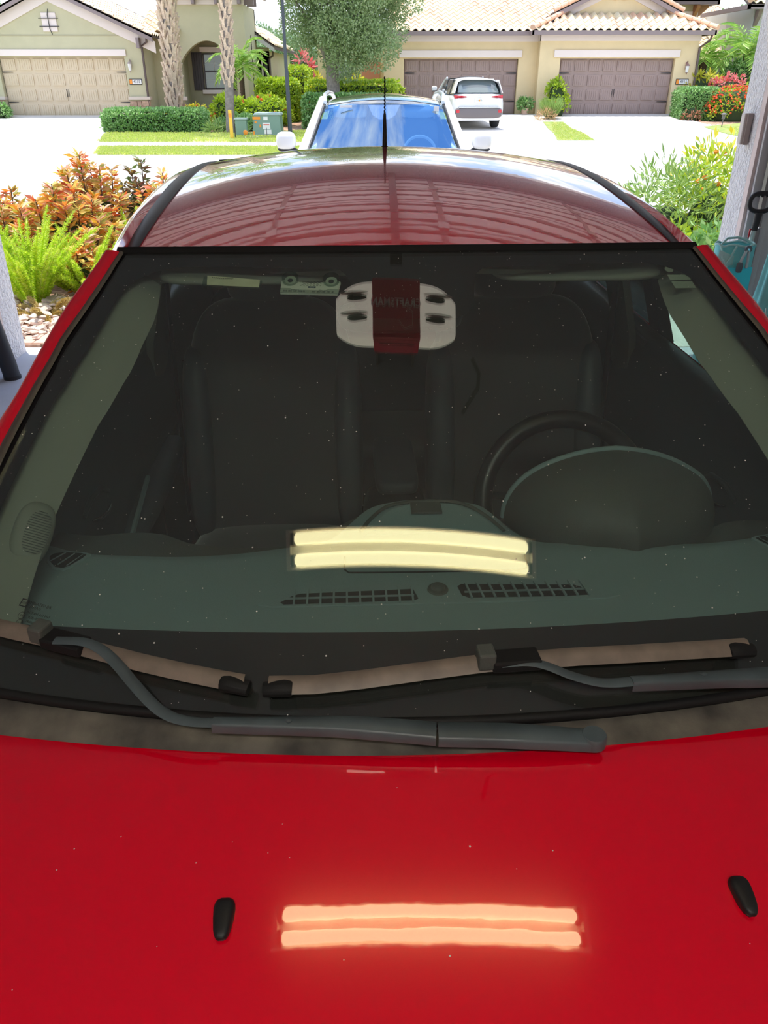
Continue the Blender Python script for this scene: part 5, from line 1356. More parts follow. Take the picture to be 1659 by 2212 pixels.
# roof decks
sp = .42
b = MB(); b.prism([(-.5, 3.10), (9, 3.10 + 9.5 * sp), (9, 3.0 + 9.5 * sp), (-.5, 3.0)], lambda p: (rx(0.2), p[0] + .6, p[1]), lambda p: (rx(7.0), p[0] + .6, p[1])); b.build('roof_deck', M['tile_under'], hr)
# hip skirt at the right unit
E0, E1 = rx(6.05), rx(13.55)
dy = 1.6
b = MB(); b.add([(E0, -.5, 3.12), (E1, -.5, 3.12), (E1 - dy, dy - .5, 3.12 + dy * sp), (E0 + dy, dy - .5, 3.12 + dy * sp)], [(0, 1, 2, 3)])
b.add([(E1, -.5, 3.12), (E1, 7, 3.12), (E1 - dy, 7, 3.12 + dy * sp), (E1 - dy, dy - .5, 3.12 + dy * sp)], [(0, 1, 2, 3)])
b.add([(E0, -.5, 3.12), (E0, 7, 3.12), (E0 + dy, 7, 3.12 + dy * sp), (E0 + dy, dy - .5, 3.12 + dy * sp)], [(0, 1, 2, 3)])
b.build('hip_deck', M['tile_under'], hr, solid=.04)
cs = math.cos(math.atan(sp))
tile_roof(hr, (E0, -.52, 3.13), (1, 0, 0), (0, 1, sp), 23, 4, .33, .42, lambda u, v: u > v * cs - .1 and u < (E1 - E0) - v * cs + .05, nmax=100)
tile_roof(hr, (rx(0.2), .08, 3.13), (1, 0, 0), (0, 1, sp), 24, 11, .33, .42, lambda u, v: u < 5.65 + v * .86, nmax=190)
tile_roof(hr, (E1, -.4, 3.13), (0, 1, 0), (-1, 0, sp), 18, 4, .33, .42, lambda u, v: u > v, stuff=True)
ridge_tiles(hr, (E1 + .02, -.54, 3.24), (E1 - dy, dy - .52, 3.24 + dy * sp), 6)
ridge_tiles(hr, (E0 - .02, -.54, 3.24), (E0 + dy, dy - .52, 3.24 + dy * sp), 6)
# gable above the hip
G0, G1 = E0 + dy - .25, E1 - dy + .25; gx = (G0 + G1) / 2; gz0 = 3.12 + dy * sp; gzt = gz0 + (G1 - G0) / 2 * .44; gy_ = dy - .42
b = MB(); b.prism([(G0, gz0 - .05), (G1, gz0 - .05), (gx, gzt)], lambda p: (p[0], gy_, p[1]), lambda p: (p[0], gy_ + .3, p[1])); b.build('gable_wall', M['cream'], hr)
for s, xe in ((-1, G0), (1, G1)):
    def strip(z0, wd, yo, th, nm, m, ex):
        b = MB(); b.prism([(gx, gzt + z0), (xe + s * ex, gz0 + z0 - .44 * ex), (xe + s * ex, gz0 + z0 - wd - .44 * ex), (gx, gzt + z0 - wd)], lambda p: (p[0], gy_ + yo, p[1]), lambda p: (p[0], gy_ + yo + th, p[1])); b.build(nm, m, hr)
    strip(.02, .28, -.05, .05, 'rake_trim', M['pink_trim'], -.2)
    strip(.16, .20, -.42, .07, 'rake_fascia', M['fascia'], .25)
    b = MB(); b.prism([(gx, gzt + .18), (xe + s * .3, gz0 + .05), (xe + s * .3, gz0), (gx, gzt + .12)], lambda p: (p[0], gy_ - .42, p[1]), lambda p: (p[0], 8, p[1])); b.build('roof_deck', M['tile_under'], hr)
    ridge_tiles(hr, (xe + s * .3, gy_ - .36, gz0 + .12), (gx, gy_ - .36, gzt + .26), 10)
for k, (xx, zz) in enumerate(((-.18, .0), (.18, .0), (0, .26))):
    b = MB(); b.lathe([(.12, 0), (.12, .08), (.075, .08), (.075, .02)], (gx + .05 + xx, gy_ + .0, gz0 + .62 + zz), 14, Matrix.Rotation(PI / 2, 3, 'X')); b.build('clay_vent', M['terracotta'], hr)
b = MB(); b.tube([(rx(13.42), -.42, 3.0), (rx(13.40), -.35, 2.80), (rx(13.12), -.06, 2.55), (rx(13.14), -.04, -.1)], .05, 6); b.build('downspout', M['gutter'], hr)
wall_lantern(12.70, 38.0, 1.98, 'brown carriage lantern on the cream wall right of the brown garage', mat('dull_bronze', (0.30, 0.17, 0.15, 1), .5))
plate(12.62, 38.0, 1.48, '4311', 'white house number plate under the lantern on the cream wall')

# ---- two-storey house behind
hb = thing('two_storey_house', 'olive two-storey house rising behind the cream duplex', 'house', (13.0, 43.0, .3))
b = MB(); b.b2(-6, 1.45, 0, 8, -.3, 4.35); b.build('wall', M['olive'], hb)
b = MB(); b.b2(-6, 1.5, -.05, 0, 3.55, 4.0); b.build('band', M['pink_trim'], hb)
b = MB(); b.b2(-6, 2.15, -.85, -.7, 4.22, 4.42); b.b2(2.05, 2.15, -.85, 8, 4.22, 4.42); b.b2(-6, 2.1, -.8, 0, 4.30, 4.34); b.build('eave_gutter', M['gutter'], hb)
for k in range(5):
    b = MB(); b.prism([(0, 0), (-.55, .45), (-.55, .55), (0, .55)], lambda p: (1.25 - k * 1.4, p[0], 3.68 + p[1]), lambda p: (1.40 - k * 1.4, p[0], 3.68 + p[1])); b.build('bracket', M['bracket'], hb)
b = MB(); b.prism([(1.45, 3.68), (2.0, 4.15), (2.0, 4.25), (1.45, 4.25)], lambda p: (p[0], .1, p[1]), lambda p: (p[0], .25, p[1])); b.build('bracket', M['bracket'], hb)
b = MB(); b.prism([(-.85, 4.42), (4, 6.3), (4, 6.2), (-.85, 4.34)], lambda p: (-6, p[0], p[1]), lambda p: (2.15, p[0], p[1])); b.build('roof_deck', M['tile_under'], hb)
tile_roof(hb, (-6, -.88, 4.46), (1, 0, 0), (0, 1, .40), 24, 6, .34, .42, lambda u, v: True, nmax=140)

# ---- far right house
hf = thing('pale_grey_house', 'pale grey stucco house with a long tile roof beyond the palms at right', 'house', (15.6, 44.0, .3))
b = MB(); b.b2(1.3, 7, -1.5, 6, -.3, 4.2); b.build('tower_wall', M['far_white'], hf)
b = MB(); b.b2(-2.2, 1.5, 1.4, 6, -.3, 2.0); b.build('low_wall', M['far_white'], hf)
b = MB(); b.b2(.75, 7.5, -2.2, -2.05, 4.02, 4.2); b.b2(.75, .85, -2.2, 4, 4.02, 4.2); b.build('eave_gutter', M['fascia'], hf)
for xx in (1.35, 2.6, 3.9):
    b = MB(); b.prism([(-1.5, 3.35), (-1.85, 3.75), (-1.95, 4.0), (-1.5, 4.0)], lambda p: (xx, p[0], p[1]), lambda p: (xx + .16, p[0], p[1])); b.build('bracket', M['fascia'], hf)
b = MB(); b.prism([(-2.2, 4.18), (2, 5.9), (2, 5.8), (-2.2, 4.1)], lambda p: (.75, p[0], p[1]), lambda p: (7.5, p[0], p[1])); b.build('roof_deck', M['tile_under'], hf)
tile_roof(hf, (.75, -2.25, 4.24), (1, 0, 0), (0, 1, .41), 14, 5, .34, .42, lambda u, v: u > v * .7, nmax=60)
ridge_tiles(hf, (.72, -2.3, 4.34), (3.2, .2, 5.35), 8)
b = MB(); b.prism([(1.0, 2.0), (8, 5.6), (8, 5.5), (1.0, 1.9)], lambda p: (-3.2, p[0], p[1]), lambda p: (2.4, p[0], p[1])); b.build('roof_deck', M['tile_under'], hf)
tile_roof(hf, (-3.2, .95, 2.06), (1, 0, 0), (0, 7, 3.6), 17, 17, .33, .42, lambda u, v: u > (v - 2.2) * .62 - .2, nmax=240)
ridge_tiles(hf, (-3.15, 2.6, 2.95), (.9, 7.6, 5.45), 14)

# ================================================================== WHITE SUVs
def suv(nm, label, loc, rz, rails=True):
    """front at y=0, rear at y=4.6; wheels on the ground at z=0"""
    t = thing(nm, label, 'car', loc, rz)
    ST = [(0, .70, .78), (.06, .84, .88), (.25, .89, .96), (1.15, .905, 1.04), (2.2, .915, 1.06), (3.7, .915, 1.08), (4.35, .90, 1.08), (4.56, .86, 1.02), (4.62, .78, .95)]
    fs = lambda y, i: sint(y, [(a[0], a[i]) for a in ST])
    def body(u, v):
        y = 4.62 * (u if 0 < u < 1 else u)
        hw, zt = fs(y, 1), fs(y, 2)
        half = [(0, zt + .03), (hw * .55, zt + .02), (hw * .86, zt - .02), (hw * .97, zt - .10), (hw, .80), (hw * 1.01, .62), (hw * .99, .38), (hw * .9, .26), (0, .26)]
        k = abs(v - .5) * 2 * 8; i = min(7, int(k)); f = k - i; s = -1 if v < .5 else 1
        return (s * (half[i][0] * (1 - f) + half[i + 1][0] * f), y, half[i][1] * (1 - f) + half[i + 1][1] * f)
    b = MB(); b.away = (0, 2.3, .6); b.grid(body, 40, 33); b.add([body(0, k / 32) for k in range(33)], [tuple(range(33))]); b.add([body(1, k / 32) for k in range(33)], [tuple(range(33))])
    b.build('body', M['white_paint'], t, smooth=45)
    # greenhouse
    WB, WT, zb, ztp = .80, .635, 1.06, 1.515
    yb, yt = 1.10, 1.85; RB, RT = 4.50, 4.05
    rh = lambda x, y: 1.60 - .06 * (x / .63) ** 2 * 1 - (.055 * max(0, (2.5 - y) / .65) ** 2 if y < 2.5 else .03 * max(0, (y - 3.2)) ** 2)
    b = MB(); b.grid(lambda u, v: ((WB + (WT - WB) * v) * (2 * u - 1), yb + (yt - yb) * v + .12 * (2 * u - 1) ** 2, zb + (ztp + .015 - zb) * v - .02 * (2 * u - 1) ** 2), 17, 9); w = b.build('windshield', M['suv_glass'], t, smooth='all')
    b = MB()
    b.grid(lambda u, v: (.635 * (2 * u - 1), yt - .01 + .12 * (2 * u - 1) ** 2 + .09 * v, rh(.63 * (2 * u - 1), yt + .09 * v) - .012 * (1 - v)), 17, 4); b.build('roof_front', M['roof_glass'], t, smooth='all', solid=.01)
    b = MB(); b.grid(lambda u, v: (.60 * (2 * u - 1), 1.95 + .08 * (2 * u - 1) ** 2 + (3.1 - 1.95) * v, rh(.60 * (2 * u - 1), 1.95 + 1.15 * v) + .004), 17, 12); b.build('glass_roof', M['roof_glass'], t, smooth='all', solid=.01)
    b = MB(); b.grid(lambda u, v: (.70 * (2 * u - 1), 1.98 + (4.2 - 1.98) * v + .05 * (2 * u - 1) ** 2, rh(.66 * (2 * u - 1), 1.98 + 2.22 * v) - .012 - .05 * abs(2 * u - 1) ** 4), 21, 14); b.build('roof', M['white_paint'], t, smooth='all', solid=.02)
    b = MB(); b.grid(lambda u, v: ((.60 + (.72 - .60) * v) * (2 * u - 1), RT + .10 + (RB - RT - .10) * v - .08 * (2 * u - 1) ** 2, 1.515 + (1.12 - 1.515) * v), 13, 6); b.build('rear_window', M['privacy_glass'], t, smooth='all', solid=.01)
    b = MB(); b.b2(-.56, .56, 4.10, 4.32, 1.500, 1.530); b.build('rear_spoiler', M['white_paint'], t, bevel=.012)
    for s in (-1, 1):
        # front pillar, side glass, pillars
        b = MB(); b.tube([(s * (WB + .045 + (WT - WB - .005) * k / 9), yb + (yt - yb) * k / 9 + .145, zb - .012 + (ztp + .015 - zb) * k / 9) for k in range(10)] + [(s * (WT + .03), yt + .30, ztp + .045)], [.055 - .018 * k / 10 for k in range(11)], 10); b.build('front_pillar', M['white_paint'], t, smooth=60)
        b = MB(); b.tube([(s * (WB + (WT - WB) * k / 9 - .004), yb + (yt - yb) * k / 9 + .112, zb + (ztp + .015 - zb) * k / 9 - .012) for k in range(10)], .014, 6); b.build('pillar_seal', M['black_plastic'], t)
        def sg(u, v):
            y = 1.35 + (4.30 - 1.35) * u; zt_ = min(1.50, 1.10 + (y - 1.35) * .70) if y < 2 else (1.50 if y < 3.9 else 1.50 - (y - 3.9) * .5)
            return (s * (.845 - .15 * (v * (zt_ - 1.06) / .45)), y, 1.06 + (zt_ - 1.06) * v)
        b = MB(); b.grid(sg, 22, 6); b.build('side_glass', M['privacy_glass'], t, smooth='all', solid=.01)
        for y0 in (2.55, 3.55):
            b = MB(); b.prism([(y0, 0), (y0 + .12, 0), (y0 + .10, 1), (y0 - .02, 1)], lambda p: (s * (.855 - .15 * p[1]), p[0], 1.06 + .45 * p[1]), lambda p: (s * (.84 - .15 * p[1]), p[0], 1.06 + .45 * p[1])); b.build('door_pillar', M['black_plastic'], t)
        b = MB(); b.grid(lambda u, v: (s * (.72 + .14 * v), 4.02 + .36 * u + .12 * v * u, 1.50 - .40 * v), 6, 6); b.build('rear_pillar', M['white_paint'], t, smooth='all', solid=.03)
        if rails:
            b = MB(); b.tube([(s * .625, 1.95, 1.530), (s * .635, 2.10, 1.575), (s * .65, 2.35, 1.600), (s * .655, 3.0, 1.612), (s * .65, 3.7, 1.590), (s * .64, 3.95, 1.545)], .022, 8, flat=1.2); b.build('roof_rail', M['silver'], t, smooth=60)
        b = MB(); b.sup((s * 1.0, 1.42, 1.205), (.10, .07, .085), .65, 20, 12); mo = b.build('door_mirror', M['white_paint'], t, smooth='all')
        b = MB(); b.tube([(s * .84, 1.46, 1.06), (s * .92, 1.44, 1.11)], .028, 8); b.sup((s * .995, 1.43, 1.125), (.095, .06, .022), .7, 16, 6); b.build('mirror_base', M['black_plastic'], mo)
        b = MB(); b.sup((s * .66, .10, .80), (.16, .12, .06), .6, 18, 8); b.build('headlamp', M['headlamp'], t, smooth='all')
        # tail lamp: long, tapering inwards
        b = MB(); b.prism([(.86, 1.04), (.845, .94), (.60, .965), (.42, .985), (.44, 1.005), (.62, 1.025)], lambda p: (s * p[0], 4.48 - .35 * max(0, p[0] - .75), p[1]), lambda p: (s * p[0], 4.66 - .9 * max(0, p[0] - .70), p[1])); b.build('tail_lamp', M['tail_red'], t, bevel=.006)
        b = MB(); b.b2(s * .80, s * .68, 4.60, 4.685, .50, .60); b.build('rear_reflector', M['tail_red'], t, bevel=.01)
        for y in (.92, 3.72):
            b = MB(); b.lathe([(.22, -.11), (.335, -.115), (.355, -.08), (.355, .08), (.335, .115), (.22, .11)], (s * .80, y, .355), 28, Matrix.Rotation(PI / 2, 3, 'Y')); wo_ = b.build('wheel', M['tyre'], t, smooth=40)
            b = MB(); b.lathe([(.03, .115), (.21, .09), (.225, .10), (.225, .05), (.03, .05)], (s * .80, y, .355), 18, Matrix.Rotation(s * PI / 2, 3, 'Y')); b.build('rim', M['alloy'], wo_, smooth=40)
    b = MB(); b.sup((0, 4.60, .50), (.84, .09, .17), .4, 24, 8); bo = b.build('rear_bumper', M['grey_plastic'], t, smooth='all')
    b = MB(); b.b2(-.70, .70, 4.62, 4.70, .66, .685); b.build('chrome_strip', M['silver'], bo)
    b = MB(); b.b2(-.155, .155, 4.655, 4.67, .80, .95); pl_ = b.build('number_plate', M['sign_white'], t, bevel=.004)
    b = MB(); b.sup((0, 4.672, .875), (.03, .003, .03), 1, 10, 6); b.build('plate_emblem', M['orange'], pl_)
    text('plate_number', 'LV  7B', M['util_green'], pl_, .075, Matrix.Translation((0, 4.672, .875)) @ Matrix.Rotation(PI, 4, 'Z') @ Matrix.Rotation(PI / 2, 4, 'X'), 0, .001)
    b = MB(); b.sup((0, 4.655, 1.03), (.06, .008, .035), 1, 16, 6); b.build('tailgate_emblem', M['silver'], t)
    b = MB(); b.b2(-.5, .5, -.02, .05, .45, .72); b.build('grille', M['black_plastic'], t, bevel=.02)
    # cabin seen through the windshield
    b = MB(); b.b2(-.80, .80, 1.15, 1.55, .98, 1.04); b.build('dashboard', M['suv_seat'], t, bevel=.02)
    for s in (-1, 1):
        b = MB(); b.sup((s * .38, 2.35, 1.08), (.23, .07, .30), .45, 20, 12); so_ = b.build('seat', M['suv_seat'], t, smooth='all')
        b = MB(); b.sup((s * .38, 2.42, 1.44), (.12, .05, .09), .5, 16, 10); b.build('headrest', M['suv_seat'], so_, smooth='all')
        b = MB(); b.sup((s * .36, 1.93, 1.455), (.18, .045, .055), .35, 18, 8, rot=Matrix.Rotation(math.radians(55), 3, 'X')); b.build('sun_visor', M['suv_seat'], t, smooth='all')
    b = MB(); b.b2(-.78, .78, 2.6, 2.65, .5, 1.35); b.build('rear_seat', M['suv_seat'], t)
    b = MB(); b.b2(-.88, .88, 1.1, 4.4, .9, .92); b.build('cabin_floor', M['carpet'], t)
    b = MB(); b.tube([tuple(Vector((.38, 1.72, 1.07)) + Matrix.Rotation(math.radians(65), 3, 'X') @ Vector((.17 * math.cos(a_), .17 * math.sin(a_), 0))) for a_ in np.linspace(0, 2 * PI, 25)], .015, 8, caps=False); b.build('steering_wheel', M['suv_seat'], t, smooth=60)
    b = MB(); b.sup((0, 1.86, 1.42), (.11, .015, .03), .6, 14, 8); b.build('rear_view_mirror', M['suv_seat'], t)
    b = MB(); b.prism([(-.17, 1.0), (.17, 1.0), (.12, .80), (.05, .72), (-.05, .72), (-.12, .80)], lambda p: (p[0], yb + (yt - yb) * p[1] + .006, zb + (ztp + .015 - zb) * p[1] - .006), lambda p: (p[0], yb + (yt - yb) * p[1] + .012, zb + (ztp + .015 - zb) * p[1] - .012)); b.build('sensor_patch', mat('violet_band', (.12, .10, .25, 1), .4), t)
    b = MB(); b.box((-.40, yb + (yt - yb) * .93 + .012, zb + (ztp - zb) * .93 + .022), (.13, .008, .022)); b.build('toll_sticker', M['sign_white'], t)
    b = MB(); b.box((.55, yb + (yt - yb) * .90 + .07, zb + (ztp - zb) * .90 + .012), (.055, .008, .045)); b.build('service_sticker', M['sign_white'], t)
    return t
s1_ = suv('white_suv', 'white SUV with silver roof rails facing the garage, behind the red car', (0.0, 7.45, -0.085), 0)
s2_ = suv('white_suv', 'white SUV seen from behind in front of the left brown garage door', (2.85, 36.85, GZ(34.5) + .02), PI + .12, rails=False); s2_.scale = (1.05, 1.05, 1.05)

# ================================================================== PALMS, TREES
def sabal(label, x, y, z0, base_z, r0, r1, x1, height, n_boots=110, grp=None):
    t = thing('cabbage_palm', label, 'palm', (x, y, z0), 0, grp)
    H = height
    b = MB(); b.tube([((x1 - x) * k / 10, 0, H * k / 10) for k in range(11)], [r0 * (1.15 if k == 0 else 1) for k in range(11)], 14); b.build('trunk', M['bark_grey'], t, smooth=60)
    q = MB(); q.prism([(-.055, 0), (.055, 0), (.042, .26), (.075, .44), (.035, .40), (0, .33), (-.04, .42), (-.07, .40), (-.042, .24)], lambda p: (p[0] * 1.15, -.022 - p[1] * .30, p[1] * 1.15), lambda p: (p[0] * 1.15, .018 - p[1] * .22, p[1] * 1.15)); me = q.mesh('leaf_boot', M['bark_palm'])
    for k in range(n_boots):
        zz = base_z + (H - base_z) * k / n_boots; a_ = k * 2.399 + .3
        o = link('leaf_boot', me, t); cxx = (x1 - x) * zz / H
        o.location = (cxx + (r0 * .92) * math.sin(a_), -(r0 * .92) * math.cos(a_), zz); o.rotation_euler = (0, random.uniform(-.12, .12), a_); s_ = random.uniform(.8, 1.1) * (r0 / .2); o.scale = (s_ * 1.15, s_, s_)
    # crown above the frame
    P = []
    b = MB()
    for k in range(26):
        a_ = k * 2.399; el = random.uniform(-.3, 1.1); d = Vector((math.cos(a_) * math.cos(el), math.sin(a_) * math.cos(el), math.sin(el)))
        tip = d * 1.3; b.tube([((x1 - x), 0, H), tuple(Vector((x1 - x, 0, H)) + tip)], .018, 4)
        for j in range(16):
            f = (j / 15 - .5) * 2.4; side = d.cross(Vector((0, 0, 1))).normalized(); dd = (d * math.cos(f) + side * math.sin(f)).normalized(); P.append((Vector((x1 - x, 0, H)) + tip, dd))
    b.build('frond_stems', M['lf_palm'], t)
    V, F = leafcloud(np.array([tuple(p) for p, d in P]), np.array([tuple(d) for p, d in P]), .9, .07); foliage('frond_leaflets', V, F, M['lf_palm'], t)
    return t
sabal('thick cabbage palm trunk left of the porch arch, covered in boots', -7.93, 33.5, GZ(33.5) - .05, .55, .235, 0, -7.70, 5.6, 120)
sabal('slimmer cabbage palm trunk in front of the porch window, bare grey at its foot', -5.45, 31.0, GZ(31) - .05, 1.55, .155, 0, -5.18, 5.4, 90)

def feather_palm(label, x, y, z0, h, n, flen, m, cat='palm', trunk_r=.09, dens=34, droop=.9, grp=None, trunk_m=None):
    t = thing('feather_palm', label, cat, (x, y, z0), 0, grp)
    b = MB(); b.tube([(0, 0, 0), (.02, 0, h * .5), (0, 0, h)], [trunk_r * 1.2, trunk_r, trunk_r * 1.3], 10)
    for k in range(int(h / .12)): b.tube([(.01, 0, .06 + k * .12), (.01, 0, .10 + k * .12)], [trunk_r * 1.22, trunk_r * 1.0], 10)
    b.build('trunk', trunk_m or M['core_brown'], t, smooth=30)
    for k in range(n):
        a_ = k * 2.399 + random.uniform(-.2, .2); el = 1.25 - 1.35 * (k / n) + random.uniform(-.1, .1); Lf = flen * random.uniform(.85, 1.1)
        pts = []; p = Vector((0, 0, h)); d = Vector((math.cos(a_) * math.cos(el), math.sin(a_) * math.cos(el), math.sin(el)))
        for j in range(9):
            pts.append(p.copy()); p = p + d * Lf / 8; d = (d + Vector((0, 0, -droop / 8 * (1 + j * .25)))).normalized()
        b = MB(); b.tube([tuple(q) for q in pts], [.018 - .0018 * j for j in range(9)], 4); fo = b.build('frond', m, t)
        PP, DD = [], []
        for j in range(dens):
            f = .12 + .88 * j / dens; i = min(7, int(f * 8)); q = pts[i].lerp(pts[i + 1], f * 8 - i); tg = (pts[i + 1] - pts[i]).normalized(); sd = tg.cross(Vector((0, 0, 1))).normalized()
            for s in (-1, 1):
                PP.append(tuple(q)); DD.append(tuple(sd * s + tg * .7 + Vector((0, 0, -.25 + random.uniform(-.15, .15)))))
        V, F = leafcloud(np.array(PP), np.array(DD), flen * .30, .035 + flen * .008); foliage('leaflets', V, F, m, fo)
    return t
feather_palm('small feathery palm behind the slim trunk by the porch window', -5.75, 36.2, GZ(36), 1.95, 15, 1.35, M['lf_palm'], droop=1.1)
feather_palm('feathery palm with brown trunk at the right corner of the duplex', 14.1, 40.0, .2, 2.1, 14, 1.5, M['lf_palm'], trunk_r=.14, droop=1.0)
feather_palm('taller feathery palm nearest the garage jamb', 15.8, 39.6, .2, 2.35, 18, 1.9, M['lf_palm'], trunk_r=.12, droop=1.0)

def tree(label, x, y, z0, r, hc, trunk_h, tr_, m, n, ls, lumps=46, cr=.75, nm='shade_tree', off=0):
    t = thing(nm, label, 'tree', (x, y, z0))
    b = MB(); b.tube([(0, 0, -.05), (.02, 0, trunk_h * .5), (0, 0, trunk_h), (.1, .1, trunk_h + r[2] * .6)], [tr_ * 1.15, tr_, tr_ * .9, tr_ * .4], 12); b.build('trunk', M['bark_grey'], t, smooth=60)
    for k in range(7):
        a_ = k * 2.4; e_ = (math.cos(a_) * r[0] * .7, math.sin(a_) * r[1] * .7, hc + random.uniform(-.3, .5) * r[2])
        b = MB(); b.tube([(0, 0, trunk_h * .95), (e_[0] * .4, e_[1] * .4, trunk_h + (e_[2] - trunk_h) * .55), e_], [tr_ * .5, tr_ * .3, .03], 7); b.build('branch', M['bark_grey'], t)
    d = unit(rnd(lumps)); C = np.array((off, 0, hc)) + d * np.array(r) * (.45 + .5 * RNG.random((lumps, 1)) ** .5)
    per = n // lumps; P = np.repeat(C, per, 0); D = unit(rnd(len(P))); q = cr * (.35 + .65 * RNG.random((len(P), 1)) ** .4)
    P = P + D * q * np.array([1, 1, .75])
    V, F = leafcloud(P, D + .5 * rnd(len(P)), ls, ls * .55); foliage('leaves', V, F, m, t)
    return t
tree('broad grey-green tree in the middle, left of the duplex garage', -1.95, 34.0, GZ(34), (2.55, 1.7, 2.9), 4.75, 2.0, .26, M['lf_tree'], 80000, .10, 90, .80, off=.75)
bt = [(-6.5, 62, 2.6, 3.4), (-2.0, 66, 2.8, 3.0), (-9.5, 66, 3.0, 4.0), (2.5, 62, 2.4, 2.6), (22, 58, 3.2, 5.0), (-24, 60, 4, 5)]
for k, (x, y, r_, h_) in enumerate(bt):
    tree(['hazy tree low on the horizon right of the olive house', 'low far tree seen past the lamp post', 'far palm-like tree behind the olive wing', 'far tree hidden behind the big tree', 'far tree beyond the grey house at right', 'far tree behind the tan garage roof'][k], x, y, .3, (r_, r_, h_ * .45), h_ * .6, 1.0, .2, M['lf_far'], 7000, .24, 24, 1.1, nm='distant_tree')

# ================================================================== HEDGES AND SHRUBS ACROSS THE STREET
hedge('low_hedge', 'long low green hedge left of the thick palm, edging the tan driveway', 'hedge', -9.95, -6.55, 31.2, 32.6, .68, M['lf_hedge'], 11000, .10)
mound('low_hedge', 'low dark green groundcover mound right of the long hedge', 'shrub', (-5.15, 32.4, GZ(32)), (1.15, .9, .55), M['lf_hedge'], 4200, .10)
mound('spider_plant', 'pale striped tuft of leaves in front of the groundcover mound', 'plant', (-5.95, 31.2, GZ(31.2)), (.42, .35, .32), M['lf_narrow'], 500, .26, .035, core=False)
mound('flowering_shrub', 'yellow-green shrub with red blossoms left of the slim palm', 'shrub', (-5.95, 34.0, GZ(34)), (.72, .6, 1.15), M['lf_lime'], 3200, .13, fm=M['lf_red'], nf=12, fs=.06)
mound('flowering_shrub', 'yellow-green shrub with pink and red blossoms right of the slim palm', 'shrub', (-4.55, 34.0, GZ(34)), (.95, .7, 1.08), M['lf_lime'], 4200, .13, fm=M['lf_red'], nf=18, fs=.06)
hedge('clipped_hedge', 'tall lime clipped hedge block behind the transformer box', 'hedge', -4.95, -3.55, 35.2, 36.6, 1.42, M['lf_lime'], 7500, .13)
hedge('clipped_hedge', 'taller narrow lime hedge behind the clipped block', 'hedge', -4.0, -3.4, 38.0, 41.0, 1.75, M['lf_lime'], 4500, .14)
hedge('clipped_hedge', 'low hedge farther down the side yard by the lamp post', 'hedge', -3.55, -2.0, 42.0, 43.2, 1.25, M['lf_lime'], 4000, .14)
mound('ti_plant', 'red-leaved cordyline rising behind the lime hedge', 'plant', (-4.0, 45, .25), (.5, .5, 2.4), M['lf_pink'], 260, .42, .10)
mound('pink_shrub', 'pinkish red shrub far back beside the lamp post', 'shrub', (-3.4, 47, .25), (.9, .6, 1.2), M['lf_pink'], 700, .2, .09)
hedge('hibiscus_hedge', 'green hedge with large red blossoms right of the lamp post', 'hedge', -2.95, -.1, 33.0, 34.2, 1.06, M['lf_hedge'], 8500, .12, fm=M['lf_red'], nf=26)
hedge('yellow_topped_hedge', 'yellow-topped hedge behind the red-blossomed hedge and tree trunk', 'hedge', -3.0, .4, 35.2, 36.2, 1.38, M['lf_lime'], 7000, .12)
mound('yellow_croton', 'bright yellow croton right of the tree trunk', 'shrub', (-1.2, 36.8, GZ(36)), (.55, .4, 1.62), M['lf_yellow'], 700, .28, .09)
mound('yellow_croton', 'bright yellow croton left of the tree trunk', 'shrub', (-2.7, 36.8, GZ(36)), (.42, .4, 1.58), M['lf_yellow'], 500, .28, .09)
mound('lime_shrub', 'small lime shrub against the cream wall left of the garage door', 'shrub', (.35, 37.4, .16), (.48, .35, 1.45), M['lf_lime'], 1500, .14)
mound('orange_shrub', 'small yellow and orange shrub right of the thick palm foot', 'shrub', (-7.35, 34.6, GZ(34.5)), (.42, .35, .72), M['lf_yellow'], 900, .12, fm=M['lf_red'], nf=5)
mound('yellow_tuft', 'little yellow plant left of the thick palm foot', 'plant', (-8.55, 34.2, GZ(34)), (.25, .2, .42), M['lf_yellow'], 300, .12)
mound('corner_shrub', 'light green shrub cut by the left edge of the picture', 'shrub', (-16.15, 36.5, .14), (.62, .5, .68), M['lf_hedge'], 1800, .11)
# hose reel
t = thing('hose_reel', 'green garden hose hung on the olive wall left of the thick palm', 'hose', (-9.25, 38.98, .45))
for k in range(5):
    b = MB(); b.tube([(.10 * math.cos(a_) , -.02 - k * .03, .38 + .42 * math.sin(a_)) for a_ in np.linspace(0, 2 * PI, 20)], .018, 6); b.build('hose_loop', mat('green_hose', (0.02, .32, .22, 1), .4) if k == 0 else bpy.data.materials['green_hose'], t)
b = MB(); b.b2(-.12, .12, -.14, 0, .74, .84); b.build('hanger', M['sign_white'], t, bevel=.01)

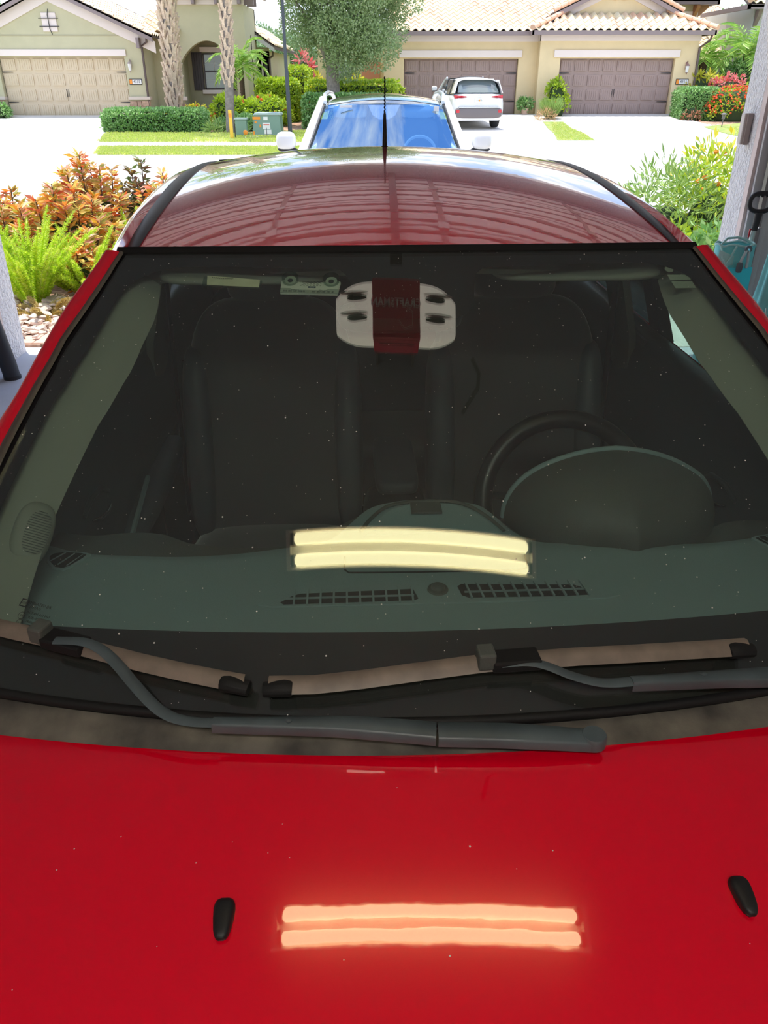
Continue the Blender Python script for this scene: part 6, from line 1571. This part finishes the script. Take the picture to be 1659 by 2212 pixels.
# utility things
t = thing('transformer_box', 'grey-green transformer box with orange and red stickers on a concrete pad', 'utility box', (-4.0, 30.2, GZ(30.2)))
b = MB(); b.prism([(-.52, 0), (.50, 0), (.46, .68), (-.40, .68)], lambda p: (p[0], -.42 + .05 * p[1], p[1]), lambda p: (p[0], .42, p[1])); bo = b.build('cabinet', M['util_green'], t, bevel=.02)
b = MB(); b.prism([(-.44, .68), (.50, .68), (.46, .76), (-.38, .76)], lambda p: (p[0], -.42, p[1]), lambda p: (p[0], .44, p[1])); b.build('lid', M['util_top'], t, bevel=.015)
b = MB(); b.b2(-.70, .68, -.62, .6, -.06, .03); b.build('pad', M['concrete'], t)
for nm, m, x, z, w_, h_ in (('warning_label', M['orange'], -.33, .60, .26, .08), ('warning_label', M['orange'], -.36, .48, .07, .07), ('warning_label', M['sign_white'], -.02, .59, .15, .10), ('warning_label', M['sign_white'], .0, .36, .26, .20), ('warning_label', M['sign_white'], .04, .18, .24, .13), ('warning_label', M['orange'], -.21, .36, .05, .09), ('warning_label', M['orange'], -.44, .14, .06, .12)):
    b = MB(); b.box((x, -.425 + .05 * z, z), (w_, .012, h_)); b.build(nm, m, bo)
b = MB()
b.box((.0, -.412, .40), (.20, .012, .03)); b.build('red_print', M['red_print'], bo)
b = MB(); b.tube([(.04, -.72, -.04), (.04, -.72, .32)], .012, 5); b.build('stake', M['grey_plastic'], t)
t = thing('utility_pedestal', 'small dark green utility pedestal between the yellow post and the transformer', 'utility box', (-4.85, 29.8, GZ(29.8)))
b = MB(); b.prism([(-.20, 0), (.20, 0), (.18, .56), (-.18, .56)], lambda p: (p[0], -.14, p[1]), lambda p: (p[0], .14, p[1])); b.build('cabinet', M['util_green'], t, bevel=.02)
b = MB(); b.b2(-.22, .22, -.17, .17, .56, .62); b.build('lid', M['util_top'], t, bevel=.02)
t = thing('marker_flag', 'thin black stake with orange flag beside the green pedestal', 'marker', (-4.95, 29.0, GZ(29)))
b = MB(); b.tube([(0, 0, -.02), (0, 0, .50)], .016, 6); b.build('stake', M['iron'], t)
b = MB(); b.sup((.33, .1, .22), (.075, .03, .075), .8, 12, 8); b.build('flag', M['orange'], t)
t = thing('marker_post', 'slim yellow cable marker post in front of the slim palm', 'marker', (-4.98, 28.5, GZ(28.5)))
b = MB(); b.b2(-.055, .055, -.02, .02, -.02, .92); b.build('post', M['yellow'], t, bevel=.008)
b = MB(); b.b2(-.045, .045, -.026, -.02, .70, .82); b.build('label', M['orange'], t)
for k in range(4):
    r_ = tag(MB().sup((-4.62 + k * .13, 28.9 + .2 * (k % 2), GZ(29) + .05), (.06, .05, .05), .9, 10, 6).build('white_rock', M['sign_white'], None, smooth='all'), ['leftmost', 'second from the left', 'third from the left', 'rightmost'][k] + ' of the small white rocks below the green utility pedestal', 'rock', 'white rocks by the pedestal')
t = thing('lamp_post', 'black street lamp post between the transformer and the red-blossomed hedge', 'lamp post', (-3.22, 30.0, GZ(30)))
b = MB(); b.tube([(0, 0, 0), (-.02, 0, 2.0), (-.03, 0, 2.1)], [.075, .065, .05], 12); b.build('lower_post', M['lamp_post'], t, smooth=60)
b = MB(); b.tube([(-.03, 0, 2.08), (-.04, 0, 4.3)], [.055, .048], 12); b.build('upper_post', M['lamp_post'], t, smooth=60)
b = MB(); b.lathe([(.05, 0), (.16, .05), (.20, .38), (.06, .55)], (-.04, 0, 4.3), 8); b.build('lantern', M['sign_white'], t)

# right side planting
hedge('boxwood_hedge', 'clipped green hedge at the right corner of the cream duplex', 'hedge', 12.15, 13.5, 35.8, 37.2, 1.08, M['lf_hedge'], 7000, .10)
mound('red_croton_hedge', 'mound of orange-red flowering shrubs beside the right driveway', 'shrub', (14.25, 36.0, GZ(36)), (1.35, .9, 1.28), M['lf_lime'], 4500, .10, fm=M['lf_red'], nf=420, fs=.045)
mound('pink_croton', 'band of pink variegated leaves above the orange-red shrubs', 'shrub', (14.35, 37.3, GZ(37)), (1.25, .5, 1.60), M['lf_pink'], 2200, .13)
mound('yellow_shrub', 'yellow-green broad-leaved plants behind the clipped hedge', 'shrub', (13.6, 38.2, .18), (1.1, .5, 1.62), M['lf_yellow'], 1300, .24, .08)
mound('dark_shrub', 'large dark green shrub under the feathery palms', 'shrub', (15.9, 39.2, .18), (1.5, .9, 2.2), M['lf_hedge'], 8000, .12)
mound('dark_shrub', 'tall climbing shrub against the grey house near the jamb', 'shrub', (17.0, 39.0, .18), (.8, .8, 3.6), M['lf_hedge'], 7000, .13)
mound('reddish_sprig', 'reddish dry sprig at the foot of the clipped hedge', 'plant', (12.45, 35.7, GZ(35.7)), (.28, .15, .6), mat('dry_leaf', (.48, .22, .12, 1), .8), 500, .10)
t = thing('path_light', 'small bronze path light in front of the orange-red shrubs', 'lamp', (12.85, 33.3, GZ(33.3)))
b = MB(); b.tube([(0, 0, -.03), (0, 0, .42)], .02, 6); b.build('stake', M['grey_plastic'], t)
b = MB(); b.lathe([(.06, .36), (.06, .50), (.11, .51), (.09, .55), (.02, .57)], n=10); b.build('lamp_head', M['grey_plastic'], t)
# shrub and grass between the garages
mound('hibiscus_shrub', 'lime shrub with one orange bloom between the two brown garage doors', 'shrub', (7.25, 37.4, .17), (.48, .35, 1.42), M['lf_lime'], 1300, .14, fm=M['lf_red'], nf=2, fs=.08)
t = thing('ornamental_grass', 'feathery tuft of ornamental grass left of the right garage door', 'grass', (6.85, 36.2, GZ(36.2)))
n = 900; a_ = RNG.random(n) * 2 * PI; D = np.stack([np.cos(a_) * .45, np.sin(a_) * .45, np.ones(n)], 1) + .15 * rnd(n); P = np.stack([np.cos(a_) * .12, np.sin(a_) * .12, np.zeros(n) + .02], 1) * RNG.random((n, 1)) + .02 * rnd(n)
V, F = leafcloud(P, D, .85, .018); foliage('blades', V, F, M['lf_narrow'], t)
mound('ornamental_grass', 'lower reddish tuft at the foot of the ornamental grass', 'grass', (6.55, 35.7, GZ(35.7)), (.32, .25, .35), mat('tan_grass', (.55, .36, .18, 1), .8), 400, .25, .02, core=False)
t = thing('potted_plant', 'terracotta pot with trailing plant against the cream wall between the garages', 'potted plant', (6.05, 37.9, .16))
b = MB(); b.lathe([(.12, 0), (.17, .30), (.19, .34), (.17, .34), (.15, .28)], n=14); b.build('pot', mat('pale_terracotta', (.66, .44, .34, 1), .8), t, smooth=40)
b = MB(); b.lathe([(.09, .0), (.10, .25)], (0, 0, -.02), 10); b.build('stand', M['terracotta'], t)
P, D = clumps((0, 0, .50), (.26, .24, .20), 60, 10, .10); V, F = leafcloud(P, D, .12, .06); foliage('leaves', V, F, M['lf_hedge'], t)
rk = MB(); rk.sup((0, 0, 0), (.09, .07, .05), .8, 8, 5); rkm = rk.mesh('edging_rock', M['chip'])
def rocks(par, pts, s0=1.0):
    for x, y in pts:
        o = link('edging_rock', rkm, par); o.location = (x, y, GZ(y) + .03); o.rotation_euler = (random.uniform(-.3, .3), random.uniform(-.3, .3), random.uniform(0, 3)); k = s0 * random.uniform(.7, 1.3); o.scale = (k, k, k)
def bed(nm, pts, m, dz=.028):
    b = MB(); b.prism(pts, lambda p: (p[0], p[1], GZ(p[1]) + dz), lambda p: (p[0], p[1], GZ(p[1]) - .1)); tag(b.build(nm, m), kind='structure')
slab('planting_bed', [(31.0, -10.1, -4.3), (32.0, -10.1, -3.0), (32.8, -10.0, .4), (38.5, -9.8, .7)], M['mulch'], .008)
pb1 = slab('planting_bed', [(34.6, 6.4, 7.1), (36.9, 5.85, 7.3), (38.3, 5.8, 7.3)], M['mulch'], .045)
pb2 = slab('planting_bed', [(33.0, 12.3, 13.6), (34.6, 12.0, 19), (38.0, 12.2, 19), (40, 13.2, 19)], M['mulch'], .045)
slab('lawn_island', [(27.8, 5.55, 6.75), (30.5, 5.95, 6.95), (35.0, 6.35, 7.15)], M['lawn'], .045)
slab('lawn_right', [(27.5, 12.4, 30), (30.0, 11.9, 30), (33.4, 12.2, 30), (34.5, 14.0, 30)], M['lawn'], .045)
rocks(pb1, [(5.75 + .13 * k + random.uniform(-.05, .05), 36.9 - .16 * k + random.uniform(-.3, .3)) for k in range(16)])
rocks(pb2, [(11.9 + .12 * k, 34.7 - .09 * k + random.uniform(-.3, .3)) for k in range(14)])
rocks(pb2, [(12.45 + random.uniform(-.3, .5), 33.2 + random.uniform(-.3, .5)) for k in range(10)])
# grass blades where they can be told apart
def grass(label, poly, n, h=.07):
    x0, x1 = min(p[0] for p in poly), max(p[0] for p in poly); y0, y1 = min(p[1] for p in poly), max(p[1] for p in poly)
    X = RNG.random(n) * (x1 - x0) + x0; Y = RNG.random(n) * (y1 - y0) + y0
    ins = np.zeros(n, bool); j = len(poly) - 1
    for i in range(len(poly)):
        xi, yi = poly[i]; xj, yj = poly[j]
        ins ^= ((yi > Y) != (yj > Y)) & (X < (xj - xi) * (Y - yi) / (yj - yi + 1e-12) + xi); j = i
    X, Y = X[ins], Y[ins]; Z = np.array([GZ(v) for v in Y]) + .0
    P = np.stack([X, Y, Z + .055], 1); D = np.tile([0, 0, 1.0], (len(P), 1)) + .45 * rnd(len(P))
    V, F = leafcloud(P, D, h, .03); o = foliage('grass', V, F, M['lf_grass'], None); tag(o, label, 'grass')
grass('strip of grass between the sidewalk and the street', [(-7.75, 22.95), (-8.4, 25.55), (.95, 25.55), (.95, 22.95)], 26000)
grass('lawn between the sidewalk and the planting bed at left', [(-9.1, 27.45), (-9.9, 31.1), (-4.4, 30.9), (-3.0, 32.0), (.7, 32.8), (.85, 27.45)], 26000)
grass('triangular grass island between the two driveways', [(6.6, 34.6), (7.05, 34.6), (7.0, 30.5), (6.75, 27.9), (5.6, 27.9), (6.1, 31.5)], 7000)
grass('lawn in front of the orange-red shrubs at right', [(12.9, 33.0), (12.1, 30.0), (12.5, 27.6), (18, 27.6), (18, 34.0), (14.4, 34.0)], 14000)

# ================================================================== PLANTING BESIDE THE GARAGE OPENING
bed('planting_bed', [(-2.46, 5.5), (-2.46, 9.5), (-3.2, 11.5), (-7, 11.5), (-7, 5.5)], M['mulch'], .02)
bed('planting_bed', [(2.44, 5.5), (2.44, 9.5), (3.0, 11.5), (7, 11.5), (7, 5.5)], M['mulch'], .02)
mb = thing('mulch_chips', 'loose pale bark and shell chips on the bed by the left jamb', 'mulch', (-2.8, 5.9, .02))
cm = []
for k in range(4):
    b = MB(); n_ = 7; pl2 = [(.055 * math.cos(2 * PI * i / n_) * random.uniform(.6, 1.2), .035 * math.sin(2 * PI * i / n_) * random.uniform(.6, 1.2)) for i in range(n_)]
    b.prism(pl2, lambda p: (p[0], p[1], -.008), lambda p: (p[0] * .9, p[1] * .9, .008 + .1 * p[0])); cm.append(b.mesh('bark_chip', M['chip']))
for k in range(280):
    o = link('bark_chip', cm[k % 4], mb); x = random.uniform(-.85, .32); y = random.uniform(-.30, 1.1)
    o.location = (x, y, .005 + random.uniform(0, .025)); o.rotation_euler = (random.uniform(-.4, .4), random.uniform(-.4, .4), random.uniform(0, 6.3)); s_ = random.uniform(.6, 1.35); o.scale = (s_, s_, s_)
def croton(label, x, y, h, w_, n_st, m, big=True, grp=None, seedz=0, nbig=110, n_small=700, ls=.105, lw=.032):
    nbig = int(nbig * 1.6); n_small = int(n_small * 2.0)
    z0 = GZ(y)
    t = thing('croton_bush', label, 'shrub', (x, y, z0), 0, grp)
    stems = MB(); heads = []
    for k in range(n_st):
        a_ = k * 2.399; r_ = w_ * math.sqrt((k + .5) / n_st); hx_, hy_ = r_ * math.cos(a_), r_ * math.sin(a_) * .75; hh = h * (1 - .45 * (r_ / w_) ** 2) * random.uniform(.82, 1.08)
        stems.tube([(hx_ * .3, hy_ * .3, 0), (hx_ * .8, hy_ * .8, hh * .5), (hx_, hy_, hh)], [.014, .010, .005], 5); heads.append(((hx_ * .3, hy_ * .3, 0), (hx_ * .8, hy_ * .8, hh * .5), (hx_, hy_, hh)))
    stems.build('stems', M['core_brown'], t)['kind'] = 'stuff'
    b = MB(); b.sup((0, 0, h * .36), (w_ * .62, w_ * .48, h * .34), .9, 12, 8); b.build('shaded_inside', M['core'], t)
    def rosette(n, P, D):
        for k in range(n):
            p0, p1, p2 = [Vector(q) for q in heads[k % len(heads)]]; f = random.random() ** .6
            q = p1.lerp(p2, f) if random.random() > .25 else p0.lerp(p1, .5 + .5 * f)
            a_ = k * 2.399; P.append(tuple(q)); D.append((math.cos(a_), math.sin(a_), random.uniform(-.1, .9)))
    P, D = [], []; rosette(n_small, P, D)
    V, F = leafcloud(np.array(P), np.array(D), ls, lw); foliage('small_leaves', V, F, m, t)
    # the larger leaves one by one
    lm = MB(); pr3 = [(0, 0), (.35, .5), (.7, .45), (1.0, 0)]
    L0, W0 = ls * 1.15, lw * 1.2
    vs = [(0, 0, 0)] + [(W0 * w3, 0, 0) for w3 in ()]
    lm.add([(0, 0, 0), (W0 * .45, L0 * .35, .008), (W0 * .5, L0 * .7, .004), (0, L0, -.02), (-W0 * .5, L0 * .7, .004), (-W0 * .45, L0 * .35, .008), (0, L0 * .35, -.002), (0, L0 * .7, -.006)], [(0, 1, 6), (1, 2, 7, 6), (2, 3, 7), (0, 6, 5), (6, 7, 4, 5), (7, 3, 4)])
    lme = lm.mesh('leaf', m)
    P, D = [], []; rosette(nbig, P, D)
    for p, d in zip(P, D):
        o = link('leaf', lme, t); qd = Vector(d).normalized(); o.rotation_mode = 'QUATERNION'; o.rotation_quaternion = qd.to_track_quat('Y', 'Z'); o.location = p; s_ = random.uniform(.8, 1.25); o.scale = (s_, s_, s_)
    return t
croton('tall orange and red croton bush, highest point left of the red car', -3.02, 8.6, 1.12, .42, 20, M['lf_croton'], nbig=120, n_small=900)
croton('red and orange croton bush behind the tall fern', -2.95, 7.6, .92, .50, 24, M['lf_croton'], nbig=140, n_small=1200)
croton('crimson croton bush at the left edge of the picture', -3.75, 8.1, .86, .50, 22, M['lf_croton'], nbig=110, n_small=900)
croton('dark-leaved croton with a few orange leaves behind the bed', -2.78, 9.6, .98, .28, 10, M['lf_croton_dark'], nbig=60, n_small=300)
croton('orange-tipped croton nearest the red car roof', -2.40, 9.0, .92, .30, 12, M['lf_croton'], nbig=70, n_small=380)
croton('small orange croton low beside the fern', -2.62, 7.0, .55, .24, 10, M['lf_croton'], nbig=50, n_small=300)
def fern(label, x, y, n, ln, sp=.55, m=None, rad=.030):
    z0 = GZ(y); t = thing('foxtail_fern', label, 'fern', (x, y, z0))
    for k in range(n):
        a_ = k * 2.399 + random.uniform(-.3, .3); out = sp * (.25 + .75 * math.sqrt((k + .5) / n)); Lf = ln * random.uniform(.7, 1.1)
        p = Vector((.06 * math.cos(a_), .06 * math.sin(a_), 0)); d = Vector((math.cos(a_) * out, math.sin(a_) * out, 1)).normalized(); pts = []
        for j in range(12):
            pts.append(p.copy()); p = p + d * Lf / 11; d = (d + Vector((math.cos(a_), math.sin(a_), -.5)) * (.05 * out * (1 + j * .22))).normalized()
        b = MB(); b.tube([tuple(q) for q in pts], [.006] * 11 + [.002], 5); fo = b.build('frond', m or M['lf_fern'], t)
        nn = 620; f = RNG.random(nn) * 11; i = np.minimum(10, f.astype(int)); A = np.array([tuple(q) for q in pts]); Q = A[i] + (A[i + 1] - A[i]) * (f - i)[:, None]; T = unit(A[i + 1] - A[i])
        sc = np.clip(np.sin(np.clip(f / 11, .03, .985) * PI) ** .35, .1, 1)
        D = unit(rnd(nn)); D = D - T * np.sum(D * T, 1, keepdims=True); D = unit(D) + T * .75
        V, F = leafcloud(Q, D, rad * 1.45, .0075); 
        V = V.reshape(-1, 4, 3); V = Q[:, None, :] + (V - Q[:, None, :]) * sc[:, None, None]; V = V.reshape(-1, 3)
        foliage('needles', V, F, m or M['lf_fern'], fo)
    return t
fern('largest lime foxtail fern beside the left jamb', -2.98, 6.75, 46, .80)
fern('lime foxtail fern leaning towards the red car', -2.62, 7.05, 34, .66, .80)
fern('foxtail fern at the back of the bed, half behind the red car', -2.50, 8.3, 28, .66)
fern('foxtail fern at the left edge of the picture', -3.45, 7.1, 22, .74)
fern('dry tan fern fronds lying on the bark chips', -2.75, 6.35, 12, .34, 1.6, mat('dry_fern', L(205, 185, 120), .8), .024)
# right bed
def narrow_bush(label, x, y, r, h, m, n, ls, lw, fm=None, nf=0, nm='leafy_shrub'):
    return mound(nm, label, 'shrub', (x, y, GZ(y)), (r, r * .8, h), m, n, ls, lw, per=9, cr=.16, fm=fm, nf=nf, fs=.03, core=True, ck=.62)
narrow_bush('airy narrow-leaved green shrub right of the red car roof', 2.78, 8.2, .50, .98, M['lf_narrow'], 2600, .12, .022)
narrow_bush('taller shrub with yellow and orange tops next to the right jamb', 3.22, 8.3, .42, 1.12, M['lf_lime'], 2000, .10, .03, M['orange'], 14)
narrow_bush('yellow croton shrub against the right jamb', 3.45, 8.8, .4, 1.22, M['lf_yellow'], 900, .10, .035, M['orange'], 8)
narrow_bush('low broad-leaved green shrub under the airy shrub', 3.02, 7.3, .42, .52, M['lf_hedge'], 1700, .085, .05)
narrow_bush('small lime shrub between the red car and the right jamb', 2.80, 7.6, .32, .50, M['lf_lime'], 1100, .08, .04)
b = MB(); b.sup((2.62, 6.4, .08), (.12, .10, .09), .8, 12, 8); tag(b.build('garden_stone', M['chip'], None, smooth='all'), 'pinkish stone at the foot of the right jamb outside', 'rock')

# ================================================================== THINGS BY THE RIGHT JAMB, INSIDE
t = thing('sensor_cover', 'small white plastic box fixed on the right stucco jamb', 'box', (2.195, 5.27, 1.42))
b = MB(); b.b2(-.045, 0, -.028, .028, -.085, .085); b.build('cover', mat('cream_plastic', L(214, 205, 198), .5), t, bevel=.006)
b = MB(); b.b2(-.030, 0, -.040, -.028, -.085, .085); b.build('side_plate', mat('taupe_plastic', L(165, 152, 146), .5), t, bevel=.002)
# scooper pole with D-handle
t = thing('long_handled_tool', 'long aluminium tool pole with a black loop handle leaning by the right jamb', 'tool', (2.19, 4.88, 0))
b = MB(); b.tube([(-.05, .02, .0), (0, 0, .92)], .0145, 12); b.build('pole', M['alu'], t, smooth=60)
b = MB(); b.tube([(-.002, 0, .90), (.003, 0, .955), (.004, 0, 1.00)], [.019, .020, .024], 12); b.build('handle_neck', M['grip'], t, smooth=60)
lp = [Vector((.006 + .066 * math.copysign(abs(math.cos(a_)) ** .75, math.cos(a_)), 0, 1.055 + .050 * math.copysign(abs(math.sin(a_)) ** .8, math.sin(a_)))) for a_ in np.linspace(0, 2 * PI, 33)]
b = MB(); b.tube([tuple(p) for p in lp], .0135, 10, caps=False); ho = b.build('loop_handle', M['grip'], t, smooth='all')
for k in range(3):
    b = MB(); b.sup((-.018 + k * .024, 0, 1.090), (.010, .011, .008), 1, 10, 6); b.build('finger_bump', M['grip'], ho, smooth='all')
b = MB(); b.box((-.026, -.002, .885), (.010, .010, .05)); b.build('red_trigger', M['tail_red'], t, bevel=.003)
b = MB(); b.tube([(.022, 0, .915), (.040, 0, .915)], .006, 8); b.build('lock_pin', M['chrome'], t)
# teal caddy with garden tools
t = thing('garden_tool_bag', 'teal mesh tool bag with pockets hanging by the right jamb', 'bag', (2.02, 4.70, 0.19))
def bag(u, v):
    a_ = 2 * PI * u; w_ = .115 * (1 - .05 * v); d_ = .06
    return (w_ * math.copysign(abs(math.cos(a_)) ** .7, math.cos(a_)), d_ * math.copysign(abs(math.sin(a_)) ** .7, math.sin(a_)), -.17 + .83 * v + .006 * math.sin(6 * a_) * v)
b = MB(); b.grid(bag, 33, 10); b.build('sack', M['teal'], t, smooth='all', solid=.004)
b = MB(); b.grid(lambda u, v: (-.115 + .21 * u, -.070 - .018 * math.sin(PI * u), -.10 + .65 * v), 12, 8); b.build('front_pocket', M['teal_bright'], t, smooth='all', solid=.004)
b = MB(); b.tube([tuple(Vector(bag(k / 32, 1)) + Vector((0, 0, .005))) for k in range(33)], .006, 6, caps=False); b.build('rim_binding', M['teal_light'], t, smooth=60)
b = MB(); b.tube([(-.10, -.05, .66), (-.09, -.075, .60), (-.055, -.08, .555)], .006, 6); b.tube([(-.02, -.07, .665), (-.05, -.082, .60), (-.085, -.08, .55)], .006, 6); b.build('pocket_binding', M['teal_light'], t)
b = MB(); b.grid(lambda u, v: (-.112 + .09 * u, -.066 - .012 * math.sin(PI * u), .56 + .085 * v * (1 - .4 * u)), 8, 6); b.build('mesh_pocket', M['teal_light'], t, smooth='all', solid=.002)
b = MB(); b.tube([(-.10, -.03, .66), (-.06, -.02, .70), (0, -.02, .705), (.05, -.02, .69), (.09, -.03, .665)], .007, 6); b.build('carry_strap', M['teal_light'], t, smooth=60)
t = thing('pruning_shears', 'grey-handled pruning shears standing in the teal tool bag', 'tool', (2.055, 4.60, .79))
b = MB(); b.lathe([(.020, -.007), (.020, .007)], (0, 0, .055), 16, Matrix.Rotation(PI / 2, 3, 'X')); b.build('pivot', M['handle_grey'], t, smooth=40)
b = MB(); b.lathe([(.008, 0), (.006, .004)], (0, -.009, .055), 10, Matrix.Rotation(PI / 2, 3, 'X')); b.build('bolt', M['chrome'], t)
for s, e_ in ((-1, -.034), (1, .010)):
    b = MB(); b.tube([(s * .006, 0, .048), (e_ * .6 + s * .004, 0, .0), (e_, 0, -.05)], [.009, .009, .008], 8); b.build('handle', M['alu'], t, smooth=60)
b = MB(); b.sup((-.030, -.002, -.045), (.018, .009, .030), .6, 14, 8); b.build('grip', M['handle_grey'], t, smooth='all')
t = thing('folded_beach_umbrella', 'teal fabric cover with tan strap hanging at the right edge of the picture', 'umbrella', (2.165, 4.42, 0))
def fold(u, v):
    a_ = 2 * PI * u; z = .12 + .86 * (1 - v); w_ = .055 + .105 * min(1, v * 1.25) ** 1.1 - .02 * v
    r_ = w_ * (1 + .10 * math.sin(5 * a_ + 2 * v) + .05 * math.sin(9 * a_ - 3 * v))
    return (r_ * math.cos(a_) + .0 * v, r_ * .65 * math.sin(a_), z)
b = MB(); b.grid(fold, 61, 30); b.build('fabric', M['teal'], t, smooth='all', solid=.003)
b = MB(); b.tube([(.0, 0, .10), (.01, 0, 1.30)], .014, 8); b.build('pole', M['alu'], t, smooth=60)
b = MB(); b.tube([(-.03, -.03, .965), (.02, -.045, 1.0), (.05, -.02, 1.05), (.03, -.02, 1.12), (.07, 0, 1.2)], [.014, .022, .016, .014, .014], 8, flat=.5); b.tube([(-.05, -.02, .985), (.0, -.045, .97), (.06, -.03, .985)], .012, 8); b.build('strap', M['strap_brown'], t, smooth=60)
b = MB(); b.box((-.02, -.105, .60), (.055, .008, .045)); b.build('buckle', M['grip'], t, bevel=.004)
b = MB(); b.tube([(-.06, -.085, .58), (-.05, -.105, .45), (-.07, -.10, .30), (-.06, -.09, .18)], .006, 6); b.build('seam', M['teal_light'], t)
# left jamb, inside
t = thing('black_roller_tube', 'upright dark grey foam tube standing inside the left jamb', 'tube', (-2.385, 4.84, 0))
b = MB(); b.tube([(0, 0, .0), (-.01, 0, .10), (-.10, 0, .72)], [.050, .052, .052], 18); b.build('tube', M['dark_tube'], t, smooth=60)
b = MB(); b.lathe([(.054, 0), (.054, .02)], n=18); b.build('base_cap', M['grip'], t)
t = thing('storage_bin', 'blue-grey plastic bin at the left edge of the picture', 'bin', (-2.62, 4.60, 0))
b = MB(); b.prism([(-.16, -.14), (.14, -.14), (.14, .14), (-.16, .14)], lambda p: (p[0] * .9, p[1] * .9, 0), lambda p: (p[0], p[1], .42)); b.build('bin_body', M['bin_grey'], t, bevel=.03)
b = MB(); b.b2(-.18, .16, -.16, .16, .42, .45); b.build('lid', M['handle_grey'], t, bevel=.01)
